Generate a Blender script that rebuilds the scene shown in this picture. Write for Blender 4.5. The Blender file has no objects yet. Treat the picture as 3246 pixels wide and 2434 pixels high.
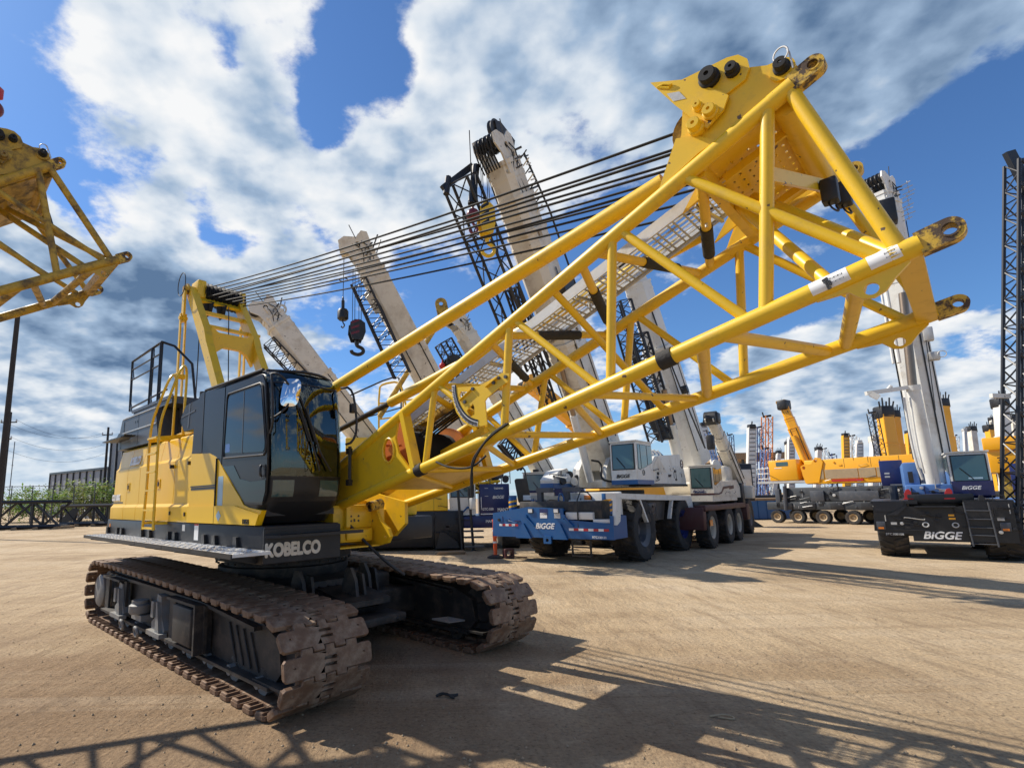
import bpy, bmesh, math, random
from mathutils import Vector, Matrix, geometry
random.seed(7)
R = math.radians
sc = bpy.context.scene
C = sc.collection

# ------------------------------------------------------------------ camera
CAM = Vector((0, 0, 1.7295)); PITCH = .1593; ROLL = -.0198
FW = Vector((0, math.cos(PITCH), math.sin(PITCH)))
_u = Vector((1, 0, 0)).cross(FW)
RT = Vector((1, 0, 0)) * math.cos(ROLL) + _u * math.sin(ROLL)
UP = -Vector((1, 0, 0)) * math.sin(ROLL) + _u * math.cos(ROLL)
cd = bpy.data.cameras.new('camera')
cam = bpy.data.objects.new('camera', cd); C.objects.link(cam)
cam.matrix_world = Matrix(((RT.x, UP.x, -FW.x, CAM.x), (RT.y, UP.y, -FW.y, CAM.y), (RT.z, UP.z, -FW.z, CAM.z), (0, 0, 0, 1)))
FPX, CX, CY, PW, PH = 1694.53, 1382.74, 1308.25, 3246, 2434
cd.sensor_fit = 'HORIZONTAL'; cd.sensor_width = 36; cd.lens = 36 * FPX / PW
cd.shift_x = -(CX - PW / 2) / PW; cd.shift_y = (CY - PH / 2) / PW
cd.clip_start = .1; cd.clip_end = 3000
sc.camera = cam

# the main crane's frame: u forward, v to the far side, z up
O0 = Vector((-2.132769, 7.621536, 0)); YAW = -.8067 + .0226
EU = Vector((math.cos(YAW), math.sin(YAW), 0)); EV = Vector((-math.sin(YAW), math.cos(YAW), 0))

# ------------------------------------------------------------------ sun and sky
KU, KV = .92, .30
SUNV = (-KU * EU - KV * EV + Vector((0, 0, 1))).normalized()
ELEV = math.asin(SUNV.z); AZ = math.atan2(SUNV.x, SUNV.y)
sd = bpy.data.lights.new('sun', 'SUN'); sd.energy = 5.0; sd.angle = R(.53); sd.color = (1, .93, .82)
so = bpy.data.objects.new('sun', sd); C.objects.link(so)
so.rotation_euler = (-SUNV).to_track_quat('-Z', 'Y').to_euler()
sc.view_settings.view_transform = 'Standard'; sc.view_settings.look = 'None'
sc.view_settings.gamma = 1; sc.view_settings.exposure = .24
try:
    sc.cycles.max_bounces = 8; sc.cycles.transparent_max_bounces = 12; sc.cycles.use_denoising = True
except Exception:
    pass

def pray(x, y):
    """direction of a photograph pixel (2212 px wide view) - used to find where a thing stands at a chosen distance"""
    x *= PW / 2212; y *= PW / 2212
    return FW + RT * ((x - CX) / FPX) - UP * ((y - CY) / FPX)

w = bpy.data.worlds.new('World'); sc.world = w; w.use_nodes = True
N = w.node_tree.nodes; LK = w.node_tree.links
for n in list(N): N.remove(n)
def nd(t, **kw):
    n = N.new(t)
    for k, v in kw.items(): setattr(n, k, v)
    return n
def wm(op, a, b=None, c=None, clamp=False):
    n = nd('ShaderNodeMath', operation=op, use_clamp=clamp)
    for i, q in enumerate((a, b, c)):
        if q is None: continue
        if isinstance(q, (int, float)): n.inputs[i].default_value = q
        else: LK.new(q, n.inputs[i])
    return n.outputs[0]
out = nd('ShaderNodeOutputWorld'); bg = nd('ShaderNodeBackground')
sky = nd('ShaderNodeTexSky', sky_type='NISHITA', sun_disc=False)
sky.sun_elevation = ELEV; sky.sun_rotation = AZ; sky.air_density = 1.0; sky.dust_density = .3; sky.ozone_density = 3.0
tc = nd('ShaderNodeTexCoord'); sp = nd('ShaderNodeSeparateXYZ'); LK.new(tc.outputs['Generated'], sp.inputs[0])
den = wm('ADD', wm('MAXIMUM', sp.outputs[2], 0.0), .30)
cx = wm('DIVIDE', sp.outputs[0], den); cy_ = wm('DIVIDE', sp.outputs[1], den)
cv = nd('ShaderNodeCombineXYZ'); LK.new(cx, cv.inputs[0]); LK.new(cy_, cv.inputs[1]); LK.new(wm('MULTIPLY', sp.outputs[2], .6), cv.inputs[2])
def noise(scale, detail, rough, dist=0., vec=None, loc=(0, 0, 0)):
    n = nd('ShaderNodeTexNoise'); n.inputs['Scale'].default_value = scale; n.inputs['Detail'].default_value = detail
    n.inputs['Roughness'].default_value = rough; n.inputs['Distortion'].default_value = dist
    mp = nd('ShaderNodeMapping'); mp.inputs['Location'].default_value = loc
    LK.new(vec or cv.outputs[0], mp.inputs[0]); LK.new(mp.outputs[0], n.inputs['Vector'])
    return n.outputs['Fac']
SUNP = (SUNV.x * .07, SUNV.y * .07, 0)
nA = noise(1.5, 4, .5, loc=(3.1, 1.7, 0)); nB = noise(4.2, 13, .62, loc=(9, 2, 0)); nL = noise(4.2, 4, .5, loc=(9, 2, 0)); nS = noise(4.2, 4, .5, loc=(9 + SUNP[0], 2 + SUNP[1], 0)); nF = noise(17, 7, .55, loc=(4, 4, 0))
def blob(px, py, r_in, r_out, amt):
    d = pray(px, py).normalized()
    v = nd('ShaderNodeVectorMath', operation='DOT_PRODUCT'); LK.new(wv, v.inputs[0]); v.inputs[1].default_value = d
    m = nd('ShaderNodeMapRange', interpolation_type='SMOOTHSTEP'); LK.new(v.outputs['Value'], m.inputs[0])
    m.inputs[1].default_value = math.cos(R(r_out)); m.inputs[2].default_value = math.cos(R(r_in)); m.inputs[3].default_value = 0; m.inputs[4].default_value = amt
    return m.outputs[0]
# the direction, wobbled a little so that the cloud banks get ragged outlines
nw = nd('ShaderNodeTexNoise'); nw.inputs['Scale'].default_value = 5; nw.inputs['Detail'].default_value = 6; LK.new(cv.outputs[0], nw.inputs['Vector'])
w1 = nd('ShaderNodeVectorMath', operation='SUBTRACT'); LK.new(nw.outputs['Color'], w1.inputs[0]); w1.inputs[1].default_value = (.5, .5, .5)
w2 = nd('ShaderNodeVectorMath', operation='SCALE'); LK.new(w1.outputs[0], w2.inputs[0]); w2.inputs[3].default_value = .14
w3 = nd('ShaderNodeVectorMath', operation='ADD'); LK.new(tc.outputs['Generated'], w3.inputs[0]); LK.new(w2.outputs[0], w3.inputs[1])
w4 = nd('ShaderNodeVectorMath', operation='NORMALIZE'); LK.new(w3.outputs[0], w4.inputs[0]); wv = w4.outputs[0]
def total(bs):
    t = None
    for b in bs: q = blob(*b); t = q if t is None else wm('ADD', t, q)
    return t
bias = total([(120, 230, 2, 8, .16), (330, 260, 3, 9, .17), (470, 330, 2, 8, .15), (600, 330, 2, 8, .14), (290, 30, 2, 8, .18), (560, 110, 2, 7, .15), (650, 60, 2, 7, .10), (900, 230, 4, 10, .17), (720, 470, 3, 8, .16), (820, 400, 3, 8, .12),
              (1250, 150, 7, 16, .20), (1650, 60, 8, 17, .19), (1900, 230, 6, 14, .16), (1050, 60, 4, 10, .16), (50, 560, 2, 7, .16), (300, 470, 1, 5, .14), (520, 425, 1, 4, .12), (400, 580, 2, 7, .10), (620, 640, 3, 8, .12), (560, 560, 2, 7, .1),
              (60, 110, 2, 8, -.20), (440, 480, 1, 5, -.14), (800, 140, 1, 5, -.17), (690, 250, 1, 3, -.12), (660, 170, 1, 3, -.08), (2080, 440, 3, 10, -.24), (2190, 330, 3, 8, -.14), (1900, 420, 2, 7, -.10), (1680, 600, 2, 7, -.14), (210, 420, 1, 6, -.20), (120, 480, 1, 5, -.14), (420, 160, 1, 6, -.16),
              (860, 330, 3, 9, .12), (1050, 480, 3, 9, .10), (960, 600, 2, 8, -.04), (1390, 60, 1, 4, -.12), (2150, 650, 3, 9, -.12), (1560, 720, 2, 6, -.14), (880, 640, 2, 6, -.10),
              (130, 960, 3, 8, .20), (40, 1020, 3, 8, .14), (1730, 850, 2, 7, .22), (2080, 850, 3, 9, .20), (1560, 820, 2, 6, .14), (1900, 960, 5, 14, .16), (220, 750, 5, 15, .30), (420, 700, 3, 9, .2)])
dens = wm('ADD', wm('ADD', wm('MULTIPLY', wm('SUBTRACT', nA, .5), .55), wm('MULTIPLY', wm('SUBTRACT', nB, .5), 1.05)), wm('ADD', wm('MULTIPLY', wm('SUBTRACT', nF, .5), .12), wm('ADD', bias, .035)))
mr = nd('ShaderNodeMapRange', interpolation_type='SMOOTHSTEP'); LK.new(dens, mr.inputs[0]); mr.inputs[1].default_value = .03; mr.inputs[2].default_value = .20
cover = mr.outputs[0]
# cloud colour: sunlit tops, blue-grey undersides where a bank is thick or faces away from the sun
dark = total([(200, 760, 3, 17, .24), (400, 700, 3, 11, .16), (1780, 230, 4, 18, .24), (1450, 90, 3, 14, .16), (2050, 170, 3, 16, .30), (1500, 760, 3, 10, .25), (1800, 800, 3, 9, .22), (680, 700, 4, 10, .22), (1100, 560, 3, 9, .12), (130, 930, 2, 9, -.3), (1730, 840, 1, 6, -.2)])
lit = wm('MULTIPLY', wm('SUBTRACT', nS, nL), 2.6)
thick = nd('ShaderNodeMapRange'); LK.new(dens, thick.inputs[0]); thick.inputs[1].default_value = .10; thick.inputs[2].default_value = .55; thick.inputs[3].default_value = 0; thick.inputs[4].default_value = .50
shade = wm('ADD', wm('ADD', wm('ADD', thick.outputs[0], lit), wm('ADD', wm('MULTIPLY', wm('SUBTRACT', nF, .5), .35), wm('MULTIPLY', wm('SUBTRACT', nB, .5), -.5))), wm('ADD', dark, .07), clamp=True)
cr = nd('ShaderNodeValToRGB'); LK.new(shade, cr.inputs[0]); ce_ = cr.color_ramp.elements
while len(ce_) < 4: ce_.new(.5)
for e_, (p_, c_) in zip(ce_, ((0, (.96, .97, .98)), (.28, (.74, .81, .89)), (.6, (.36, .49, .67)), (1, (.115, .20, .345)))): e_.position = p_; e_.color = c_ + (1,)
skym = nd('ShaderNodeMix', data_type='RGBA', blend_type='MULTIPLY'); skym.inputs[0].default_value = 1
LK.new(sky.outputs[0], skym.inputs[6]); skym.inputs[7].default_value = (.74, 1.06, 1.40, 1)
SKYS = .085
csc = nd('ShaderNodeVectorMath', operation='SCALE'); LK.new(cr.outputs[0], csc.inputs[0]); csc.inputs[3].default_value = .82 / SKYS
mx = nd('ShaderNodeMix', data_type='RGBA'); LK.new(cover, mx.inputs[0]); LK.new(skym.outputs[2], mx.inputs[6]); LK.new(csc.outputs[0], mx.inputs[7])
hzn = nd('ShaderNodeMapRange', interpolation_type='SMOOTHSTEP'); LK.new(sp.outputs[2], hzn.inputs[0]); hzn.inputs[1].default_value = .16; hzn.inputs[2].default_value = -.02; hzn.inputs[3].default_value = 0; hzn.inputs[4].default_value = .75
mh = nd('ShaderNodeMix', data_type='RGBA'); LK.new(hzn.outputs[0], mh.inputs[0]); LK.new(mx.outputs[2], mh.inputs[6]); mh.inputs[7].default_value = tuple(q * .80 / SKYS for q in (.60, .74, .88)) + (1,)
LK.new(mh.outputs[2], bg.inputs[0]); bg.inputs[1].default_value = SKYS; LK.new(bg.outputs[0], out.inputs[0])

# ------------------------------------------------------------------ materials
def mat(name, col, rough=.5, metal=0., var=.12, vscale=3., dirt=None, dirt_amt=0., dscale=5., bump=0., bscale=40., spec=.5, coat=0., dirt_lo=.5, dirt_hi=.7, chips=None, chip_lo=.67, chip_scale=16):
    m = bpy.data.materials.new(name); m.use_nodes = True
    nt = m.node_tree; P = nt.nodes['Principled BSDF']; L = nt.links
    P.inputs['Roughness'].default_value = rough; P.inputs['Metallic'].default_value = metal
    P.inputs['Specular IOR Level'].default_value = spec; P.inputs['Coat Weight'].default_value = coat; P.inputs['Coat Roughness'].default_value = .12
    tcn = nt.nodes.new('ShaderNodeTexCoord')
    def ns(s, d=6, r=.6):
        n = nt.nodes.new('ShaderNodeTexNoise'); n.inputs['Scale'].default_value = s; n.inputs['Detail'].default_value = d; n.inputs['Roughness'].default_value = r
        L.new(tcn.outputs['Object'], n.inputs['Vector']); return n.outputs['Fac']
    mixn = nt.nodes.new('ShaderNodeMix'); mixn.data_type = 'RGBA'
    a = ns(vscale); L.new(a, mixn.inputs[0])
    mixn.inputs[6].default_value = tuple(max(0, c * (1 - var)) for c in col) + (1,); mixn.inputs[7].default_value = tuple(min(1, c * (1 + var)) for c in col) + (1,)
    o = mixn.outputs[2]
    if dirt:
        dn = ns(dscale, 9, .7); mr_ = nt.nodes.new('ShaderNodeMapRange'); L.new(dn, mr_.inputs[0])
        mr_.inputs[1].default_value = dirt_lo; mr_.inputs[2].default_value = dirt_hi; mr_.inputs[4].default_value = dirt_amt
        m2 = nt.nodes.new('ShaderNodeMix'); m2.data_type = 'RGBA'; L.new(mr_.outputs[0], m2.inputs[0]); L.new(o, m2.inputs[6]); m2.inputs[7].default_value = tuple(dirt) + (1,)
        o = m2.outputs[2]
        rr = nt.nodes.new('ShaderNodeMapRange'); L.new(mr_.outputs[0], rr.inputs[0]); rr.inputs[3].default_value = rough; rr.inputs[4].default_value = min(1, rough + .3)
        L.new(rr.outputs[0], P.inputs['Roughness'])
    if chips:                                            # chipped paint: small dark patches with a sharp edge
        cn = ns(chip_scale, 3, .55); c2 = nt.nodes.new('ShaderNodeMapRange'); L.new(cn, c2.inputs[0]); c2.inputs[1].default_value = chip_lo; c2.inputs[2].default_value = chip_lo + .012
        m3 = nt.nodes.new('ShaderNodeMix'); m3.data_type = 'RGBA'; L.new(c2.outputs[0], m3.inputs[0]); L.new(o, m3.inputs[6]); m3.inputs[7].default_value = tuple(chips) + (1,); o = m3.outputs[2]
    L.new(o, P.inputs['Base Color'])
    if bump:
        b = nt.nodes.new('ShaderNodeBump'); b.inputs['Strength'].default_value = bump; b.inputs['Distance'].default_value = .01
        L.new(ns(bscale, 8, .65), b.inputs['Height']); L.new(b.outputs[0], P.inputs['Normal'])
    return m
M = {}
M['yellow'] = mat('yellow_paint', (.80, .50, .016), .38, var=.09, vscale=2.5, dirt=(.40, .25, .06), dirt_amt=.5, dscale=6, dirt_lo=.52, dirt_hi=.74, bump=.05, bscale=25, coat=.05, chips=(.13, .08, .04), chip_lo=.705, chip_scale=13)
M['yellow_panel'] = mat('yellow_panel_paint', (.80, .475, .008), .36, var=.05, vscale=.9, dirt=(.50, .30, .05), dirt_amt=.3, dscale=3, dirt_lo=.55, dirt_hi=.8, spec=.35, coat=.06)
M['yellow_worn'] = mat('worn_yellow_paint', (.62, .39, .04), .5, var=.15, vscale=6, dirt=(.085, .055, .035), dirt_amt=1, dscale=11, dirt_lo=.47, dirt_hi=.55, bump=.25, bscale=30)
M['yellow_old'] = mat('weathered_yellow_paint', (.50, .31, .03), .5, var=.2, vscale=4, dirt=(.10, .07, .04), dirt_amt=.9, dscale=6, dirt_lo=.45, dirt_hi=.62, bump=.2, bscale=30)
M['orange'] = mat('orange_paint', (.62, .2, .04), .45, var=.15, vscale=4, dirt=(.25, .09, .04), dirt_amt=.5)
M['amber'] = mat('amber_paint', (.86, .40, .012), .35, var=.06, vscale=1, coat=.2)
M['dark'] = mat('charcoal_paint', (.017, .018, .022), .42, var=.15, vscale=2, dirt=(.08, .075, .07), dirt_amt=.4, dscale=4, dirt_lo=.5, dirt_hi=.8, spec=.35)
M['dark_cab'] = mat('dark_grey_cab_paint', (.015, .016, .018), .36, var=.1, vscale=1.5, spec=.35)
M['grey_panel'] = mat('grey_panel_paint', (.06, .065, .075), .45, var=.1, vscale=2, dirt=(.2, .18, .16), dirt_amt=.3)
M['black'] = mat('black_paint', (.014, .014, .015), .45, var=.3, vscale=5, dirt=(.09, .075, .06), dirt_amt=.4, dscale=8)
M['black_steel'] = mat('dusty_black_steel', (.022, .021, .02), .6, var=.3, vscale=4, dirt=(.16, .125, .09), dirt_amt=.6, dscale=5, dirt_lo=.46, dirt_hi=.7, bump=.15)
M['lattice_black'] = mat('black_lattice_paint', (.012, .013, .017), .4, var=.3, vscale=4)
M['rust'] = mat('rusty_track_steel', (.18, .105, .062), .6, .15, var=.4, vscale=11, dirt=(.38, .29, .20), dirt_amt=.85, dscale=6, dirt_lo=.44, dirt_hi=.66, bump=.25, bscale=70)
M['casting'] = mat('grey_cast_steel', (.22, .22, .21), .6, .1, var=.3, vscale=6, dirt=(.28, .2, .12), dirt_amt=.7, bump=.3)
M['galv'] = mat('galvanised_steel', (.55, .54, .51), .5, .5, var=.15, vscale=4, dirt=(.3, .26, .2), dirt_amt=.5, bump=.1)
M['alu'] = mat('aluminium_tread', (.62, .62, .62), .4, .6, var=.15, vscale=8, bump=.5, bscale=70)
M['white'] = mat('white_paint', (.72, .70, .64), .42, var=.06, vscale=1, dirt=(.42, .36, .27), dirt_amt=.5, dscale=2.5, coat=.1, chips=(.25, .2, .15), chip_lo=.70, chip_scale=9)
M['cream'] = mat('cream_boom_paint', (.72, .66, .55), .45, var=.08, vscale=.8, dirt=(.36, .28, .19), dirt_amt=.6, dscale=2.4, dirt_lo=.48, dirt_hi=.72, chips=(.2, .16, .12), chip_lo=.69, chip_scale=7)
M['blue'] = mat('blue_paint', (.006, .085, .255), .38, var=.15, vscale=2, dirt=(.06, .10, .2), dirt_amt=.4, dscale=4, coat=.08)
M['navy'] = mat('navy_paint', (.012, .022, .11), .35, var=.2, vscale=2, coat=.2)
M['violet_blue'] = mat('lattice_blue_paint', (.07, .16, .38), .5, var=.2, vscale=2)
M['maroon'] = mat('maroon_paint', (.065, .014, .014), .5, var=.25, vscale=3, dirt=(.09, .07, .055), dirt_amt=.5)
M['red'] = mat('red_paint', (.45, .02, .02), .45, var=.1)
M['redorange'] = mat('safety_orange_plastic', (.85, .12, .03), .5, var=.08)
M['whitesticker'] = mat('white_vinyl', (.78, .77, .74), .4, var=.06, vscale=30)
M['greysticker'] = mat('faded_label', (.5, .5, .48), .4, var=.35, vscale=60)
M['bluesticker'] = mat('pale_blue_vinyl', (.35, .5, .6), .4, var=.2, vscale=20)
M['blacktext'] = mat('black_vinyl', (.015, .015, .015), .4)
M['rubber'] = mat('dusty_rubber', (.022, .021, .02), .8, var=.3, vscale=7, dirt=(.13, .1, .075), dirt_amt=.6, dscale=3, bump=.3, bscale=30)
M['rope'] = mat('greased_wire_rope', (.012, .011, .010), .75, 0., var=.4, vscale=60)
M['tape'] = mat('black_wrap', (.028, .025, .022), .8, var=.6, vscale=30, bump=.6, bscale=50)
M['chrome'] = mat('mirror_glass', (.9, .9, .9), .03, 1., var=0)
M['chrome_rod'] = mat('oiled_steel_rod', (.30, .22, .15), .35, .8, var=.2)
M['glass'] = mat('dark_tinted_glass', (.008, .010, .012), .05, var=.1, spec=.45)
M['glass_green'] = mat('green_tinted_glass', (.04, .085, .085), .05, var=.2, vscale=1, spec=.8, coat=.5)
M['tan'] = mat('tan_hose_guard', (.42, .31, .18), .6, var=.2)
M['wood'] = mat('weathered_timber', (.3, .2, .11), .8, var=.3, vscale=9, bump=.4)
M['amberlens'] = mat('amber_lens', (.7, .2, .02), .2)
M['lens'] = mat('clear_lens', (.7, .7, .68), .15)
M['greywall'] = mat('grey_metal_cladding', (.27, .28, .30), .6, var=.08, vscale=.6)
M['tan_roof'] = mat('tan_roof_fascia', (.36, .24, .14), .7, var=.15)
M['creosote'] = mat('creosoted_pole', (.03, .025, .022), .8, var=.3, vscale=5, bump=.4)
M['hub_cream'] = mat('dusty_cream_hub', (.42, .38, .30), .5, var=.2, vscale=5, dirt=(.2, .16, .11), dirt_amt=.6)
M['at_grey'] = mat('dark_carrier_grey', (.035, .04, .045), .5, var=.3, vscale=2, dirt=(.1, .09, .08), dirt_amt=.5)
M['interior'] = mat('dark_plastic', (.03, .03, .03), .7)
M['seat'] = mat('grey_seat_fabric', (.09, .095, .1), .9)
M['black_clean'] = mat('gloss_black_paint', (.010, .010, .011), .4, var=.2, dirt=(.05, .045, .04), dirt_amt=.3)
M['hookred'] = mat('dark_red_paint', (.14, .012, .018), .4, var=.2, dirt=(.05, .03, .03), dirt_amt=.5)
M['trackpad'] = M['rust']
# see-through tinted windscreen
gm = bpy.data.materials.new('windscreen_glass'); gm.use_nodes = True; M['windscreen'] = gm
nt = gm.node_tree; nt.nodes.remove(nt.nodes['Principled BSDF']); om = nt.nodes['Material Output']
tr = nt.nodes.new('ShaderNodeBsdfTransparent'); tr.inputs[0].default_value = (.62, .80, .70, 1)
gl = nt.nodes.new('ShaderNodeBsdfGlossy'); gl.inputs['Roughness'].default_value = .03; gl.inputs[0].default_value = (.85, .95, .92, 1)
fr = nt.nodes.new('ShaderNodeFresnel'); fr.inputs[0].default_value = 1.9
ms = nt.nodes.new('ShaderNodeMixShader'); nt.links.new(fr.outputs[0], ms.inputs[0]); nt.links.new(tr.outputs[0], ms.inputs[1]); nt.links.new(gl.outputs[0], ms.inputs[2]); nt.links.new(ms.outputs[0], om.inputs[0])

# ------------------------------------------------------------------ mesh helpers
def frame_of(d):
    d = Vector(d).normalized(); a = Vector((0, 0, 1)) if abs(d.z) < .95 else Vector((1, 0, 0))
    x = a.cross(d).normalized(); return x, d.cross(x).normalized(), d
class MB:
    def __init__(s): s.v = []; s.f = []
    def add(s, vs, fs):
        b = len(s.v); s.v += [Vector(q) for q in vs]; s.f += [tuple(b + i for i in f) for f in fs]; return s
    def box(s, x0, x1, y0, y1, z0, z1):
        return s.add([(x, y, z) for z in (z0, z1) for y in (y0, y1) for x in (x0, x1)],
                     [(0, 2, 3, 1), (4, 5, 7, 6), (0, 1, 5, 4), (2, 6, 7, 3), (0, 4, 6, 2), (1, 3, 7, 5)])
    def bbox(s, x0, x1, y0, y1, z0, z1, b=.02):
        """box with chamfered edges"""
        bm = bmesh.new(); bmesh.ops.create_cube(bm, size=1)
        for q in bm.verts: q.co = Vector(((x0 + x1) / 2 + q.co.x * (x1 - x0), (y0 + y1) / 2 + q.co.y * (y1 - y0), (z0 + z1) / 2 + q.co.z * (z1 - z0)))
        bmesh.ops.bevel(bm, geom=bm.edges[:], offset=b, segments=2, affect='EDGES', profile=.5)
        return s.from_bm(bm)
    def from_bm(s, bm):
        bm.verts.index_update(); s.add([q.co.copy() for q in bm.verts], [[q.index for q in f.verts] for f in bm.faces]); bm.free(); return s
    def beam(s, p, q, wd, ht, up=(0, 0, 1)):
        p, q = Vector(p), Vector(q); d = (q - p).normalized(); x = Vector(up).cross(d)
        if x.length < 1e-4: x = Vector((1, 0, 0)).cross(d)
        x.normalize(); y = d.cross(x)
        vs = [c + x * (wd / 2 * i) + y * (ht / 2 * j) for c in (p, q) for i, j in ((-1, -1), (1, -1), (1, 1), (-1, 1))]
        return s.add(vs, [(3, 2, 1, 0), (4, 5, 6, 7)] + [(i, (i + 1) % 4, 4 + (i + 1) % 4, 4 + i) for i in range(4)])
    def taper(s, p, q, w0, h0, w1, h1, up=(0, 0, 1)):
        p, q = Vector(p), Vector(q); d = (q - p).normalized(); x = Vector(up).cross(d).normalized(); y = d.cross(x)
        vs = [c + x * (a / 2 * i) + y * (b / 2 * j) for c, a, b in ((p, w0, h0), (q, w1, h1)) for i, j in ((-1, -1), (1, -1), (1, 1), (-1, 1))]
        return s.add(vs, [(3, 2, 1, 0), (4, 5, 6, 7)] + [(i, (i + 1) % 4, 4 + (i + 1) % 4, 4 + i) for i in range(4)])
    def tube(s, p, q, r, n=12, r2=None):
        p, q = Vector(p), Vector(q); x, y, d = frame_of(q - p); r2 = r if r2 is None else r2
        vs = [c + (x * math.cos(2 * math.pi * i / n) + y * math.sin(2 * math.pi * i / n)) * rr for c, rr in ((p, r), (q, r2)) for i in range(n)]
        return s.add(vs, [tuple(range(n - 1, -1, -1)), tuple(range(n, 2 * n))] + [(i, (i + 1) % n, n + (i + 1) % n, n + i) for i in range(n)])
    def path(s, pts, r, n=8, smooth=0):
        pts = [Vector(q) for q in pts]
        for _ in range(smooth):
            o = [pts[0]]
            for a, b in zip(pts, pts[1:]): o += [a * .75 + b * .25, a * .25 + b * .75]
            pts = o + [pts[-1]]
        k = len(pts); vs = []; x = None
        for i, q in enumerate(pts):
            d = (pts[min(i + 1, k - 1)] - pts[max(i - 1, 0)]).normalized()
            if x is None: x, y, _ = frame_of(d)
            else:
                x = (x - d * x.dot(d)).normalized()
            y = d.cross(x)
            vs += [q + (x * math.cos(2 * math.pi * j / n) + y * math.sin(2 * math.pi * j / n)) * r for j in range(n)]
        fs = [tuple(range(n - 1, -1, -1)), tuple(range((k - 1) * n, k * n))]
        for i in range(k - 1): fs += [(i * n + j, i * n + (j + 1) % n, (i + 1) * n + (j + 1) % n, (i + 1) * n + j) for j in range(n)]
        return s.add(vs, fs)
    def prism(s, out2, org, ax, ay, th, holes=()):
        """flat plate: outline (and holes) in the plane org+ax*a+ay*b, thickness vector th"""
        org, ax, ay, th = Vector(org), Vector(ax), Vector(ay), Vector(th)
        loops = [out2] + list(holes); flat = [q for l in loops for q in l]
        tri = geometry.tessellate_polygon([[Vector((q[0], q[1], 0)) for q in l] for l in loops]); n = len(flat)
        area = sum(a[0] * b[1] - b[0] * a[1] for a, b in zip(out2, out2[1:] + out2[:1]))
        flip = (area > 0) == (ax.cross(ay).dot(th) < 0)
        vs = [org + ax * q[0] + ay * q[1] for q in flat]; vs += [q + th for q in vs]
        fs = []
        for t in tri:
            a, b, c = t
            A = (flat[b][0] - flat[a][0]) * (flat[c][1] - flat[a][1]) - (flat[c][0] - flat[a][0]) * (flat[b][1] - flat[a][1])
            if A < 0: a, b, c = c, b, a
            up = ax.cross(ay).dot(th) > 0
            fs.append((n + a, n + b, n + c) if up else (n + c, n + b, n + a)); fs.append((c, b, a) if up else (a, b, c))
        b0 = 0
        for li, l in enumerate(loops):
            m = len(l)
            for i in range(m): fs.append((b0 + i, b0 + (i + 1) % m, n + b0 + (i + 1) % m, n + b0 + i))
            b0 += m
        return s.add(vs, fs)
    def lathe(s, prof, org, ax, n=20, closed=True):
        """prof: (radius, along) pairs"""
        org = Vector(org); x, y, d = frame_of(ax); k = len(prof); vs = []
        for r_, a in prof: vs += [org + d * a + (x * math.cos(2 * math.pi * j / n) + y * math.sin(2 * math.pi * j / n)) * r_ for j in range(n)]
        fs = []
        for i in range(k - 1): fs += [(i * n + j, i * n + (j + 1) % n, (i + 1) * n + (j + 1) % n, (i + 1) * n + j) for j in range(n)]
        if closed: fs += [tuple(range(n - 1, -1, -1)), tuple(range((k - 1) * n, k * n))]
        return s.add(vs, fs)
    def torus(s, org, ax, r, t, n=24, m=8):
        org = Vector(org); x, y, d = frame_of(ax); vs = []
        for i in range(n):
            a = 2 * math.pi * i / n; e = x * math.cos(a) + y * math.sin(a)
            vs += [org + e * (r + t * math.cos(2 * math.pi * j / m)) + d * (t * math.sin(2 * math.pi * j / m)) for j in range(m)]
        return s.add(vs, [(i * m + j, i * m + (j + 1) % m, ((i + 1) % n) * m + (j + 1) % m, ((i + 1) % n) * m + j) for i in range(n) for j in range(m)])
    def loft(s, rings, cap=True, skip=None):
        n = len(rings[0]); vs = [q for r_ in rings for q in r_]; fs = []
        for i in range(len(rings) - 1):
            for j in range(n):
                if skip and skip(i, j): continue
                fs.append((i * n + j, i * n + (j + 1) % n, (i + 1) * n + (j + 1) % n, (i + 1) * n + j))
        if cap: fs += [tuple(range(n - 1, -1, -1)), tuple(range((len(rings) - 1) * n, len(rings) * n))]
        return s.add(vs, fs)
    def build(s, name, m, parent=None, smooth=40, fix=False):
        me = bpy.data.meshes.new(name); me.from_pydata([tuple(q) for q in s.v], [], s.f)
        if fix:
            bm = bmesh.new(); bm.from_mesh(me); bmesh.ops.recalc_face_normals(bm, faces=bm.faces[:]); bm.to_mesh(me); bm.free()
        me.materials.append(m if not isinstance(m, str) else M[m])
        if smooth:
            me.polygons.foreach_set('use_smooth', [True] * len(me.polygons)); me.set_sharp_from_angle(angle=R(smooth))
        me.update()
        o = bpy.data.objects.new(name, me); C.objects.link(o)
        if parent: o.parent = parent
        return o
def thing(name, label, cat, loc=(0, 0, 0), yaw=0, group=None):
    o = bpy.data.objects.new(name, None); C.objects.link(o); o.location = loc; o.rotation_euler = (0, 0, yaw)
    o.empty_display_size = .3; o['label'] = label; o['category'] = cat
    if group: o['group'] = group
    return o
def tag(o, label, cat, group=None):
    o['label'] = label; o['category'] = cat
    if group: o['group'] = group
    return o
def struct(o, kind='structure'):
    o['kind'] = kind; return o
def copy_tree(o, parent=None):
    c = o.copy(); C.objects.link(c); c.parent = parent
    for ch in o.children: copy_tree(ch, c)
    return c
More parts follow.
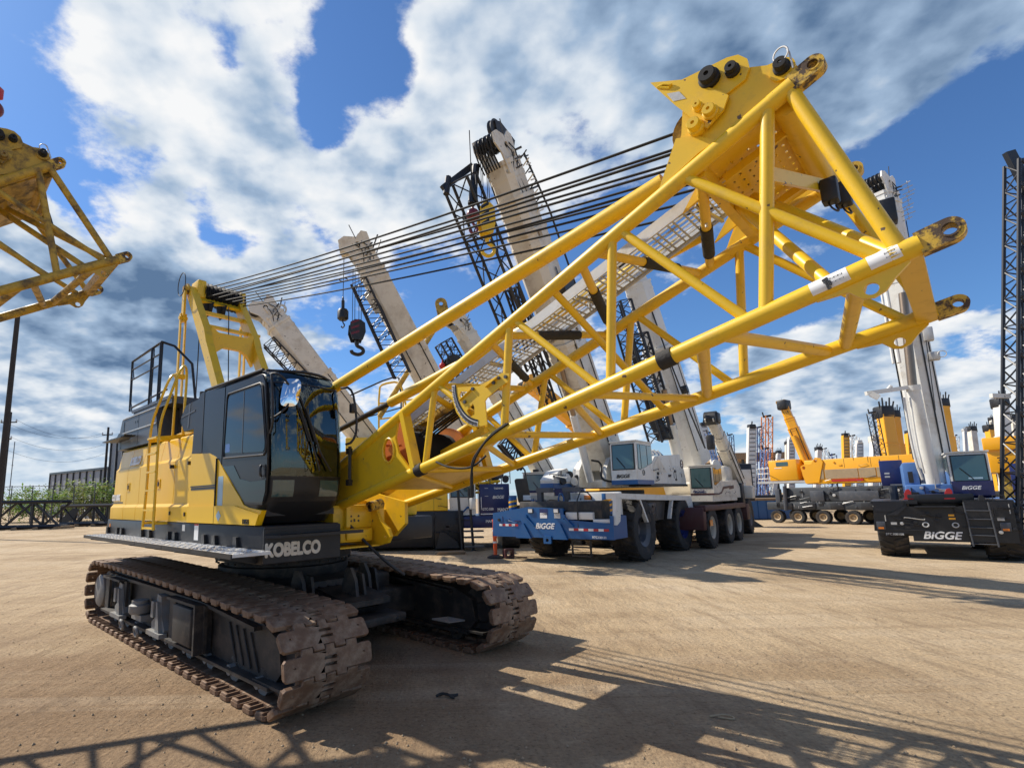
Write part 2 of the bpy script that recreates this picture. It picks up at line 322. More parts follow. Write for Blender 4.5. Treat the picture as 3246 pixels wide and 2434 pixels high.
def text(s, name, size, org, ax, ay, m, parent, bold=.0, shear=0., ext=.004, align='LEFT', sx=1.):
    cu = bpy.data.curves.new('lettering', 'FONT'); cu.body = s; cu.size = size; cu.shear = shear; cu.extrude = ext / 2; cu.align_x = align
    t = bpy.data.objects.new('lettering', cu); me = bpy.data.meshes.new_from_object(t)
    bpy.data.objects.remove(t); bpy.data.curves.remove(cu)
    if bold > 0:                                        # thicken the strokes: the same letters laid a hair apart
        bm = bmesh.new(); V0 = [v.co.copy() for v in me.vertices]; F0 = [tuple(p.vertices) for p in me.polygons]
        for k, (dx, dy) in enumerate(((0, 0), (1, 0), (-1, 0), (0, 1), (0, -1), (.7, .7), (-.7, .7), (.7, -.7), (-.7, -.7))):
            vv = [bm.verts.new((c.x + dx * bold, c.y + dy * bold, c.z + .00025 * k)) for c in V0]
            for f in F0: bm.faces.new([vv[i] for i in f])
        bm.to_mesh(me); bm.free()
    ax, ay = Vector(ax).normalized(), Vector(ay).normalized(); az = ax.cross(ay)
    mw = Matrix(((ax.x * sx, ay.x, az.x, org[0]), (ax.y * sx, ay.y, az.y, org[1]), (ax.z * sx, ay.z, az.z, org[2]), (0, 0, 0, 1)))
    me.transform(mw); me.materials.clear(); me.materials.append(M[m])
    o = bpy.data.objects.new(name, me); C.objects.link(o); o.parent = parent
    return o
def fittings(par, a, ux, uy, nrm, w, h, n, mats, sc_=1., name='fitting'):
    """latches, lamps, pipes and boxes on a flat side: a is its lower corner, ux and uy span it, nrm points out"""
    a, ux, uy, nrm = Vector(a), Vector(ux), Vector(uy), Vector(nrm)
    for i in range(n):
        p = a + ux * random.uniform(.03, .97) * w + uy * random.uniform(.08, .92) * h; k = i % 4; m = MB()
        if k == 0: m.beam(p - ux * .06 * sc_, p + ux * random.uniform(.05, .16) * sc_, .05 * sc_, random.uniform(.04, .10) * sc_, up=uy)
        elif k == 1: m.tube(p, p + uy * random.uniform(.12, .35) * sc_, .014 * sc_, 6)
        elif k == 2: m.lathe([(0, 0), (.05 * sc_, 0), (.05 * sc_, .04 * sc_), (0, .045 * sc_)], p, nrm, 12, closed=False)
        else: q = p + ux * random.uniform(.2, .5) * sc_; m.path([p + nrm * .02, p + nrm * .05 * sc_ + uy * .05 * sc_, q + nrm * .05 * sc_ - uy * .04 * sc_, q + nrm * .02], .012 * sc_, 5, 1)
        m.build(name, mats[i % len(mats)], par, 35)
def circ(cx, cy, r, n=20, ry=None):
    ry = r if ry is None else ry
    return [(cx + r * math.cos(2 * math.pi * i / n), cy + ry * math.sin(2 * math.pi * i / n)) for i in range(n)]
def rrect(x0, x1, y0, y1, r, n=5):
    o = []
    for cx, cy, a0 in ((x1 - r, y1 - r, 0), (x0 + r, y1 - r, 90), (x0 + r, y0 + r, 180), (x1 - r, y0 + r, 270)):
        o += [(cx + r * math.cos(R(a0 + 90 * i / n)), cy + r * math.sin(R(a0 + 90 * i / n))) for i in range(n + 1)]
    return o

# ------------------------------------------------------------------ ground
def ground_material():
    m = bpy.data.materials.new('packed_sand_and_gravel'); m.use_nodes = True; nt = m.node_tree; P = nt.nodes['Principled BSDF']; L = nt.links
    P.inputs['Roughness'].default_value = .92; P.inputs['Specular IOR Level'].default_value = .2
    tcn = nt.nodes.new('ShaderNodeTexCoord')
    def ns(s, d, r=.6, scl=(1, 1, 1), rot=0):
        mp = nt.nodes.new('ShaderNodeMapping'); mp.inputs['Scale'].default_value = scl; mp.inputs['Rotation'].default_value = (0, 0, rot); L.new(tcn.outputs['Object'], mp.inputs[0])
        n = nt.nodes.new('ShaderNodeTexNoise'); n.inputs['Scale'].default_value = s; n.inputs['Detail'].default_value = d; n.inputs['Roughness'].default_value = r; L.new(mp.outputs[0], n.inputs['Vector']); return n.outputs['Fac']
    def ramp(f, stops):
        r_ = nt.nodes.new('ShaderNodeValToRGB'); L.new(f, r_.inputs[0]); e = r_.color_ramp.elements
        while len(e) < len(stops): e.new(.5)
        for q, (p, c) in zip(e, stops): q.position = p; q.color = tuple(c) + (1,)
        return r_.outputs[0]
    def mix(f, a, b, bt='MIX'):
        n = nt.nodes.new('ShaderNodeMix'); n.data_type = 'RGBA'; n.blend_type = bt
        if isinstance(f, float): n.inputs[0].default_value = f
        else: L.new(f, n.inputs[0])
        for i, q in ((6, a), (7, b)):
            if isinstance(q, tuple): n.inputs[i].default_value = q + (1,)
            else: L.new(q, n.inputs[i])
        return n.outputs[2]
    base = ramp(ns(.30, 9, .64), [(.3, (.30, .21, .12)), (.5, (.47, .35, .215)), (.72, (.58, .465, .32))])
    # a patch of darker, redder soil round the near crane, with a ragged edge
    sx = nt.nodes.new('ShaderNodeSeparateXYZ'); L.new(tcn.outputs['Object'], sx.inputs[0])
    def mth(op, a_, b_=None, c_=None):
        n = nt.nodes.new('ShaderNodeMath'); n.operation = op
        for i, q in enumerate((a_, b_, c_)):
            if q is None: continue
            if isinstance(q, (int, float)): n.inputs[i].default_value = q
            else: L.new(q, n.inputs[i])
        return n.outputs[0]
    dx, dy = mth('ADD', sx.outputs[0], 2.5), mth('SUBTRACT', sx.outputs[1], 5.0)
    dist = mth('SQRT', mth('ADD', mth('MULTIPLY', dx, dx), mth('MULTIPLY', mth('MULTIPLY', dy, dy), 1.3)))
    patch = mth('ADD', mth('MULTIPLY', dist, -.13), mth('MULTIPLY', ns(.8, 7, .65), 1.6))
    c = mix(ramp(patch, [(.0, (0, 0, 0)), (.55, (.75,) * 3)]), base, (.235, .150, .085))
    # long wheel tracks: pale polished lanes and darker churned ones, two directions
    for rot, sc_, k0, k1, col in ((.62, (.035, .9, 1), .48, .62, (.58, .46, .31)), (.62, (.05, 2.6, 1), .55, .66, (.25, .17, .10)), (-.35, (.04, 1.9, 1), .57, .68, (.22, .15, .09)), (1.25, (.05, 2.2, 1), .55, .66, (.55, .44, .31))):
        c = mix(ramp(ns(1.0, 5, .6, sc_, rot), [(k0, (0, 0, 0)), (k1 + .04, (.34,) * 3)]), c, col)
    fine = ramp(ns(26, 9, .74), [(.32, (.42, .38, .34)), (.46, (.93, .92, .91)), (.55, (1.03, 1.02, 1.0)), (.68, (1.34, 1.30, 1.24))])
    c = mix(1., c, fine, 'MULTIPLY')
    c = mix(ramp(ns(3.2, 7, .72, (1, .22, 1), .75), [(.52, (0, 0, 0)), (.64, (.5,) * 3)]), c, (.22, .150, .09))
    # crawler prints: rows of bars pressed into the soil
    cb = None
    for (x0, rot) in ((-3.55, .80), (-4.35, .80), (3.3, .80)):
        cs_, sn = math.cos(rot), math.sin(rot)
        u_ = mth('ADD', mth('MULTIPLY', sx.outputs[0], sn), mth('MULTIPLY', sx.outputs[1], cs_)); v_ = mth('SUBTRACT', mth('MULTIPLY', sx.outputs[0], cs_), mth('MULTIPLY', sx.outputs[1], sn))
        band = mth('LESS_THAN', mth('ABSOLUTE', mth('SUBTRACT', mth('ADD', v_, mth('MULTIPLY', ns(.3, 2), .5)), x0 - 2.2)), .30)
        bar = mth('MULTIPLY', band, mth('GREATER_THAN', mth('SINE', mth('MULTIPLY', u_, 28.)), .1)); cb = bar if cb is None else mth('MAXIMUM', cb, bar)
    cb = mth('MULTIPLY', cb, ramp(ns(1.3, 4, .6), [(.42, (0, 0, 0)), (.6, (1, 1, 1))]))
    c = mix(mth('MULTIPLY', cb, .28), c, (.21, .145, .09))
    peb = nt.nodes.new('ShaderNodeTexVoronoi'); peb.inputs['Scale'].default_value = 34; L.new(tcn.outputs['Object'], peb.inputs['Vector'])
    c = mix(ramp(peb.outputs['Distance'], [(.06, (.5,) * 3), (.16, (0, 0, 0))]), c, (.54, .45, .34))
    L.new(c, P.inputs['Base Color'])
    b = nt.nodes.new('ShaderNodeBump'); b.inputs['Strength'].default_value = 1.0; b.inputs['Distance'].default_value = .028
    h_ = mth('ADD', ns(22, 9, .74), mth('MULTIPLY', ns(4, 7, .62, (1, .3, 1), .78), 2.4)); h_ = mth('ADD', h_, mth('MULTIPLY', ns(1.0, 5, .6, (.05, 2.6, 1), .62), 1.2)); h_ = mth('SUBTRACT', h_, mth('MULTIPLY', cb, .7))
    L.new(h_, b.inputs['Height']); L.new(b.outputs[0], P.inputs['Normal'])
    return m
GM = ground_material()
g = MB(); ring = [0, 3, 6, 10, 16, 26, 45, 90, 200, 500, 1400]
xs = sorted({-q for q in ring} | set(ring))
nx = len(xs)
for yy in xs:
    for xx in xs: g.v.append(Vector((xx, yy + 8, 0)))
for j in range(nx - 1):
    for i in range(nx - 1): g.f.append((j * nx + i, j * nx + i + 1, (j + 1) * nx + i + 1, (j + 1) * nx + i))
struct(g.build('ground', GM, smooth=0))
# loose stones: nobody could count them
st = MB()
for i in range(8000):
    d = 2.2 + 13 * random.random() ** 1.6; a = random.uniform(-.95, .95)
    x, y = d * math.sin(a), d * math.cos(a); s_ = random.choice((.004, .005, .006, .007, .009, .015)) * random.uniform(.7, 1.2)
    p = [Vector((random.uniform(.6, 1) * q[0], random.uniform(.6, 1) * q[1], random.uniform(.5, .9) * q[2])) * s_ + Vector((x, y, s_ * .25)) for q in ((1, 0, 0), (0, 1, 0), (-1, 0, 0), (0, -1, 0), (0, 0, 1))]
    st.add(p, [(0, 1, 4), (1, 2, 4), (2, 3, 4), (3, 0, 4)])
gv = struct(st.build('gravel', mat('stone_chips', (.34, .25, .155), .9, var=.4, vscale=3), smooth=0), 'stuff')
# ------------------------------------------------------------------ the main crawler crane (u, v, z)
crane = thing('crawler_crane', 'large yellow crawler crane with charcoal cab and lattice boom base, nearest the viewer', 'crawler crane', O0, YAW - 0)
# --- tracks
SW = .837; TG = 1.25
def track_path():
    """outer surface of the shoe belt as a closed polyline with length, in (u, z)"""
    pts = []
    rc, rr, fc, fr = (-2.74, .455), .45, (2.60, .405), .40
    for i in range(25):                                    # front, from top to bottom
        a = R(82 - 172 * i / 24); pts.append((fc[0] + fr * math.cos(a), fc[1] + fr * math.sin(a)))
    pts.append((2.2, .004)); pts.append((-2.5, .004))
    for i in range(25):
        a = R(-92 - 178 * i / 24); pts.append((rc[0] + rr * math.cos(a), rc[1] + rr * math.sin(a)))
    for u, z in ((-2.0, .905), (-1.2, .895), (-.4, .885), (.4, .868), (1.2, .848), (1.9, .822)): pts.append((u, z))
    return pts
TP = track_path(); TL = [0]
for a, b in zip(TP, TP[1:] + TP[:1]): TL.append(TL[-1] + math.hypot(b[0] - a[0], b[1] - a[1]))
def track_at(s):
    s %= TL[-1]
    for i in range(len(TP)):
        if TL[i] <= s <= TL[i + 1] and TL[i + 1] > TL[i]:
            a, b = TP[i], TP[(i + 1) % len(TP)]; t = (s - TL[i]) / (TL[i + 1] - TL[i])
            return a[0] + (b[0] - a[0]) * t, a[1] + (b[1] - a[1]) * t
NSH = 60; PITCH_S = TL[-1] / NSH
def shoe_mesh():
    """one cast shoe: interlocking plate, local x along the belt, y across, z outward"""
    h = PITCH_S / 2; wv = SW / 2; m = MB()
    # outline across y with lugs on leading edge (+x) and matching notches on trailing edge
    g_ = .007; e = h - .012
    lead = [(-wv + .0, e - .025), (-wv + .02, e - .004), (-.24, e - .004), (-.23, e - .008), (-.155, e - .008), (-.15, e + .032), (-.055, e + .032), (-.05, e - .008), (.05, e - .008), (.055, e + .032), (.15, e + .032), (.155, e - .008), (.23, e - .008), (.24, e - .004), (wv - .02, e - .004), (wv, e - .025)]
    trail = [(wv, -e + .05), (wv - .02, -e + .028), (.27, -e + .028), (.265, -e - .022), (.165, -e - .022), (.16, -e + .015 + g_), (.045, -e + .015 + g_), (.04, -e - .022), (-.04, -e - .022), (-.045, -e + .015 + g_), (-.16, -e + .015 + g_), (-.165, -e - .022), (-.265, -e - .022), (-.27, -e + .028), (-wv + .02, -e + .028), (-wv, -e + .05)]
    out2 = [(x, y) for y, x in lead + trail]
    hole = [rrect(-.035, -.008, -.06, .06, .012, 3), rrect(.018, .042, -.06, .06, .011, 3), circ(0, .33, .009, 8), circ(0, -.33, .009, 8)]
    m.prism(out2, (0, 0, -.038), (1, 0, 0), (0, 1, 0), (0, 0, .038), hole)
    # inner rail guides and driving lugs
    for y in (-.10, .10): m.box(-h + .02, h - .02, y - .025, y + .025, -.095, -.0381)
    m.box(-h - .012, h + .012, -.29, .29, -.060, -.0385)
    for y in (-wv + .004, wv - .034):
        m.bbox(-e + .055, e - .03, y, y + .030, -.062, -.002, .008)
    for x in (-e + .06, e - .05): m.box(x, x + .014, -wv + .02, -.2, -.06, -.038); m.box(x, x + .014, .2, wv - .02, -.06, -.038)
    return m
SHOE = shoe_mesh().build('track_shoe', 'rust', smooth=30)
SHOE_ME = SHOE.data; bpy.data.objects.remove(SHOE)
_bm = bmesh.new(); _bm.from_mesh(SHOE_ME)
bmesh.ops.bevel(_bm, geom=[e for e in _bm.edges if e.calc_face_angle(0) > 1.2 and max(v.co.z for v in e.verts) > -.001 and min(v.co.z for v in e.verts) > -.01], offset=.006, segments=2, affect='EDGES', profile=.5)
_bm.to_mesh(SHOE_ME); _bm.free()
def shoe_matrix(k, side):
    s = (k + .35) * PITCH_S; a = track_at(s - PITCH_S * .45); b = track_at(s + PITCH_S * .45); c = track_at(s)
    d = Vector((b[0] - a[0], 0, b[1] - a[1])).normalized()           # travel along the path (front going down)
    n = Vector((-d.z, 0, d.x)); n = -n if n.dot(Vector((c[0], 0, c[1] - .43))) < 0 and abs(c[0]) > 2.6 else n
    if abs(c[0]) <= 2.6: n = Vector((0, 0, 1)) if c[1] > .4 else Vector((0, 0, -1)); n = (n - d * n.dot(d)).normalized()
    y = n.cross(d); o = Vector(((a[0] + b[0] + 2 * c[0]) / 4, side * TG, (a[1] + b[1] + 2 * c[1]) / 4))
    return Matrix(((d.x, y.x, n.x, o.x), (d.y, y.y, n.y, o.y), (d.z, y.z, n.z, o.z), (0, 0, 0, 1)))
def crawler(side):
    f = MB()
    y0, y1 = side * TG - .20, side * TG + .20
    prof = [(-2.45, .22), (2.42, .17), (2.55, .30), (2.50, .55), (2.2, .66), (1.0, .73), (-2.40, .78), (-2.62, .55)]
    f.prism(prof, (0, y0, 0), (1, 0, 0), (0, 0, 1), (0, y1 - y0, 0))
    so_ = -1 if side < 0 else -1                              # the face towards the viewer
    ye = side * TG - .20
    f.box(-2.42, 2.5, ye - .10, ye + .02, .17, .20)           # lower flange
    f.prism([(-2.45, .70), (1.0, .685), (2.2, .60), (2.2, .635), (1.0, .72), (-2.45, .735)], (0, ye - .08, 0), (1, 0, 0), (0, 0, 1), (0, .081, 0))
    f.box(2.2, 2.72, ye - .08, ye + .30, .19, .215)
    o = f.build('crawler', 'black_steel', crane, 30)
    o['label'] = 'near crawler with pale worn shoe ends' if side < 0 else 'far crawler in the shade'
    # rollers
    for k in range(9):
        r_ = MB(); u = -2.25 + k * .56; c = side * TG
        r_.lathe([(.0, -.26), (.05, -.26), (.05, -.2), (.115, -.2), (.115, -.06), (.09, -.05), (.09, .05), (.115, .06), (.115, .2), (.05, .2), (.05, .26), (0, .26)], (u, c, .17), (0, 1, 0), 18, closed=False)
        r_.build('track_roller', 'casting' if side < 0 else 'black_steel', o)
    sp_ = MB(); sp_.lathe([(0, -.33), (.21, -.33), (.235, -.31), (.235, -.2), (.27, -.2), (.27, .2), (.2, .2), (0, .2)], (-2.74, side * TG, .455), (0, 1, 0), 28, closed=False)
    for k in range(12):
        a = k * math.pi / 6; sp_.box(0, 0, 0, 0, 0, 0) if False else None
    sp_.build('drive_sprocket', 'casting', o)
    idl = MB(); idl.lathe([(0, -.14), (.1, -.14), (.12, -.12), (.30, -.12), (.30, .12), (.12, .12), (.1, .14), (0, .14)], (2.60, side * TG, .405), (0, 1, 0), 28, closed=False)
    idl.build('front_idler', 'black_steel', o)
    if side < 0:
        # open frame cells with castings, axle ends, step rungs on the front plate
        for (u0, u1, z0, z1) in ((-2.36, -1.55, .24, .70), (.28, 1.10, .24, .69)):
            ce = MB()
            for a, b in (((u0, z0), (u0, z1)), ((u0, z1), (u1, z1)), ((u1, z1), (u1, z0)), ((u0, z0), (u1, z0))):
                ce.beam((a[0], ye - .10, a[1]), (b[0], ye - .10, b[1]), .17 if a[0] == b[0] else .17, .028, up=(0, 1, 0)) if False else ce.beam((a[0], ye - .09, a[1]), (b[0], ye - .09, b[1]), .03, .17, up=(0, 0, 1) if a[1] == b[1] else (1, 0, 0)) if a[1] != b[1] else ce.box(min(a[0], b[0]), max(a[0], b[0]), ye - .175, ye - .005, a[1] - .014, a[1] + .014)
            ce.build('side_frame_cell', 'black_steel', o, 30)
        ce = MB(); ce.box(1.102, 1.14, ye - .19, ye - .01, .22, .70); ce.build('side_web', 'black_steel', o, 30)
        for (u, sc_) in ((-1.62, 1.), (-.08, 1.05)):
            ca = MB(); p = lambda a, z: (u + a * sc_, z)
            ca.prism([p(-.20, .24), p(.16, .24), p(.20, .30), p(.09, .46), p(.06, .66), p(-.06, .68), p(-.10, .56), p(-.12, .40), p(-.22, .34)], (0, ye - .13, 0), (1, 0, 0), (0, 0, 1), (0, .10, 0))
            ca.box(u - .22, u + .22, ye - .19, ye - .10, .22, .27); ca.prism([p(.02, .27), p(.14, .27), p(.05, .6), p(.02, .6)], (0, ye - .17, 0), (1, 0, 0), (0, 0, 1), (0, .05, 0)); ca.box(u - .12, u - .04, ye - .18, ye - .12, .42, .60)
            ca.build('axle_casting', 'casting', o, 30)
        cy = MB(); cy.lathe([(0, 0), (.115, 0), (.13, .02), (.13, .10), (.10, .12), (.10, .16), (0, .16)], (-.78, ye - .12, .38), (0, 0, 1), 20, closed=False); cy.box(-.98, -.6, ye - .16, ye - .02, .30, .37)
        cy.build('cylinder_head', 'casting', o)
        for u in (-1.22, -.62):
            ri = MB(); ri.torus((u, ye - .2, .19), (0, 1, .2), .055, .02, 20, 8); ri.build('towing_eye', 'casting', o)
        for k in range(4):
            rg = MB(); u = 1.55 + k * .15
            rg.tube((u, ye - .012, .58 - .01 * k), (u + .17, ye - .012, .24), .010, 8); rg.build('plate_rib', 'black_steel', o)
        bx = MB(); bx.bbox(.55, 1.06, ye - .20, ye - .02, .28, .66, .02); bx.build('housing_box', 'black_steel', o)
    else:
        st_ = MB()
        for k in range(5): st_.tube((2.05 + k * .07, ye - .22, .30), (2.12 + k * .07, ye - .03, .30), .008, 6)
        st_.tube((2.05, ye - .22, .30), (2.33, ye - .22, .30), .010, 6); st_.tube((2.12, ye - .03, .30), (2.40, ye - .03, .30), .010, 6)
        st_.build('step', 'galv', o)
    return o
crawlers = [crawler(-1), crawler(1)]
shoes = [(k, s) for s in (-1, 1) for k in range(NSH)]
def shoe_seen(k, s):
    m = shoe_matrix(k, s).translation
    if s < 0: return 0
    return 1 if m.z < .2 and m.x < 2.2 else (2 if m.x < -1.0 else 0)
single = sorted(shoes, key=lambda q: (shoe_seen(*q), q[1]))[:100]; rest = [q for q in shoes if q not in single]
for k, s in single:
    o = bpy.data.objects.new('track_shoe', SHOE_ME); C.objects.link(o); o.parent = crawlers[0 if s < 0 else 1]; o.matrix_local = shoe_matrix(k, s)
rs = MB()
for k, s in rest:
    mt = shoe_matrix(k, s); rs.add([mt @ v.co for v in SHOE_ME.vertices], [tuple(p.vertices) for p in SHOE_ME.polygons])
struct(rs.build('track_shoe', 'rust', crawlers[1], 30), 'stuff')

# --- carbody between the tracks
cb = MB(); cb.bbox(-1.1, 1.25, -.85, .85, .34, .80, .04)
for u in (-1.35, .95): cb.bbox(u, u + .55, -1.1, 1.1, .30, .62, .03)
cb.prism([(-.62, .45), (1.45, .45), (1.9, .56), (1.9, .62), (1.3, .72), (-.62, .72)], (0, -.30, 0), (1, 0, 0), (0, 0, 1), (0, .6, 0))
cb.bbox(1.7, 2.05, -.42, .42, .36, .45, .02)
cbo = cb.build('carbody', 'black_steel', crane, 30)
sb_ = MB(); sb_.lathe([(0, .78), (.82, .78), (.86, .84), (.86, .92), (.78, .93), (.78, 1.0), (.90, 1.0), (.90, 1.10), (.7, 1.16), (0, 1.16)], (0, 0, 0), (0, 0, 1), 48, closed=False)
for k in range(40):
    a = k * math.pi / 20; sb_.tube((.88 * math.cos(a), .88 * math.sin(a), .985), (.88 * math.cos(a), .88 * math.sin(a), .96), .016, 6)
sb_.build('swing_bearing', 'black_steel', cbo)
for u, v in ((1.35, -.62), (1.62, -.10), (1.35, .30)):
    bk = MB(); bk.prism([(-.13, .0), (.13, .0), (.10, .22), (.03, .36), (-.03, .36), (-.09, .18)], (u, v, .60), (1, .2, 0), (0, 0, 1), (-.01, .05, 0)); bk.prism([(-.11, .0), (.11, .0), (.06, .28), (-.02, .30)], (u, v + .14, .60), (1, .2, 0), (0, 0, 1), (-.01, .04, 0))
    bk.build('jack_bracket', 'black_steel', cbo, 30)
hz = MB()
for k in range(6): hz.path([(1.2, -.5 + k * .12, .74), (1.5, -.55 + k * .16, .70 - .02 * k), (1.75, -.3 + k * .10, .52), (1.5, .25 + .05 * k, .46)], .014, 6, 2)
hz.tube((1.25, -.75, .50), (2.0, -.45, .48), .035, 10); hz.tube((1.25, -.6, .42), (2.05, .3, .40), .03, 10)
hz.build('hydraulic_hose', 'black', cbo)
hn = MB(); hn.path([(2.0, -.40, 1.5), (2.15, -.28, 1.30), (2.35, -.10, 1.05), (2.42, .06, .93)], .017, 8, 2); hn.build('hydraulic_hose', 'black', cbo)

# --- upper deck
dk = MB(); dk.bbox(-2.85, 2.25, -1.5, -.67, 1.165, 1.512, .012); dk.bbox(-2.8, 1.4, .60, 1.5, 1.2, 1.5, .02); dk.bbox(-2.8, 1.5, -.66, .59, 1.16, 1.30, .01)
deck = dk.build('upper_deck', 'dark', crane, 30)
fp = MB(); fp.prism(rrect(-1.5, -.668, 1.178, 1.50, .012), (2.252, 0, 0), (0, 1, 0), (0, 0, 1), (.018, 0, 0)); fpo = fp.build('front_panel', 'dark', crane, 30)
text('KOBELCO', 'lettering', .160, (2.2715, -1.487, 1.241), (0, 1, 0), (0, 0, 1), 'cream', fpo, bold=.010, sx=.80)
sh_ = MB(); sh_.prism([(-1.49, 2.27), (-1.40, 2.40), (-.52, 2.40), (-.45, 2.37), (-.45, 2.31), (-.52, 2.27)], (0, 0, 1.405), (0, 1, 0), (1, 0, 0), (0, 0, .026)); sh_.build('front_step', 'dark', crane, 30)
for q, (z, t) in enumerate(((1.46, .02), (1.492, .012))):
    b_ = MB(); b_.box(2.24, 2.285 - .01 * q, -1.495, -.68, z, z + t); b_.build('front_trim', 'dark', crane)
# cleats and stickers on the deck side
for u in (-2.73, -2.22, -2.0, -1.10, -.78, -.10, .12, .98, 1.25, 1.75):
    cl = MB(); cl.prism([(-.045, 0), (.045, 0), (.03, .10), (-.04, .10)], (u, -1.535, 1.30), (1, 0, 0), (0, 0, 1), (0, .034, 0)); cl.build('cleat', 'black', deck)
for u, z, w_, h_, m_ in ((-2.72, 1.40, .05, .05, 'amberlens'), (.30, 1.42, .08, .07, 'greysticker'), (.66, 1.33, .115, .175, 'whitesticker')):
    b_ = MB(); b_.box(u, u + w_, -1.5035, -1.5, z, z + h_); b_.build('sticker', m_, deck)
b_ = MB(); b_.box(.66, .775, -1.5045, -1.5035, 1.488, 1.505); b_.build('sticker', 'red', deck)
# catwalk of tread plate
for u0, u1 in ((-2.55, -.14), (-.13, .76), (.77, 2.43)):
    cw = MB(); cw.box(u0, u1, -1.86, -1.51, 1.275, 1.302)
    n_ = int((u1 - u0) / .075)
    for i in range(n_):
        for j in range(4):
            x = u0 + .04 + i * .075; y = -1.82 + j * .082 + (.02 if i % 2 else 0)
            s1 = 1 if (i + j) % 2 else -1; cw.beam((x - .018, y - .018 * s1, 1.304), (x + .018, y + .018 * s1, 1.304), .012, .007)
    co = cw.build('catwalk', 'alu', crane, 30)
    e_ = MB(); e_.box(u0, u1, -1.874, -1.861, 1.262, 1.304); e_.build('edge_rail', 'dark', co)
    br = MB()
    for x in (u0 + .3, u1 - .3): br.beam((x, -1.5, 1.2), (x, -1.84, 1.27), .04, .05)
    br.build('bracket', 'dark', co)

# --- side doors
def door(u0, u1, mname='yellow_panel', ro0=False):
    prof = [(-1.50, 1.518), (-1.505, 1.53), (-1.505, 1.695), (-1.472, 1.735), (-1.470, 2.255), (-1.440, 2.295), (-1.395, 2.55), (-1.375, 2.572), (-1.20, 2.585), (-1.20, 1.518)]
    m = MB(); us = [u0 + .006, u1 - .006]; rings = []
    if ro0:
        for i, (du, dv) in enumerate(((.0, .13), (.02, .065), (.06, .02), (.12, 0))):
            rings.append([Vector((u0 + .006 + du + (.04 if z > 2.2 else 0), min(v + dv, -1.19), z)) for v, z in prof])
        us = us[1:]
    rings += [[Vector((u, v, z)) for v, z in prof] for u in us]
    m.loft(rings); return m.build('side_door', mname, crane, 24, fix=True)
doors = [door(*q) for q in ((-2.85, -2.07, 'yellow_panel', True), (-2.07, -1.49), (-1.49, -.76), (-.76, -.14), (-.14, .47))]
bk = MB(); bk.box(-2.7, 1.3, -1.36, -.70, 1.52, 2.50); bk.build('engine_compartment', 'black', crane)
for d_, u, z in ((1, -2.0, 1.98), (3, -.70, 1.985)):
    l_ = MB(); l_.prism(rrect(u - .05, u + .07, z - .055, z + .075, .012), (0, -1.4795, 0), (1, 0, 0), (0, 0, 1), (0, .010, 0), [rrect(u - .035, u + .055, z - .04, z + .06, .01)]); l_.box(u - .035, u + .055, -1.4735, -1.4715, z - .04, z + .06)
    lo = l_.build('door_latch', 'yellow_panel', doors[d_]); h_ = MB(); h_.box(u - .01, u + .03, -1.483, -1.476, z - .02, z + .035); h_.build('latch_handle', 'black', doors[d_])
for d_, u, z in ((4, .40, 2.20), (3, -.18, 2.19), (3, -.12, 1.62), (4, .36, 1.61)):
    l_ = MB(); l_.box(u - .012, u + .012, -1.518, -1.46, z - .022, z + .022); l_.build('latch_handle', 'black', doors[d_])
text('KOBELCO', 'lettering', .165, (-2.10, -1.4445, 2.315), (1, 0, 0), (0, .19, 1), 'whitesticker', doors[1], bold=.008, sx=.62)
tx = text('CK1100G', 'lettering', .12, (-2.78, -1.475, 1.80), (1, 0, 0), (0, 0, 1), 'whitesticker', doors[0], bold=.009, sx=.85)
b_ = MB(); b_.box(-2.78, -2.22, -1.474, -1.470, 1.755, 1.775); b_.build('lettering', 'blacktext', doors[0])
# panel below the cab
sp2 = [(.482, 1.52), (2.150, 1.52), (2.235, 1.655), (1.99, 1.68), (1.86, 1.71), (1.78, 1.78), (1.56, 1.93), (1.37, 2.075), (1.27, 2.165), (1.16, 2.225), (1.0, 2.27), (.482, 2.30)]
m = MB(); m.prism([(u, z) for u, z in sp2], (0, -1.512, 0), (1, 0, 0), (0, 0, 1), (0, .05, 0)); m.prism([(.482, 1.52), (2.150, 1.52), (2.21, 1.62), (1.95, 1.66), (1.70, 1.70), (.482, 1.70)], (0, -1.528, 0), (1, 0, 0), (0, 0, 1), (0, .014, 0))
pnl = m.build('cab_skirt_panel', 'yellow_panel', crane, 30)
b_ = MB(); b_.box(.53, 1.22, -1.5145, -1.51, 1.878, 1.905); b_.box(.53, 1.22, -1.522, -1.512, 1.91, 1.925); b_.build('air_slot', 'blacktext', pnl)
b_ = MB(); b_.box(1.215, 1.221, -1.5295, -1.511, 1.52, 2.2); b_.build('panel_seam', 'blacktext', pnl)
b_ = MB(); b_.box(1.26, 1.385, -1.5135, -1.511, 1.705, 2.005); b_.build('sticker', 'bluesticker', pnl)
b_ = MB(); b_.prism([(1.34, 1.545), (1.40, 1.60), (1.34, 1.655), (1.28, 1.60)], (0, -1.5305, 0), (1, 0, 0), (0, 0, 1), (0, .004, 0)); b_.build('sticker', 'bluesticker', pnl)
text('110521', 'lettering', .062, (1.885, -1.529, 1.53), (1, 0, 0), (0, 0, 1), 'blacktext', pnl, bold=.002, sx=.78)

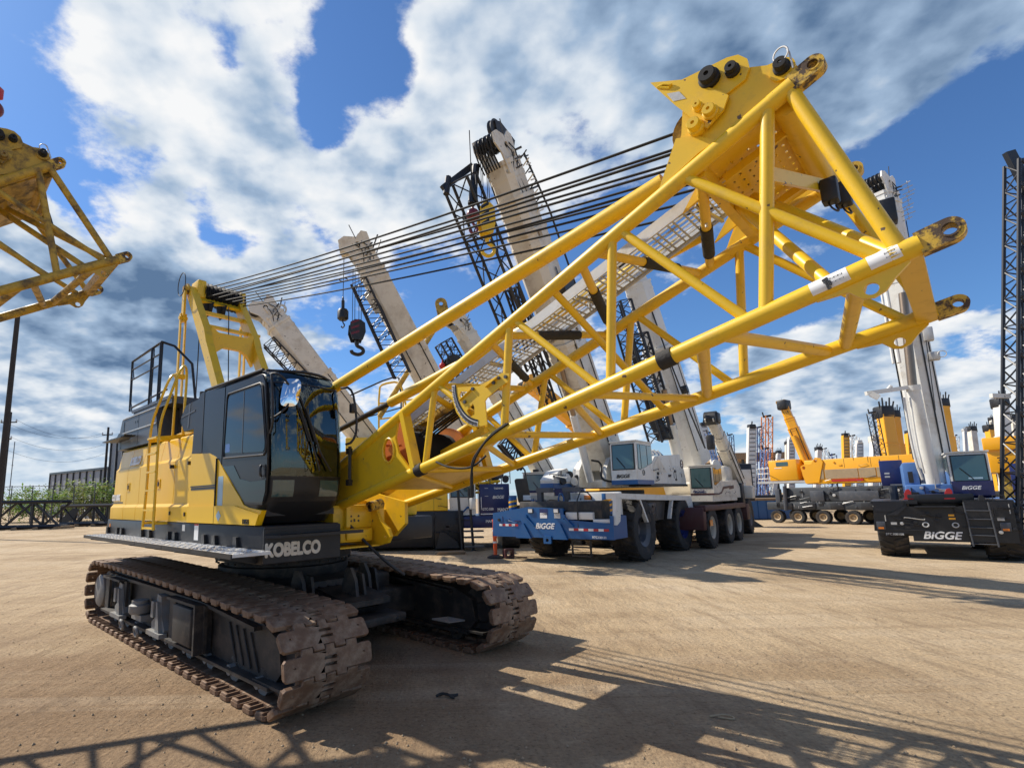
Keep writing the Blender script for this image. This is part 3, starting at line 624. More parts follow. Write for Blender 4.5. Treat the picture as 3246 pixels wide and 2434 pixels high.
# --- cab
ZL = [1.53, 1.60, 1.72, 1.82, 2.0, 2.3, 2.6, 2.8, 2.92, 2.985, 3.01]
UF = [2.14, 2.22, 2.335, 2.375, 2.392, 2.392, 2.365, 2.335, 2.305, 2.26, 2.18]
def uf(z):
    for (z0, a), (z1, b) in zip(zip(ZL, UF), zip(ZL[1:], UF[1:])):
        if z0 <= z <= z1: return a + (b - a) * (z - z0) / (z1 - z0)
    return UF[0] if z < ZL[0] else UF[-1]
CV0, CV1, CU0 = -1.5, -.66, .76
def cab_ring(z, off=0., n=7, rear=None):
    """plan outline of the cab at height z: rear corners square, front corners round; starts rear/near"""
    ins = max(0, (z - 2.9)) * .35; f = uf(z); v0, v1 = CV0 + ins - off, CV1 - ins + off; r_ = .16; f += off
    bow = .045
    pts = [(CU0 if rear is None else rear, v0)]
    for i in range(n + 1): a = R(-90 + 90 * i / n); pts.append((f - bow - r_ + (r_) * math.cos(a), v0 + r_ + r_ * math.sin(a)))
    for i in range(1, 6):
        t = i / 6; pts.append((f - bow + bow * math.sin(math.pi * t), v0 + r_ + (v1 - v0 - 2 * r_) * t))
    for i in range(n + 1): a = R(90 * i / n); pts.append((f - bow - r_ + r_ * math.cos(a), v1 - r_ + r_ * math.sin(a)))
    pts.append((CU0 if rear is None else rear, v1))
    return [Vector((u, v, z)) for u, v in pts]
# ring indices: 0 rear near; 1..8 near front corner; 9..13 front; 14..21 far front corner; 22 rear far
m = MB(); rings = [cab_ring(z) for z in ZL]
i0 = ZL.index(1.82)
m.loft(rings, skip=lambda i, j: (ZL[i] >= 1.82 and ZL[i + 1] <= 2.985 and 4 <= j <= 17))
cab = m.build('cab', 'dark_cab', crane, 35, fix=True)
# windscreen follows the front opening
zz = [1.80, 1.9, 2.0, 2.15, 2.3, 2.45, 2.6, 2.7, 2.8, 2.88, 2.95, 2.99]
m = MB(); rr_ = [cab_ring(z, .004)[3:20] for z in zz]
n_ = len(rr_[0])
m.add([q for r_ in rr_ for q in r_], [(i * n_ + j, i * n_ + j + 1, (i + 1) * n_ + j + 1, (i + 1) * n_ + j) for i in range(len(rr_) - 1) for j in range(n_ - 1)])
ws = m.build('windscreen', 'windscreen', cab, 60)
def front_strip(name, z0, z1, j0, j1, mname, off, par, nz=8):
    m = MB(); rr2 = [cab_ring(z0 + (z1 - z0) * i / nz, off)[j0:j1 + 1] for i in range(nz + 1)]; k = len(rr2[0])
    m.add([q for r_ in rr2 for q in r_], [(i * k + j, i * k + j + 1, (i + 1) * k + j + 1, (i + 1) * k + j) for i in range(nz) for j in range(k - 1)])
    return m.build(name, mname, par, 60)
front_strip('lower_mask', 1.73, 1.955, 3, 19, 'dark_cab', .006, cab)
for j0, j1 in ((5, 9), (12, 16)): front_strip('lower_window', 1.775, 1.93, j0, j1, 'glass_green', .009, cab)
front_strip('window_seal', 1.955, 1.967, 3, 19, 'black', .009, cab, 1); front_strip('window_seal', 2.86, 2.872, 3, 19, 'black', .008, cab, 1)
front_strip('window_seal', 1.73, 2.985, 3, 4, 'black', .008, cab); front_strip('window_seal', 1.73, 2.985, 18, 19, 'black', .008, cab)
# seat and controls seen through the glass
s_ = MB(); s_.bbox(1.30, 1.75, -1.32, -.86, 1.95, 2.08, .03); s_.bbox(1.22, 1.36, -1.30, -.88, 2.05, 2.60, .04); s_.bbox(1.24, 1.34, -1.2, -.98, 2.62, 2.80, .03); s_.build('driver_seat', 'seat', cab)
s_ = MB(); s_.bbox(1.35, 2.0, -1.46, -1.36, 1.7, 2.12, .02); s_.bbox(1.35, 2.0, -.82, -.72, 1.7, 2.12, .02); s_.bbox(2.05, 2.25, -1.42, -1.22, 2.0, 2.22, .02); s_.box(.8, 2.2, -1.45, -.7, 1.6, 1.66)
for v in (-1.40, -.78): s_.tube((1.9, v, 2.1), (1.95, v, 2.32), .014, 8); s_.bbox(1.93, 1.98, v - .02, v + .02, 2.3, 2.38, .01)
s_.build('console', 'interior', cab)
# wipers
for k, (v0, v1) in enumerate(((-1.02, -1.22), (-.96, -1.16))):
    z0, z1 = 2.02, 2.62
    def on(z, v, off=.02):
        r_ = cab_ring(z, off); return min((Vector((a.x + (b.x - a.x) * t, v, z)) for a, b in zip(r_[4:18], r_[5:19]) for t in [((v - a.y) / (b.y - a.y)) if abs(b.y - a.y) > 1e-6 else -1] if 0 <= t <= 1), key=lambda q: -q.x, default=Vector((uf(z) + off, v, z)))
    m = MB(); m.path([on(z0, v0 + .08 * k, .035), on(2.2, v0 + (v1 - v0) * .3, .035), on(z1, v1, .03)], .010, 6); m.build('wiper_arm', 'blacktext', cab)
    m = MB(); m.path([on(2.30, v1 + .09, .018), on(2.5, v1 + .03, .018), on(2.80, v1 - .07, .018)], .009, 6); m.build('wiper_blade', 'blacktext', cab)
# near side: door skin, windows, handle
m = MB(); m.prism([(.90, 1.60), (2.08, 1.60), (2.27, 1.70), (2.31, 1.85), (2.31, 2.35), (2.23, 2.86), (2.17, 2.955), (1.34, 2.955), (.90, 2.955)][1:] + [(1.34, 2.10), (1.6, 1.9), (1.86, 1.70), (2.0, 1.64)], (0, -1.512, 0), (1, 0, 0), (0, 0, 1), (0, .014, 0)) if False else m.prism([(1.34, 2.12), (1.36, 2.955), (2.17, 2.945), (2.225, 2.86), (2.30, 2.40), (2.315, 2.05), (2.30, 1.80), (2.24, 1.705), (1.90, 1.715), (1.60, 1.93)], (0, -1.513, 0), (1, 0, 0), (0, 0, 1), (0, .016, 0))
dr = m.build('cab_door', 'dark_cab', crane, 30); dr.parent = cab
def sidewin(out2, holes_off=.0):
    m = MB(); m.prism(out2, (0, -1.5175, 0), (1, 0, 0), (0, 0, 1), (0, .006, 0)); o = m.build('side_window', 'glass', cab, 30); return o
sidewin([(1.415, 2.235), (1.40, 2.26), (1.435, 2.80), (1.46, 2.835), (2.12, 2.838), (2.16, 2.81), (2.265, 2.28), (2.262, 2.22), (2.235, 2.195)])
sidewin([(1.375, 2.105), (1.63, 2.10), (1.78, 1.96), (2.0, 1.925), (2.30, 1.93), (2.30, 1.83), (2.25, 1.72), (1.90, 1.735), (1.62, 1.945)])
m = MB(); q_ = [(1.385, 2.19), (1.375, 2.22), (1.412, 2.83), (1.44, 2.862), (2.14, 2.865), (2.185, 2.83), (2.295, 2.28), (2.29, 2.19), (2.25, 2.165)]
m.path([(u, -1.516, z) for u, z in q_ + q_[:1]], .010, 6); m.build('window_seal', 'black', cab)
m = MB(); m.box(1.80, 1.812, -1.5205, -1.517, 2.21, 2.836); m.build('window_divider', 'grey_panel', cab)
m = MB(); m.prism([(2.02, 2.08), (2.29, 2.075), (2.30, 1.95), (2.22, 1.945)], (0, -1.519, 0), (1, 0, 0), (0, 0, 1), (0, .003, 0)); m.build('handle_recess', 'black', cab)
m = MB(); m.path([(2.24, -1.53, 2.065), (2.25, -1.545, 2.05), (2.255, -1.545, 1.98), (2.245, -1.53, 1.965)], .012, 8, 1); m.build('door_handle', 'black', cab)
m = MB(); m.box(1.42, 1.52, -1.5185, -1.5165, 2.245, 2.33); m.build('sticker', 'violet_blue', cab)
# rear side panel behind the door
m = MB(); m.prism([(.79, 1.60), (1.31, 2.06), (1.33, 2.955), (.80, 2.985)], (0, -1.510, 0), (1, 0, 0), (0, 0, 1), (0, .012, 0)); m.build('rear_quarter_panel', 'dark_cab', cab, 30)
m = MB(); m.box(.765, .785, -1.513, -1.5, 2.29, 3.0); m.build('window_seal', 'black', cab)
m = MB(); m.prism([(.48, 2.30), (.752, 2.29), (.748, 3.0), (.66, 2.985), (.57, 2.93), (.22, 2.91), (.08, 2.79), (.06, 2.72), (.20, 2.59), (.50, 2.592)], (0, -1.505, 0), (1, 0, 0), (0, 0, 1), (0, .35, 0)); rq = m.build('cab_rear_fairing', 'dark', crane, 25)
m = MB(); m.prism([(.105, 2.765), (.52, 2.80), (.52, 2.818), (.10, 2.783)], (0, -1.511, 0), (1, 0, 0), (0, 0, 1), (0, .008, 0)); m.prism([(.30, 2.62), (.34, 2.62), (.37, 2.915), (.33, 2.915)], (0, -1.5085, 0), (1, 0, 0), (0, 0, 1), (0, .004, 0)); m.build('trim', 'grey_panel', rq)
m = MB(); m.box(.47, .76, -1.49, -1.15, 2.296, 2.30); m.build('trim', 'black', rq)
# roof lip and antenna bits
m = MB(); m.path([(.76, -1.49, 3.012), (2.1, -1.47, 3.012)], .016, 8); m.path([(2.12, -1.45, 3.0), (2.24, -1.2, 3.005), (2.27, -1.08, 3.005), (2.24, -.9, 3.005), (2.12, -.72, 3.0)], .016, 8, 1); m.bbox(.92, 1.02, -1.42, -1.34, 3.01, 3.06, .01); m.bbox(1.9, 2.05, -1.40, -1.2, 3.01, 3.045, .015); m.bbox(1.25, 1.6, -1.2, -.85, 3.01, 3.06, .02); m.build('roof_trim', 'dark', cab)
# mirror on the near front corner
m = MB(); cen = Vector((2.44, -1.36, 2.745)); ax = Vector((.06, 1, .04)).normalized(); nrm = (CAM - (O0 + EU * 2.44 + EV * -1.36 + Vector((0, 0, 2.7)))); nrm = Vector((nrm.dot(EU), nrm.dot(EV), nrm.z)).normalized(); nrm = (nrm + Vector((.25, -.1, .38))).normalized()
ax = (Vector((0, 0, 1)).cross(nrm)).normalized(); ay = nrm.cross(ax); V_, F_ = [], []
nr, na = 6, 28
for i in range(nr + 1):
    for j in range(na):
        a = 2 * math.pi * j / na; q = i / nr; ca, sa = math.cos(a), math.sin(a); sq = (abs(ca) ** 4 + abs(sa) ** 4) ** -.25
        x, y = ca * sq * q * .085, sa * sq * q * .14
        V_.append(cen + ax * (x + y * .14) + ay * y + nrm * (.022 * (1 - q * q)))
F_ = [(i * na + j, i * na + (j + 1) % na, (i + 1) * na + (j + 1) % na, (i + 1) * na + j) for i in range(nr) for j in range(na)]
m.add(V_, F_); mi = m.build('mirror', 'chrome', cab, 60)
m = MB(); m.add([q - nrm * .012 - nrm * (.05 if i < na * 3 else 0) for i, q in enumerate(V_)], [f[::-1] for f in F_]); m.build('mirror_shell', 'black', cab, 60)
m = MB(); m.path([(2.30, -1.50, 2.93), (2.40, -1.49, 2.92), (2.44, -1.44, 2.88), (2.43, -1.38, 2.82)], .011, 8, 1); m.build('mirror_arm', 'black', cab); m = MB(); m.path([(2.34, -1.50, 2.50), (2.41, -1.47, 2.52), (2.45, -1.40, 2.60), (2.44, -1.37, 2.66)], .011, 8, 1); m.build('mirror_arm', 'black', cab)
m = MB(); m.path([(2.30, -1.50, 2.93), (2.37, -1.52, 2.90), (2.40, -1.52, 2.60), (2.41, -1.52, 2.42), (2.33, -1.50, 2.36)], .012, 8, 1); m.build('grab_rail', 'black', cab)
m = MB(); m.path([(2.28, -.68, 2.90), (2.38, -.64, 2.90), (2.41, -.60, 2.78), (2.42, -.57, 2.45), (2.40, -.62, 2.32), (2.34, -.66, 2.30)], .013, 8, 1); m.build('grab_rail', 'black', cab)
m = MB(); m.bbox(2.40, 2.45, -.665, -.61, 2.62, 2.72, .01); m.tube((2.36, -.62, 2.28), (2.36, -.62, 1.88), .018, 8); m.box(2.33, 2.38, -.65, -.60, 2.2, 2.26); m.box(2.33, 2.38, -.65, -.60, 1.88, 1.94); m.build('corner_bracket', 'black', cab)

# --- engine hood at the rear, guard rail and ladder
m = MB(); m.prism([(-2.90, 2.60), (-2.90, 2.80), (-2.76, 3.08), (-2.52, 3.10), (-1.18, 3.09), (-1.0, 2.60)], (0, -1.42, 0), (1, 0, 0), (0, 0, 1), (0, .9, 0)); hood = m.build('engine_hood', 'grey_panel', crane, 25)
m = MB(); m.prism([(-2.80, 2.80), (-2.66, 3.04), (-2.62, 3.04), (-2.62, 2.80)], (0, -1.425, 0), (1, 0, 0), (0, 0, 1), (0, .004, 0)); m.box(-1.92, -1.908, -1.4225, -1.42, 2.62, 3.08); m.box(-2.08, -2.05, -1.4245, -1.42, 2.96, 2.99); m.box(-1.98, -1.95, -1.4245, -1.42, 2.96, 2.99); m.build('hood_seam', 'blacktext', hood)
m = MB(); m.box(-2.84, -1.1, -1.432, -1.42, 2.845, 2.862); m.box(-2.70, -1.15, -1.432, -1.42, 3.075, 3.09); m.build('hood_trim', 'galv', hood)
m = MB(); m.prism([(-3.02, -1.62), (-2.0, -1.62), (-1.9, -1.5), (-2.3, -1.43), (-2.9, -1.43)], (0, 0, 2.725), (1, 0, 0), (0, 1, 0), (0, 0, .016)); m.prism([(-2.3, 2.74), (-1.95, 2.74), (-1.9, 2.76), (-2.2, 2.80)], (0, -1.6, 0), (1, 0, 0), (0, 0, 1), (0, .15, 0)); m.build('side_shelf', 'dark', hood)
for k in range(4):
    m = MB(); m.box(-2.82, -2.74, -1.426, -1.42, 2.62 + .03 * k, 2.635 + .03 * k); m.build('louvre', 'blacktext', hood)
m = MB(); m.box(-2.45, -.75, -1.35, -.55, 3.10, 3.20); m.box(-2.5, -.7, -1.365, -1.35, 3.17, 3.215); m.build('hood_platform', 'grey_panel', crane)
m = MB(); m.bbox(-1.05, .05, -1.15, -.55, 2.55, 3.10, .03); m.tube((-.75, -.9, 3.1), (-.75, -.9, 3.3), .08, 14); m.build('exhaust_box', 'black_steel', crane)
gr = MB(); P3 = lambda u, z, v=-1.35: (u, v, z)
m = MB(); m.path([P3(-2.66, 3.22), P3(-2.70, 4.06), P3(-1.31, 4.085), P3(-1.22, 4.03, -1.2), P3(-1.05, 3.76, -1.0), P3(-.98, 3.2, -.95)], .019, 8)
for u in (-1.70, -1.32): m.beam(P3(u, 3.2), P3(u, 4.07), .05, .012, up=(1, 0, 0)); m.tube(P3(u, 3.2), P3(u, 4.07), .02, 8)
for z in (3.915, 3.745): m.tube(P3(-2.68, z), P3(-1.32, z), .012, 8)
m.tube(P3(-2.68, 3.27), P3(-.98, 3.32), .014, 8)
for u, z in ((-2.64, 3.78), (-1.68, 3.93), (-2.62, 3.22), (-1.68, 3.24)): m.prism([(0, 0), (.10, -.03), (.03, .12)], P3(u, z, -1.36), (1, 0, 0), (0, 0, 1), (0, .012, 0))
m.build('guard_rail', 'lattice_black', crane)
m = MB()
for k in (0, 1):
    du = .33 * k
    m.path([(-.66 + .46 * k, -1.66, 1.42), (-.645 + .44 * k, -1.65, 2.0), (-.84 + .33 * k, -1.60, 2.50), (-.83 + .30 * k, -1.60, 2.78), (-.58 + du, -1.60, 3.13), (-.30 + du * 1.2, -1.58, 3.45), (-.22 + du * 1.2, -1.52, 3.53), (-.6 + du * 1.2, -1.36, 3.60), (-1.1 + du * 1.35, -1.25, 3.68), (-1.23 + du * 1.4, -1.2, 3.55), (-1.26 + du * 1.4, -1.2, 3.0), (-1.28 + du * 1.4, -1.2, 2.62)][:12], .018, 8, 1) if False else None
lad = MB()
rails = (((-.60, -1.66, 1.42), (-.56, -1.65, 2.0), (-.60, -1.645, 2.52), (-.59, -1.63, 2.80), (-.50, -1.58, 3.05), (-.42, -1.52, 3.32), (-.46, -1.45, 3.43), (-.62, -1.36, 3.44), (-.70, -1.32, 3.35), (-.72, -1.32, 3.0), (-.74, -1.32, 2.60)),
         ((-.20, -1.66, 1.42), (-.24, -1.65, 2.0), (-.26, -1.645, 2.52), (-.25, -1.63, 2.80), (-.16, -1.58, 3.05), (-.06, -1.52, 3.36), (-.10, -1.45, 3.48), (-.26, -1.36, 3.50), (-.33, -1.32, 3.40), (-.35, -1.32, 3.0), (-.37, -1.32, 2.60)))
for r_ in rails: lad.path(r_, .017, 8, 2)
for z in (1.44, 1.66, 1.90, 2.13, 2.36, 2.56):
    t = (z - 1.42) / 1.1; a = -.60 + .0 * t; b = -.20 - .06 * t
    lad.beam((a, -1.655, z), (b, -1.655, z), .035, .022, up=(0, 0, 1))
for u in (-.6, -.22):
    lad.beam((u, -1.645, 2.54), (u - .1, -1.30, 2.60), .03, .05); lad.beam((u, -1.66, 1.5), (u, -1.5, 1.5), .03, .03)
lad.beam((-.6, -1.30, 2.62), (.1, -1.30, 2.66), .03, .06)
lad.build('ladder', 'yellow', crane)

# --- centre frame with boom foot lugs
m = MB(); m.bbox(-2.7, 1.75, -.45, .45, 1.3, 1.62, .02)
for v in (-.47, .36): m.prism([(-2.6, 1.3), (1.9, 1.3), (2.1, 1.45), (2.1, 1.70), (1.6, 1.80), (1.0, 2.05), (.2, 2.1), (-.8, 2.6), (-2.6, 2.6)], (0, v, 0), (1, 0, 0), (0, 0, 1), (0, .05, 0))
m.bbox(1.9, 2.12, -.56, -.13, 1.29, 1.43, .02)
m.bbox(1.5, 2.04, -.60, .10, 1.43, 1.68, .01)
cf = m.build('revolving_frame', 'yellow', crane, 30)
for v in (-.09,):
    m = MB(); m.prism([(1.5, 1.24), (2.2, 1.24), (2.32, 1.27), (2.37, 1.34), (2.33, 1.42), (2.2, 1.50), (2.14, 1.60), (2.13, 1.68), (1.5, 1.70)], (0, v, 0), (1, 0, 0), (0, 0, 1), (0, .04, 0), [circ(2.28, 1.335, .022, 12)]); m.build('lug_plate', 'yellow', cf, 30)
m = MB(); m.bbox(2.1, 2.15, -.50, -.19, 1.31, 1.42, .02); m.bbox(1.9, 2.2, -.62, -.1, 1.235, 1.25, .004); m.build('front_beam', 'yellow', cf, 30)
for v in (-.37, -.27):
    for z in (1.51, 1.56): b_ = MB(); b_.tube((2.03, v, z), (2.046, v, z), .011, 8); b_.build('bolt', 'blacktext', cf)
m = MB(); m.box(2.041, 2.044, -.335, -.315, 1.50, 1.53); m.build('bolt', 'blacktext', cf)
m = MB(); m.lathe([(.03, 0), (.055, 0), (.055, .2), (.03, .2)], (2.2, -.24, 1.66), (-.25, 1, .15), 16, closed=False); m.lathe([(0, .05), (.035, .05)], (2.2, -.24, 1.66), (-.25, 1, .15), 16, closed=False); m.build('boom_foot_pin', 'yellow_worn', cf)
# far side housing and counterweight tray hidden behind
m = MB(); m.bbox(-2.8, 1.1, .70, 1.5, 1.5, 2.45, .04); m.build('far_side_house', 'yellow', crane)

# --- gantry
def LG(u, v, z): return (u, v, z)
def leg_u(z): return -2.75 + (5.55 - z) * .667
gm_ = MB()
for v in (-.44, .44):
    gm_.prism([(leg_u(5.62) - .06, 5.62), (leg_u(5.62) + .08, 5.62), (leg_u(5.3) + .10, 5.3), (leg_u(4.65) + .17, 4.65), (leg_u(4.4) + .12, 4.4), (leg_u(2.3) + .10, 2.3), (leg_u(2.3) - .10, 2.3), (leg_u(5.1) - .13, 5.1), (leg_u(5.45) - .15, 5.45)], (0, v - .065, 0), (1, 0, 0), (0, 0, 1), (0, .13, 0))
gan = gm_.build('gantry', 'yellow', crane, 30)
m = MB(); m.beam((leg_u(5.08), -.38, 5.08), (leg_u(5.08), .38, 5.08), .07, .06); m.beam((leg_u(4.78), -.38, 4.78), (leg_u(4.78), .62, 4.78), .08, .05)
m.prism([(-.38, 4.70), (-.38, 4.30), (-.26, 4.28), (-.15, 4.37), (.15, 4.37), (.27, 4.30), (.38, 4.12), (.38, 4.70), (.25, 4.62), (-.25, 4.62)], (leg_u(4.5) - .02, 0, 0), (0, 1, 0), (-.0, 0, 1), (.10, 0, 0)); m.build('cross_member', 'yellow', gan, 30)
m = MB(); m.beam((leg_u(5.42), -.5, 5.40), (leg_u(5.42), .5, 5.40), .24, .05, up=(.667, 0, .75)); m.bbox(-2.95, -2.62, -.40, -.24, 5.42, 5.76, .03); m.bbox(-2.95, -2.62, .40, .52, 5.42, 5.72, .03); m.build('sheave_frame', 'yellow', gan, 30)
for k in range(10):
    m = MB(); v = -.24 + k * .078; m.lathe([(0, -.026), (.20, -.026), (.215, -.034), (.17, -.008), (.17, .008), (.215, .034), (.20, .026), (0, .026)], (-2.80, v, 5.56), (0, 1, 0), 24, closed=False); m.build('sheave', 'rope', gan)
m = MB(); m.tube((-2.80, -.58, 5.58), (-2.80, .58, 5.58), .055, 14); m.lathe([(0, 0), (.10, 0), (.10, .03), (.06, .03), (.06, .06), (0, .06)], (-2.80, -.51, 5.58), (0, -1, 0), 18, closed=False); m.build('pin', 'yellow_worn', gan)
for v in (-.22, .02):
    m = MB(); m.prism([(-.08, .0), (.10, .0), (.06, -.24), (.0, -.30), (-.05, -.2)], (-2.62, v, 5.36), (.2, 1, 0), (0, 0, 1), (.05, 0, 0)); m.lathe([(0, 0), (.09, 0), (.09, .06), (0, .06)], (-2.62, v, 5.25), (0, 1, 0), 14, closed=False); m.build('hanging_sheave', 'rope', gan)
for v in (-.56, .56):
    m = MB(); m.box(-2.86, -2.76, v - .02, v + .02, 4.95, 5.62); m.box(-2.84, -2.78, v - .055, v - .03, 2.3, 5.1); m.box(-2.84, -2.78, v + .03, v + .055, 2.3, 5.1); m.tube((-2.81, v - .07, 5.02), (-2.81, v + .07, 5.02), .035, 10); m.tube((-2.81, v - .08, 3.95), (-2.81, v + .08, 3.95), .05, 10); m.build('tension_link', 'yellow', gan, 30)
m = MB(); m.torus((-2.80, -.62, 5.64), (.05, 1, 0), .21, .008, 40, 6); m.build('safety_pin_ring', 'black', gan)
m = MB(); m.path([(-2.7, -.30, 5.3), (-2.66, -.32, 4.0), (-2.6, -.35, 2.7)], .01, 6); m.path([(-2.2, .0, 5.2), (-2.1, .0, 4.0), (-2.0, .0, 2.7)], .01, 6); m.build('hanging_cable', 'black', gan)

# --- backstops
m = MB(); m.tube((-.3, -.42, 2.60), (5.66, -.44, 3.80), .062, 20); m.build('boom_backstop', 'yellow', crane)
m = MB(); m.tube((1.78, .42, 2.94), (5.66, .44, 3.78), .062, 20); bs = m.build('boom_backstop', 'yellow', crane)
m = MB(); m.tube((-.3, .42, 2.52), (1.80, .42, 2.945), .036, 16); m.build('backstop_rod', 'tape', bs)

# --- boom base section
A0, A1, ZU, SU, ZLW, SLW = .6596, .0407, 3.9265, .4054, 2.7547, .2395
def ch(c, u):
    s = -1 if c[0] == 'N' else 1
    return Vector((u, s * (A0 + A1 * (u - 6.5)), (ZU + SU * (u - 6.5)) if c[1] == 'U' else (ZLW + SLW * (u - 6.5))))
m = MB(); m.beam(ch('NL', 1.3) * .5 + ch('NU', 1.3) * .5, ch('FL', 1.3) * .5 + ch('FU', 1.3) * .5, .12, .12); boom = m.build('boom_base_section', 'yellow', crane)
RU, RL = .048, .050
for c, r_, u1 in (('NU', RU, 6.42), ('FU', RU, 6.42), ('NL', RL, 6.78), ('FL', RL, 6.78)):
    m = MB(); m.tube(ch(c, 1.3), ch(c, u1), r_, 20); m.build('chord', 'yellow', boom, 60)
LAC = [('NU', 6.33, 'NL', 6.20, .036), ('NU', 5.85, 'NL', 6.72, .031), ('NU', 6.44, 'NL', 6.78, .037), ('NU', 5.41, 'NL', 6.12, .029), ('NU', 5.35, 'NL', 5.26, .031), ('NU', 4.48, 'NL', 5.19, .028),
       ('NU', 4.84, 'FL', 5.12, .028), ('NU', 4.43, 'NL', 4.33, .032), ('NU', 3.58, 'NL', 4.27, .028), ('NU', 3.54, 'NL', 3.39, .030),
       ('FU', 4.9, 'FL', 4.76, .030), ('FU', 4.0, 'FL', 3.82, .030), ('FU', 5.8, 'FL', 5.73, .032), ('FU', 4.95, 'FL', 5.66, .029), ('FU', 4.04, 'FL', 4.69, .028), ('FU', 5.83, 'FL', 6.71, .031), ('FU', 6.43, 'FL', 6.82, .034),
       ('FU', 3.2, 'FL', 3.05, .030), ('FU', 3.25, 'FL', 3.8, .028),
       ('NU', 5.95, 'FU', 5.58, .034), ('NU', 5.21, 'FU', 5.5, .032), ('NU', 5.1, 'FU', 4.72, .032), ('NU', 4.28, 'FU', 4.67, .032), ('NU', 4.21, 'FU', 3.84, .030), ('NU', 3.56, 'FU', 3.77, .030), ('NU', 3.45, 'FU', 3.1, .030),
       ('NL', 6.62, 'FL', 6.37, .041), ('NL', 5.96, 'FL', 6.27, .038), ('NL', 5.86, 'FL', 5.46, .038), ('NL', 4.27, 'FL', 4.49, .028), ('NL', 4.96, 'FL', 4.54, .028), ('NL', 5.08, 'FL', 5.39, .028), ('NL', 4.09, 'FL', 3.58, .028), ('NL', 3.3, 'FL', 3.45, .028), ('NL', 3.2, 'FL', 2.75, .028),
       ]
for a, ua, b, ub, r_ in LAC:
    m = MB(); m.tube(ch(a, ua), ch(b, ub), r_, 16); m.build('lacing_tube', 'yellow', boom, 60)
for a, ub in ((Vector((6.06, .08, 3.73)), 6.76), (Vector((5.98, .0, 3.68)), 6.50)):
    m = MB(); m.tube(a, ch('NL', ub), .033, 16); m.build('lacing_tube', 'yellow', boom, 60)
m = MB(); m.prism([(0, -.46), (.75, -.50), (.75, .50), (0, .46)], Vector((2.65, 0, ZLW + SLW * (2.65 - 6.5) + .0)), Vector((1, 0, SLW)), (0, 1, 0), (0, 0, .02)); m.build('foot_plate', 'yellow', boom, 30)
m = MB(); m.beam(ch('NL', 6.80), ch('FL', 6.80), .10, .085); m.build('end_cross_member', 'yellow', boom, 30)
# rubber wraps on the top lacing where the walkway rests
for i_, (t0, t1) in {20: (.42, .75), 21: (.34, .80), 22: (.34, .72), 23: (.42, .82), 19: (.55, .85)}.items():
    a, ua, b, ub, r_ = LAC[i_]; p, q = ch(a, ua), ch(b, ub); m = MB(); m.tube(p.lerp(q, t0), p.lerp(q, t1), r_ + .009, 14); m.build('rubber_wrap', 'tape', boom)
for u0, u1 in ((3.28, 3.37), (5.60, 5.69)):
    m = MB(); m.tube(ch('NL', u0), ch('NL', u1), RL + .008, 18); m.build('rubber_wrap', 'tape', boom)
# side plates at the foot, with the oval hole
for c, hole in (('N', True), ('F', True)):
    out2 = []; pts = [(1.30, 'U'), (3.05, 'U'), (3.08, 'M'), (3.02, 'X'), (3.18, 'L'), (1.30, 'L')]
    sgn = -1 if c == 'N' else 1
    zu = lambda u: ZU + SU * (u - 6.5); zl = lambda u: ZLW + SLW * (u - 6.5); hv = lambda u: A0 + A1 * (u - 6.5)
    o2 = [(1.30, zl(1.3)), (3.22, zl(3.22)), (3.16, zl(3.16) + .08), (3.02, 2.17), (2.97, 2.32), (3.02, zu(3.02) - .02), (1.30, zu(1.3))]
    h2 = circ(2.865, 2.205, .085, 24, .115)
    sl = A1; dirv = Vector((1, sgn * A1, 0))
    m = MB(); m.prism([(u, z) for u, z in o2], Vector((0, sgn * (A0 - A1 * 6.5) - .012, 0)), dirv, (0, 0, 1), (0, .024, 0), [h2]); pl = m.build('foot_plate', 'yellow', boom, 30)
    m = MB(); m.path([Vector((u, sgn * hv(u) + sgn * .013, z)) for u, z in circ(2.865, 2.205, .088, 28, .118) + [(2.953, 2.205)]], .012, 6); m.build('hole_rim', 'yellow', boom)
for s in (-1, 1):
    m = MB(); a, b = ch('NU' if s < 0 else 'FU', 3.10), ch('NL' if s < 0 else 'FL', 3.27); m.beam(a, b, .055, .10, up=(0, 1, 0)); m.build('foot_post', 'yellow', boom, 30)
# winch inside the boom foot
m = MB(); m.lathe([(0, -.40), (.30, -.40), (.30, -.36), (.14, -.36), (.14, .36), (.30, .36), (.30, .40), (0, .40)], (2.80, 0, 2.20), (0, 1, 0), 32, closed=False); wd = m.build('winch_drum', 'orange', boom)
m = MB(); m.lathe([(0.15, -.355)] + [q for i in range(24) for q in ((.225, -.35 + i * .0292), (.205, -.3355 + i * .0292))] + [(.15, .355)], (2.80, 0, 2.20), (0, 1, 0), 28, closed=False); m.build('rope_wrap', 'rope', wd)
m = MB(); m.beam((2.83, -.46, 2.24), (2.93, -.46, 2.13), .05, .05); m.tube((2.9, -.50, 2.12), (2.9, -.42, 2.13), .018, 8); m.tube((2.75, -.45, 2.265), (2.97, -.45, 2.25), .012, 8); m.build('pawl_lever', 'orange', wd)
m = MB(); m.prism([(2.9, 1.95), (3.6, 2.35), (3.62, 2.42), (2.95, 2.20), (2.75, 2.05)], (0, .05, 0), (1, 0, 0), (0, 0, 1), (0, .35, 0)); m.build('winch_frame', 'yellow', boom, 30)
m = MB(); m.prism([(2.6, 2.45), (3.5, 2.62), (3.5, 2.70), (2.6, 2.55)], (0, -.1, 0), (1, 0, 0), (0, 0, 1), (0, .3, 0)); m.build('rope_guide', 'yellow_old', boom, 30)
m = MB()
for k in range(5): m.path([(2.9, -.2 + k * .05, 2.34), (3.2, -.15 + k * .05, 2.50), (3.8, -.1 + k * .04, 2.75)], .010, 6)
m.build('hoist_rope', 'rope', boom)
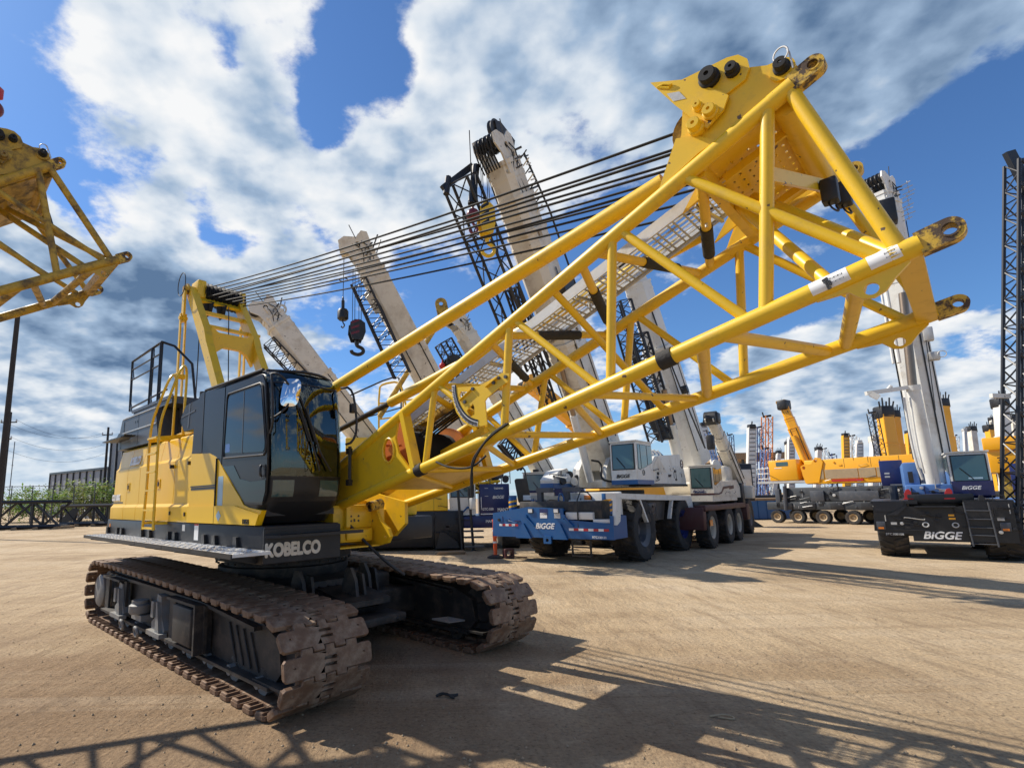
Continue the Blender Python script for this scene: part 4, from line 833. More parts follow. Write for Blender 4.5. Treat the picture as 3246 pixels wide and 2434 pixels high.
# walkway
wk = MB(); fl = MB()
def wp(u, v, dz=.06): return Vector((u, v, ZU + SU * (u - 6.5) + dz))
U0, U1, V0_, V1_ = 2.55, 5.98, -.24, .13
n_ = 92
for i in range(n_ + 1):
    u = U0 + (U1 - U0) * i / n_
    wk.beam(wp(u, V0_), wp(u, V1_), .009, .012) if i % 3 != 2 else None
for j in range(7):
    v = V0_ + (V1_ - V0_) * j / 6; wk.beam(wp(U0, v), wp(U1, v), .010, .014)
wko = wk.build('walkway', 'galv', boom, 0)
for v in (V0_ - .015, V1_ + .015): fl.beam(wp(U0, v, .075), wp(U1, v, .075), .016, .085)
fl.build('walkway_edge', 'galv', wko, 0)
for u in (3.95, 4.85, 5.78):
    cl_ = MB(); cl_.beam(wp(u, V0_ - .02, .02), wp(u + .05, V1_ + .03, .02), .02, .02); cl_.tube(wp(u, -.05, -.06), wp(u, -.05, .08), .01, 6); cl_.build('walkway_clamp', 'galv', wko)
# lugs (pinned ends)
def lug(c, u0, u1, r_, hole, mname='yellow_worn'):
    a, b = ch(c, u0), ch(c, u1); d = (b - a).normalized(); n = Vector((0, 1, 0)); n = (n - d * n.dot(d)).normalized(); y = n.cross(d)
    L_ = (b - a).length; o2 = [(0, -r_ * .98), (L_ * .45, -r_)] + [(L_ + r_ * math.cos(R(t)), r_ * math.sin(R(t))) for t in range(-90, 91, 15)] + [(L_ * .45, r_), (0, r_ * .98)]
    m = MB(); m.prism(o2, a - n * .036, d, y, n * .072, [circ(L_, 0, hole, 20)])
    o = m.build('pin_lug', mname, boom, 35); m = MB(); m.lathe([(hole, -.040), (hole * 1.3, -.040), (hole * 1.3, .040), (hole, .040)], b, n, 20, closed=False); m.build('lug_bush', 'yellow_worn', boom)
    m = MB(); m.tube(ch(c, u0 - .10), ch(c, u0 + .01), (RU if c[1] == 'U' else RL) + .002, 18, .050); m.build('lug_collar', 'yellow', boom)
lug('NU', 6.45, 6.56, .052, .025); lug('FU', 6.45, 6.56, .052, .025); lug('NL', 6.84, 6.95, .054, .027); lug('FL', 6.84, 6.95, .054, .027)
# gussets under the lower chord ends
for c in ('NL', 'FL'):
    a = ch(c, 6.40); d = (ch(c, 6.9) - a).normalized(); n = Vector((0, 1, 0)); n = (n - d * n.dot(d)).normalized(); y = n.cross(d); y = y if y.z > 0 else -y
    m = MB(); m.prism([(.0, -.03), (.02, -.055), (.15, -.075), (.19, -.135), (.23, -.15), (.28, -.14), (.33, -.10), (.40, -.06), (.42, -.02), (.42, .03), (0, .03)], a - n * .012, d, y, n * .024, [circ(.235, -.105, .030, 16)]); m.build('gusset_plate', 'yellow', boom, 30)
# stickers on the near lower chord
for u, l_ in ((6.42, .16), (6.66, .12)):
    p0, p1 = ch('NL', u), ch('NL', u + l_); d = (p1 - p0).normalized(); m = MB(); vs = []
    n_ = Vector((0, -1, .25)).normalized(); n_ = (n_ - d * n_.dot(d)).normalized(); y = d.cross(n_)
    for k in range(9):
        a = R(-50 + 100 * k / 8); e = (n_ * math.cos(a) + y * math.sin(a)) * (RL + .0015); vs += [p0 + e, p1 + e]
    m.add(vs, [(2 * k, 2 * k + 1, 2 * k + 3, 2 * k + 2) for k in range(8)]); so2 = m.build('sticker', 'whitesticker', boom, 60, fix=False)
    tm = MB()
    for k in range(10):
        s0 = p0 + d * (l_ * (.56 + .035 * k)); 
        for a in ((-30, 25),): 
            e0 = (n_ * math.cos(R(a[0])) + y * math.sin(R(a[0]))) * (RL + .0022); e1 = (n_ * math.cos(R(a[1])) + y * math.sin(R(a[1]))) * (RL + .0022); em = (n_ * math.cos(R(-3)) + y * math.sin(R(-3))) * (RL + .0026)
            ww = d * (l_ * (.010 if k % 3 else .02)); tm.add([s0 + e0, s0 + ww + e0, s0 + ww + em, s0 + em, s0 + ww + e1, s0 + e1], [(0, 1, 2, 3), (3, 2, 4, 5)])
    tm.build('barcode', 'blacktext', boom, 0)
    if u < 6.5: text('Bigge', 'lettering', .034, p0 + d * (l_ * .52) + n_ * (RL + .0032) - y * .02, y, -d, 'blacktext', boom, bold=.001, shear=.2)
# boom head plates, sheaves, bolts
for s in (-1, 1):
    vv = lambda t: s * (.61 + t)
    def plate(out2, t, th, name='head_plate', holes=()):
        m = MB(); m.prism([(u, z) for u, z in out2], (0, vv(t), 0), (1, 0, 0), (0, 0, 1), (0, s * th, 0), holes); return m.build(name, 'yellow', boom, 25)
    hp = plate([(5.69, 3.60), (6.05, 3.74), (6.42, 3.90), (6.44, 3.97), (6.49, 4.01), (6.47, 4.08), (6.42, 4.115), (6.35, 4.12), (6.27, 4.16), (6.0, 4.18), (5.88, 4.10), (5.86, 3.95), (5.82, 3.84)], 0, .022)
    plate([(5.87, 4.26), (5.90, 4.30), (6.16, 4.285), (6.22, 4.265), (6.262, 4.21), (6.268, 4.15), (6.24, 4.09), (6.13, 4.055), (5.92, 4.15)], .024, .016)
    plate([(5.715, 4.385), (5.90, 4.29), (6.13, 4.065), (6.15, 4.03), (6.115, 3.955), (6.018, 3.89), (5.94, 3.965), (5.93, 4.02), (5.85, 4.145)], .042, .016)
    plate([(5.83, 3.93), (5.93, 3.90), (6.06, 3.80), (5.95, 3.77), (5.70, 3.645)], .024, .014)
    m = MB(); m.path([(5.76, vv(.062), 4.32), (5.80, vv(.066), 4.315), (5.845, vv(.066), 4.285), (5.83, vv(.062), 4.272), (5.76, vv(.062), 4.32)], .008, 6); m.build('latch_hook', 'yellow', boom)
    for u, z, r_, l_, mn, t in ((6.06, 4.20, .048, .07, 'rope', .04), (6.185, 4.175, .032, .06, 'rope', .04), (5.985, 4.045, .024, .05, 'yellow', .055), (6.05, 3.97, .036, .06, 'yellow', .055), (5.96, 3.925, .038, .085, 'yellow', .035), (6.42, 4.045, .034, .07, 'rope', .03)):
        m = MB(); m.lathe([(0, -.02), (r_ * 1.25, -.02), (r_ * 1.25, l_ * .4), (r_, l_ * .5), (r_, l_), (r_ * .9, l_ + .006), (r_ * .3, l_ + .006), (r_ * .25, l_ - .01), (0, l_ - .01)], (u, vv(t), z), (0, s, 0), 18, closed=False); m.build('head_bolt', mn, boom)
    m = MB(); m.lathe([(0, 0), (.062, 0), (.062, .02), (0, .02)], (6.42, vv(.02), 4.04), (0, s, 0), 24, closed=False); m.build('pin_plate', 'yellow', boom)
    m = MB(); m.torus((6.43, vv(.10), 4.085), (.3, 1, .1), .038, .005, 20, 6); m.path([(6.455, vv(.10), 4.12), (6.47, vv(.10), 4.07), (6.475, vv(.09), 3.98)], .005, 6); m.build('lynch_pin', 'galv', boom)
m = MB(); m.prism([(5.81, 4.245), (5.885, 4.215), (5.92, 4.145), (5.845, 4.17)], (0, -.6705, 0), (1, 0, 0), (0, 0, 1), (0, .003, 0)); m.build('sticker', 'greysticker', boom)
for k in range(9):
    m = MB(); v = -.48 + k * .12; m.lathe([(0, -.026), (.15, -.026), (.165, -.034), (.13, -.008), (.13, .008), (.165, .034), (.15, .026), (0, .026)], (5.93, v, 4.02), (0, 1, 0), 28, closed=False); m.build('sheave', 'yellow_old', boom)
m = MB(); m.tube((5.93, -.6, 4.02), (5.93, .6, 4.02), .05, 14); m.tube((6.19, -.6, 4.15), (6.19, .6, 4.15), .04, 14); m.tube((6.41, -.60, 3.87), (6.41, .60, 3.87), .075, 20); m.build('head_cross_tube', 'yellow', boom)
# perforated deck in the top face of the head
pd = MB(); holes = []
def hp3(u, v, dz=.0): return Vector((u, v, ZU + SU * (u - 6.5) + dz))
d_ = (hp3(1, 0) - hp3(0, 0)).normalized()
holes = [circ(x, y, .009, 6, .016) for i in range(8) for j in range(9) for x, y in [(-.02 + i * .052, -.38 + j * .088 + (.04 if i % 2 else 0))] if y < .38]
pd.prism([(-.06, -.55), (.40, -.55), (.40, .55), (-.06, .55)], hp3(5.98, 0, .03), d_, (0, 1, 0), Vector((0, 0, .006)), holes); pd.build('perforated_deck', 'yellow', boom, 0)
m = MB(); m.beam(hp3(5.93, -.6, -.0), hp3(5.93, .6, -.0), .06, .12); m.beam(hp3(6.0, -.35, -.02), hp3(6.35, -.35, -.02), .02, .05); m.beam(hp3(6.0, .35, -.02), hp3(6.35, .35, -.02), .02, .05)
m.prism([(5.72, 3.60), (6.0, 3.74), (6.12, 3.86), (5.9, 3.86)], (0, .30, 0), (1, 0, 0), (0, 0, 1), (0, .02, 0)); m.prism([(5.72, 3.60), (6.0, 3.74), (6.12, 3.86), (5.9, 3.86)], (0, -.32, 0), (1, 0, 0), (0, 0, 1), (0, .02, 0)); m.build('head_stiffener', 'yellow', boom, 30)
m = MB(); pa = ch('NU', 6.33).lerp(ch('NL', 6.20), .33); pb = Vector((6.47, .16, ZU + SU * (6.47 - 6.5) - .06)); m.beam(pa, ch('NU', 6.47) * .12 + ch('FU', 6.47) * .88 + Vector((0, 0, -.13)), .02, .085); m.build('flat_bar', 'yellow', boom, 30)
for k, (u, v, z) in enumerate(((6.45, .12, 3.66), (6.49, .36, 3.72))):
    m = MB(); m.bbox(u - .03, u + .06, v - .04, v + .05, z - .13, z + .03, .012); jb = m.build('junction_box', 'black', boom)
    m = MB(); m.path([(u, v, z - .12), (u + .02, v - .05, z - .19), (u + .05, v + .02, z - .20), (u + .03, v + .06, z - .13)], .006, 6, 2); m.build('wiring', 'black', boom)
m = MB(); m.path([(6.3, .55, 3.98), (6.42, .6, 4.04), (6.47, .62, 4.12), (6.50, .64, 4.03), (6.44, .6, 3.99)], .006, 6, 2); m.build('wiring', 'black', boom)
# boom angle gauge
ga = [(3.836, 2.661), (4.142, 2.625), (4.273, 2.66), (4.38, 2.69), (4.453, 2.674), (4.432, 2.61), (4.346, 2.579), (4.218, 2.514), (4.197, 2.494), (4.203, 2.416), (4.213, 2.30), (4.109, 2.292), (4.04, 2.304), (3.955, 2.352), (3.883, 2.442), (3.845, 2.54)]
h1 = [(3.92, 2.58), (3.935, 2.61), (4.02, 2.60), (3.995, 2.565), (3.94, 2.56)]; h2 = [(4.00, 2.44), (4.07, 2.49), (4.085, 2.46), (4.085, 2.40), (4.03, 2.38)]
m = MB(); m.prism(ga, (0, -.635, 0), (1, 0, 0), (0, 0, 1), (0, .012, 0), [h1, h2]); gao = m.build('boom_angle_gauge', 'yellow', boom, 30)
gc = (4.17, 2.665)
arc = lambda r_, n=24: [(gc[0] + r_ * math.cos(R(178 + 82 * i / n)) * .93, gc[1] + r_ * math.sin(R(178 + 82 * i / n)) * 1.06) for i in range(n + 1)]
m = MB(); m.prism(arc(.352) + arc(.312)[::-1], (0, -.638, 0), (1, 0, 0), (0, 0, 1), (0, .003, 0)); m.build('gauge_scale', 'whitesticker', boom, 30)
m = MB()
for i in range(34):
    t = R(180 + 78 * i / 33); 
    for r0, r1 in ((.322, .345 if i % 3 else .350),): m.beam((gc[0] + r0 * math.cos(t) * .93, -.6395, gc[1] + r0 * math.sin(t) * 1.06), (gc[0] + r1 * math.cos(t) * .93, -.6395, gc[1] + r1 * math.sin(t) * 1.06), .010 if i % 3 else .016, .002, up=(0, 1, 0)) if False else m.beam((gc[0] + r0 * math.cos(t) * .93, -.6395, gc[1] + r0 * math.sin(t) * 1.06), (gc[0] + r1 * math.cos(t) * .93, -.6395, gc[1] + r1 * math.sin(t) * 1.06), .002, .012, up=(0, 1, 0))
m.prism(arc(.315, 24) + arc(.300, 24)[::-1], (0, -.6395, 0), (1, 0, 0), (0, 0, 1), (0, .003, 0)); m.build('gauge_marks', 'blacktext', boom, 0)
m = MB(); m.beam((4.06, -.642, 2.605), (3.93, -.642, 2.535), .006, .024, up=(0, 1, 0)); m.build('gauge_pointer', 'yellow', boom); m = MB(); m.beam((4.35, -.642, 2.66), (4.22, -.642, 2.60), .006, .04, up=(0, 1, 0))
m.build('gauge_pointer', 'yellow', boom)
for u, z in ((4.08, 2.61), (4.30, 2.625), (3.99, 2.515), (4.35, 2.655), (4.42, 2.65)): m = MB(); m.tube((u, -.636, z), (u, -.652, z), .014, 10); m.build('gauge_bolt', 'grey_panel', boom)
# control cables hanging off the boom
for dx in (0, .02):
    m = MB(); m.path([(4.39 + dx, -.62, 2.29), (4.24 + dx, -.63, 2.22), (4.15 - dx * .3, -.64, 2.13), (4.06 - dx, -.64, 2.02), (4.01 + dx * .8, -.62, 1.90), (4.00, -.60, 1.72)], .009, 8, 2); m.build('control_cable', 'rope', boom)
m = MB(); m.path([(3.60, -.60, 2.045), (3.74, -.62, 1.995), (3.89, -.62, 1.97), (4.04, -.62, 1.975), (4.16, -.60, 2.06)], .009, 8, 2); m.build('control_cable', 'rope', boom)
m = MB(); m.bbox(3.985, 4.02, -.62, -.58, 1.64, 1.73, .006); m.build('cable_plug', 'galv', boom)
# --- boom hoist ropes
for k in range(11):
    v = -.46 + k * .095; a = Vector((-2.80, -.24 + k * .068, 5.58 + (.12 if k % 2 else -.10))); b = Vector((5.82, v, 4.02 + (.13 if k % 2 else -.07)))
    m = MB(); pts = [a.lerp(b, t) - Vector((0, 0, .05 * 4 * t * (1 - t) * (1 + .6 * math.sin(k * 2.1)))) for t in [i / 14 for i in range(15)]]
    m.path(pts, .0105, 6); m.build('hoist_rope', 'rope', crane)
# ------------------------------------------------------------------ machines standing in the yard behind
def PX(x, y, Y):
    """point at distance Y (m) in front of the camera that the photograph shows at pixel x, y of its 3246 px width"""
    d = FW + RT * ((x - CX) / FPX) - UP * ((y - CY) / FPX)
    return CAM + d * (Y / d.y)
def PF(x, y, Y): return PX(x * PW / 2212, y * PW / 2212, Y)
class Machine:
    def __init__(s, name, label, cat, x, y, fx, fy, group=None):
        s.yaw = math.atan2(fy, fx); s.o = Vector((x, y, 0)); s.r = thing(name, label, cat, s.o, s.yaw, group)
    def loc(s, p):
        d = Vector(p) - s.o; c, q = math.cos(s.yaw), math.sin(s.yaw); return Vector((d.x * c + d.y * q, -d.x * q + d.y * c, d.z))
_wheels = {}
def wheel(par, x, y, r, w, tm='rubber', rm='grey_panel', name='wheel', side=1):
    key = (r, w, tm, rm)
    if key not in _wheels:
        t = MB(); n = 30; rim = r * .52
        prof = [(rim, -w * .42), (r * .72, -w * .5), (r * .93, -w * .47), (r * .97, -w * .40), (r * .97, w * .40), (r * .93, w * .47), (r * .72, w * .5), (rim, w * .42)]
        t.lathe(prof, (0, 0, 0), (0, 1, 0), n, closed=False)
        nl = 22
        for k in range(nl):
            for s_ in (-1, 1):
                a = 2 * math.pi * (k + (.5 if s_ > 0 else 0)) / nl; b = a + .16
                p = Vector((math.cos(a) * r * .975, s_ * w * .46, math.sin(a) * r * .975)); q = Vector((math.cos(b) * r * .985, s_ * w * .03, math.sin(b) * r * .985))
                t.beam(p, q, r * .085, r * .05, up=(math.cos(a), 0, math.sin(a)))
        m = MB(); m.lathe([(0, .18 * w), (r * .16, .2 * w), (r * .2, .12 * w), (r * .34, .10 * w), (r * .40, .34 * w), (r * .50, .40 * w), (r * .54, .44 * w), (r * .54, -.44 * w), (0, -.3 * w)], (0, 0, 0), (0, 1, 0), 28, closed=False)
        for k in range(10):
            a = 2 * math.pi * k / 10; m.tube((math.cos(a) * r * .27, .10 * w, math.sin(a) * r * .27), (math.cos(a) * r * .27, .14 * w, math.sin(a) * r * .27), r * .022, 6)
        o = t.build('wheel', tm, None, 35); ri = m.build('rim', rm, o, 40); _wheels[key] = o
        o.parent = par; o.location = (x, y, r * .985); o.rotation_euler = (0, 0, 0 if side > 0 else math.pi); return o
    src = _wheels[key]; o = src.copy(); C.objects.link(o); o.parent = par; o.location = (x, y, r * .985); o.rotation_euler = (0, random.uniform(0, 1), 0 if side > 0 else math.pi)
    for ch_ in src.children:
        c = ch_.copy(); C.objects.link(c); c.parent = o
    return o
def part(m, name, mt, par, sm=35): return m.build(name, mt, par, sm)
def lattice(par, name, mt, p0, p1, w, h, n, rc=.035, rl=.018, up=(0, 0, 1), taper=1.):
    p0, p1 = Vector(p0), Vector(p1); d = (p1 - p0).normalized(); x = Vector(up).cross(d)
    if x.length < .05: x = Vector((1, 0, 0))
    x.normalize(); y = d.cross(x); m = MB()
    def c(i, j, t):
        k = 1 + (taper - 1) * t; return p0.lerp(p1, t) + x * (w / 2 * i * k) + y * (h / 2 * j * k)
    cs = [(-1, -1), (1, -1), (1, 1), (-1, 1)]
    for i, j in cs: m.tube(c(i, j, 0), c(i, j, 1), rc, 6)
    for k in range(n):
        t0, t1 = k / n, (k + 1) / n
        for q in range(4):
            a, b = cs[q], cs[(q + 1) % 4]
            if k % 2: a, b = b, a
            m.tube(c(*a, t0), c(*b, t1), rl, 5)
            if k % 2 == 0: m.tube(c(*a, t0), c(*b, t0), rl, 5)
    return m.build(name, mt, par, 50)
def boom_head(par, p, d, up, w, mt='cream', rope_dir=None):
    """cheek plates with sheaves and fittings at a boom tip"""
    d = Vector(d).normalized(); x = Vector(up).cross(d).normalized(); y = d.cross(x); p = Vector(p); s = w
    for k in (-1, 1):
        m = MB(); m.prism([(-.5 * s, -.45 * s), (.25 * s, -.55 * s), (.62 * s, -.80 * s), (.95 * s, -.70 * s), (1.0 * s, -.40 * s), (.75 * s, .05 * s), (.9 * s, .35 * s), (.75 * s, .55 * s), (.3 * s, .5 * s), (-.5 * s, .42 * s)], p + x * (k * .42 * s) - x * .02, d, y, x * .04, [circ(.45 * s, -.05 * s, .12 * s, 12)])
        m.build('head_cheek', mt, par, 30)
    for c_ in ((.72, -.45), (.60, .28)):
        for k in range(4):
            m = MB(); o = p + d * (c_[0] * s) + y * (c_[1] * s) + x * ((-.27 + .18 * k) * s)
            m.lathe([(0, -.05 * s), (.27 * s, -.06 * s), (.23 * s, -.01 * s), (.23 * s, .01 * s), (.27 * s, .06 * s), (0, .05 * s)], o, x, 18, closed=False); m.build('sheave', 'black', par)
    m = MB(); m.tube(p + d * .1 * s + y * .5 * s, p + d * .5 * s + y * .95 * s + x * .2 * s, .035 * s, 6); m.tube(p + d * .6 * s + x * .42 * s, p + d * 1.3 * s + x * .5 * s, .02 * s, 5); m.tube(p - d * .1 * s + x * .44 * s, p - d * .1 * s + x * .8 * s + y * .2 * s, .03 * s, 6); m.tube(p - d * .4 * s + x * .44 * s, p - d * .38 * s + x * .75 * s, .03 * s, 6); m.tube(p + d * .2 * s + x * .44 * s + y * .4 * s, p + d * .2 * s + x * .7 * s + y * .5 * s, .04 * s, 6)
    for k in range(3): m.torus(p + d * (.05 - .18 * k) * s + x * .5 * s + y * .2 * s, x, .1 * s, .018 * s, 10, 5)
    m.build('head_fitting', 'grey_panel', par)
    for k in range(9):
        sd_ = 1 if k % 2 else -1; q = p + d * (random.uniform(-1.6, .5) * s) + x * (sd_ * .47 * s) + y * (random.uniform(-.35, .4) * s); m = MB(); e = s * random.uniform(.06, .14)
        m.beam(q - d * e * 1.2, q + d * e * 1.2, e * .9, e, up=y); m.build('head_bracket', mt if k % 3 else 'black', par)
    for k in range(5):
        sd_ = 1 if k % 2 else -1; m = MB(); q = p + x * (sd_ * .46 * s) + y * ((-.3 + .15 * k) * s)
        m.path([q + d * .5 * s, q + d * .1 * s + y * .2 * s + x * sd_ * .1 * s, q - d * .5 * s - y * .1 * s, q - d * 1.3 * s + x * sd_ * .05 * s], .022 * s, 6, 1); m.build('head_hose', 'blacktext', par)
    m = MB(); m.tube(p + y * .5 * s - d * .2 * s, p + y * 1.0 * s + d * .3 * s, .03 * s, 6); m.tube(p - y * .45 * s - x * .4 * s - d * .4 * s, p - y * .45 * s + x * .4 * s - d * .4 * s, .07 * s, 8); m.build('head_rod', 'galv', par)
def tele_boom(par, base, tip, w, h, mt='cream', secs=3, step=.07, up=(0, 0, 1), head=True, headmat=None, fracs=None):
    base, tip = Vector(base), Vector(tip); d = (tip - base).normalized(); L_ = (tip - base).length
    x = Vector(up).cross(d); x = x.normalized() if x.length > .05 else Vector((1, 0, 0)); y = d.cross(x)
    fr_ = fracs or [0] + [.62 + .34 * i / max(1, secs - 1) for i in range(secs - 1)] + [1]
    for i in range(secs):
        k = 1 - step * i; a, b = fr_[i], fr_[i + 1]; aa = max(0, a - .03)
        ww, hh = w * k / 2, h * k / 2; o2 = [(-ww, -hh * .55), (-ww * .62, -hh), (ww * .62, -hh), (ww, -hh * .55), (ww, hh * .92), (ww * .92, hh), (-ww * .92, hh), (-ww, hh * .92)]
        m = MB(); A, B = base + d * (L_ * aa), base + d * (L_ * b); m.loft([[A + x * q[0] + y * q[1] for q in o2], [B + x * q[0] + y * q[1] for q in o2]]); o = m.build('boom_section', mt, par, 30, fix=True)
        m = MB()
        for t in ((b - .012, 1.06), (b - .05, 1.035)):
            A, B = base + d * (L_ * t[0]), base + d * (L_ * (t[0] + .012)); m.loft([[A + x * q[0] * t[1] + y * q[1] * t[1] for q in o2], [B + x * q[0] * t[1] + y * q[1] * t[1] for q in o2]])
        m.build('boom_collar', headmat or mt, par, 30, fix=True)
    m = MB()
    for off in (-.3, .28):
        A = base + d * L_ * .08 + x * (w / 2 + .008) + y * h * off; B = base + d * L_ * .6 + x * (w / 2 + .008) + y * h * off; m.tube(A, B, .018, 6)
        A = base + d * L_ * .08 - x * (w / 2 + .008) + y * h * off; B = base + d * L_ * .6 - x * (w / 2 + .008) + y * h * off; m.tube(A, B, .018, 6)
    m.build('boom_line', 'blacktext', par)
    if head: boom_head(par, tip, d, Vector(up), w * (1 - step * (secs - 1)), headmat or mt)
    return d, x, y
def cab_box(par, x0, x1, y0, y1, z0, z1, mt='white', stripe=None, slant=.06, name='cab', zg=.36):
    """operator cab: forward is +x; glazed front, glazed left (+y) and right (-y) sides"""
    m = MB(); z_ = z1 - z0
    rings = [[Vector(q) for q in ((x0, y0, z), (f, y0, z), (f, y1, z), (x0, y1, z))] for z, f in ((z0, x1), (z0 + z_ * zg, x1), (z1 - .04, x1 - slant), (z1, x1 - slant - .05))]
    m.loft(rings); o = m.build(name, mt, par, 30, fix=True)
    zz0, zz1 = z0 + z_ * zg, z1 - .09
    fx = lambda z: x1 - slant * (z - z0 - z_ * zg) / (z_ * (1 - zg)) if z > z0 + z_ * zg else x1
    a = .07
    def pane(pts, th, nm='window'):
        g_ = MB(); n = len(pts); th = Vector(th); g_.add([Vector(p) for p in pts] + [Vector(p) + th for p in pts], [tuple(range(n)), tuple(range(2 * n - 1, n - 1, -1))] + [(i, n + i, n + (i + 1) % n, (i + 1) % n) for i in range(n)])
        return g_.build(nm, 'glass_green', o, 20, fix=True)
    f0 = MB()
    for e, mn in ((.03, 'black'),):
        f0.add([Vector((fx(z) + .006, y, z)) for y, z in ((y0 + a - e, zz0 - e), (y1 - a + e, zz0 - e), (y1 - a + e, zz1 + e), (y0 + a - e, zz1 + e))], [(0, 1, 2, 3)])
    f0.build('window_frame', 'black', o, 0)
    pane([(fx(zz0) + .008, y0 + a, zz0), (fx(zz0) + .008, y1 - a, zz0), (fx(zz1) + .008, y1 - a, zz1), (fx(zz1) + .008, y0 + a, zz1)], (.008, 0, 0), 'windscreen')
    for ys, sg in ((y1, 1), (y0, -1)):
        xa, xm, xb = x1 - slant - .08, x0 + (x1 - x0) * .36, x0 + .06
        zl_ = z0 + z_ * .34
        for p in ([(xa, zl_ + .03), (xa - .02, zz1), (x0 + (x1 - x0) * .78, zz1), (x0 + (x1 - x0) * .76, zl_)], [(x0 + (x1 - x0) * .72, zl_ + .02), (x0 + (x1 - x0) * .74, zz1), (xm + .02, zz1), (xm, zl_ + .12)], [(xm - .05, zl_ + .14), (xm - .03, zz1), (xb, zz1), (xb, zl_ + .22)]):
            e = .015; f_ = MB(); cx_ = sum(q[0] for q in p) / 4; cz_ = sum(q[1] for q in p) / 4
            f_.add([Vector((q[0] + math.copysign(e, q[0] - cx_), ys + sg * .003, q[1] + math.copysign(e, q[1] - cz_))) for q in p], [(0, 1, 2, 3)]); f_.build('window_frame', 'black', o, 0)
            pane([(q[0], ys + sg * .005, q[1]) for q in p], (0, sg * .006, 0))
    if stripe:
        s_ = MB(); s_.box(x0 - .004, x1 + .006, y0 - .006, y1 + .006, z0 - .002, z0 + z_ * .10); s_.build('stripe', stripe, o)
    w_ = MB(); w_.tube((x1 + .02, (y0 + y1) / 2 + .05, zz0 + .02), (fx(zz0 + .3) + .03, (y0 + y1) / 2 - .18, zz0 + .32), .012, 6); w_.build('wiper', 'blacktext', o)
    t_ = MB(); t_.box(x0 - .03, x1 - slant + .01, y0 - .03, y1 + .03, z1 - .005, z1 + .03); t_.build('roof', mt, o)
    return o
def bigge(par, org, ax, ay, size, mt, up=.0): return text('BiGGE', 'lettering', size, org, ax, ay, mt, par, bold=size * .028, shear=.28, ext=.006)
def hazard(par, x, y, z0, z1, r):
    m = MB(); m.tube((x, y, z0), (x, y, z1), r, 18); o = m.build('outrigger_jack', 'blue', par)
    n = 4; h = (z1 - z0) / n
    for k in range(n - 1):
        b = MB(); zb = z0 + h * (k + .1); nn = 8; vs = []
        for i in range(nn + 1):
            a = R(-110 + 220 * i / nn) + 0; e = Vector((math.cos(a), math.sin(a), 0)) * (r + .004); zz = zb + i / nn * h * .6
            vs += [Vector((x, y, zz)) + e, Vector((x, y, zz + h * .42)) + e]
        b.add(vs, [(2 * i, 2 * i + 2, 2 * i + 3, 2 * i + 1) for i in range(nn)]); b.build('hazard_stripe', 'amber', o)
    return o

# --- 1. white and blue rough terrain crane
K = Machine('rough_terrain_crane', 'white crane with a big blue lettered bumper and yellow-striped jacks on fat tyres', 'mobile crane', 4.31, 15.58, -.66, -.75); r = K.r
for x in (0, -3.3):
    for y in (-1.25, 1.25): wheel(r, x, y, .82, .70, 'rubber', 'navy' if x else 'grey_panel', side=1 if y > 0 else -1)
m = MB(); m.bbox(-4.3, 1.75, -1.2, 1.2, 1.15, 1.60, .03); m.bbox(-3.9, 1.5, -.6, .6, .6, 1.2, .03); m.bbox(-2.4, -1.0, -.75, .75, 1.6, 1.88, .03); part(m, 'chassis', 'black_steel', r)
m = MB()
for y0, y1 in ((1.34, 1.60), (-1.60, -1.34)):
    xe = 1.78 if y1 > 0 else .9
    m.prism([(xe, 1.78), (-4.15, 1.66), (-4.15, 1.52), (-3.7, 1.53), (-2.3, 1.55), (.3, 1.60), (xe - .33, 1.64), (xe, 1.64)], (0, y0, 0), (1, 0, 0), (0, 0, 1), (0, y1 - y0, 0))
    for q in ([(1.45, 1.66), (1.78, 1.66), (1.88, 1.02), (1.80, 1.02), (1.62, 1.1)], [(.30, 1.62), (.22, 1.62), (-.25, 1.0), (-.15, 1.0)], [(-2.36, 1.56), (-2.28, 1.56), (-1.95, 1.02), (-2.05, 1.02)], [(-3.55, 1.54), (-4.15, 1.54), (-4.35, 1.0), (-4.05, 1.0)])[0 if y1 > 0 else 1:]: m.prism(q, (0, y1 - .09 if y1 > 0 else y0, 0), (1, 0, 0), (0, 0, 1), (0, .09, 0))
part(m, 'fender', 'white', r)
m = MB(); m.prism([(-2.2, 1.53), (-1.1, 1.56), (-.6, 1.56), (-.9, 1.0), (-1.95, 1.0)], (0, 1.35, 0), (1, 0, 0), (0, 0, 1), (0, .06, 0)); part(m, 'side_box', 'black', r)
m = MB(); m.bbox(-.95, -.2, 1.40, 1.58, 1.0, 1.5, .02); part(m, 'tool_box', 'dark', r)
bo = [(-1.99, 1.30), (-.85, 1.46), (.22, 1.42), (.26, 1.40), (1.54, 1.24), (1.54, .67), (-2.02, .66)]
m = MB(); m.prism([(-1.99, 1.30), (-.85, 1.46), (.22, 1.42), (.22, 1.14), (1.46, 1.05), (1.46, 1.24), (1.54, 1.24), (1.54, .67), (-2.02, .66)], (1.86, 0, 0), (0, 1, 0), (0, 0, 1), (.05, 0, 0)); bump = part(m, 'front_bumper', 'blue', r, 20)
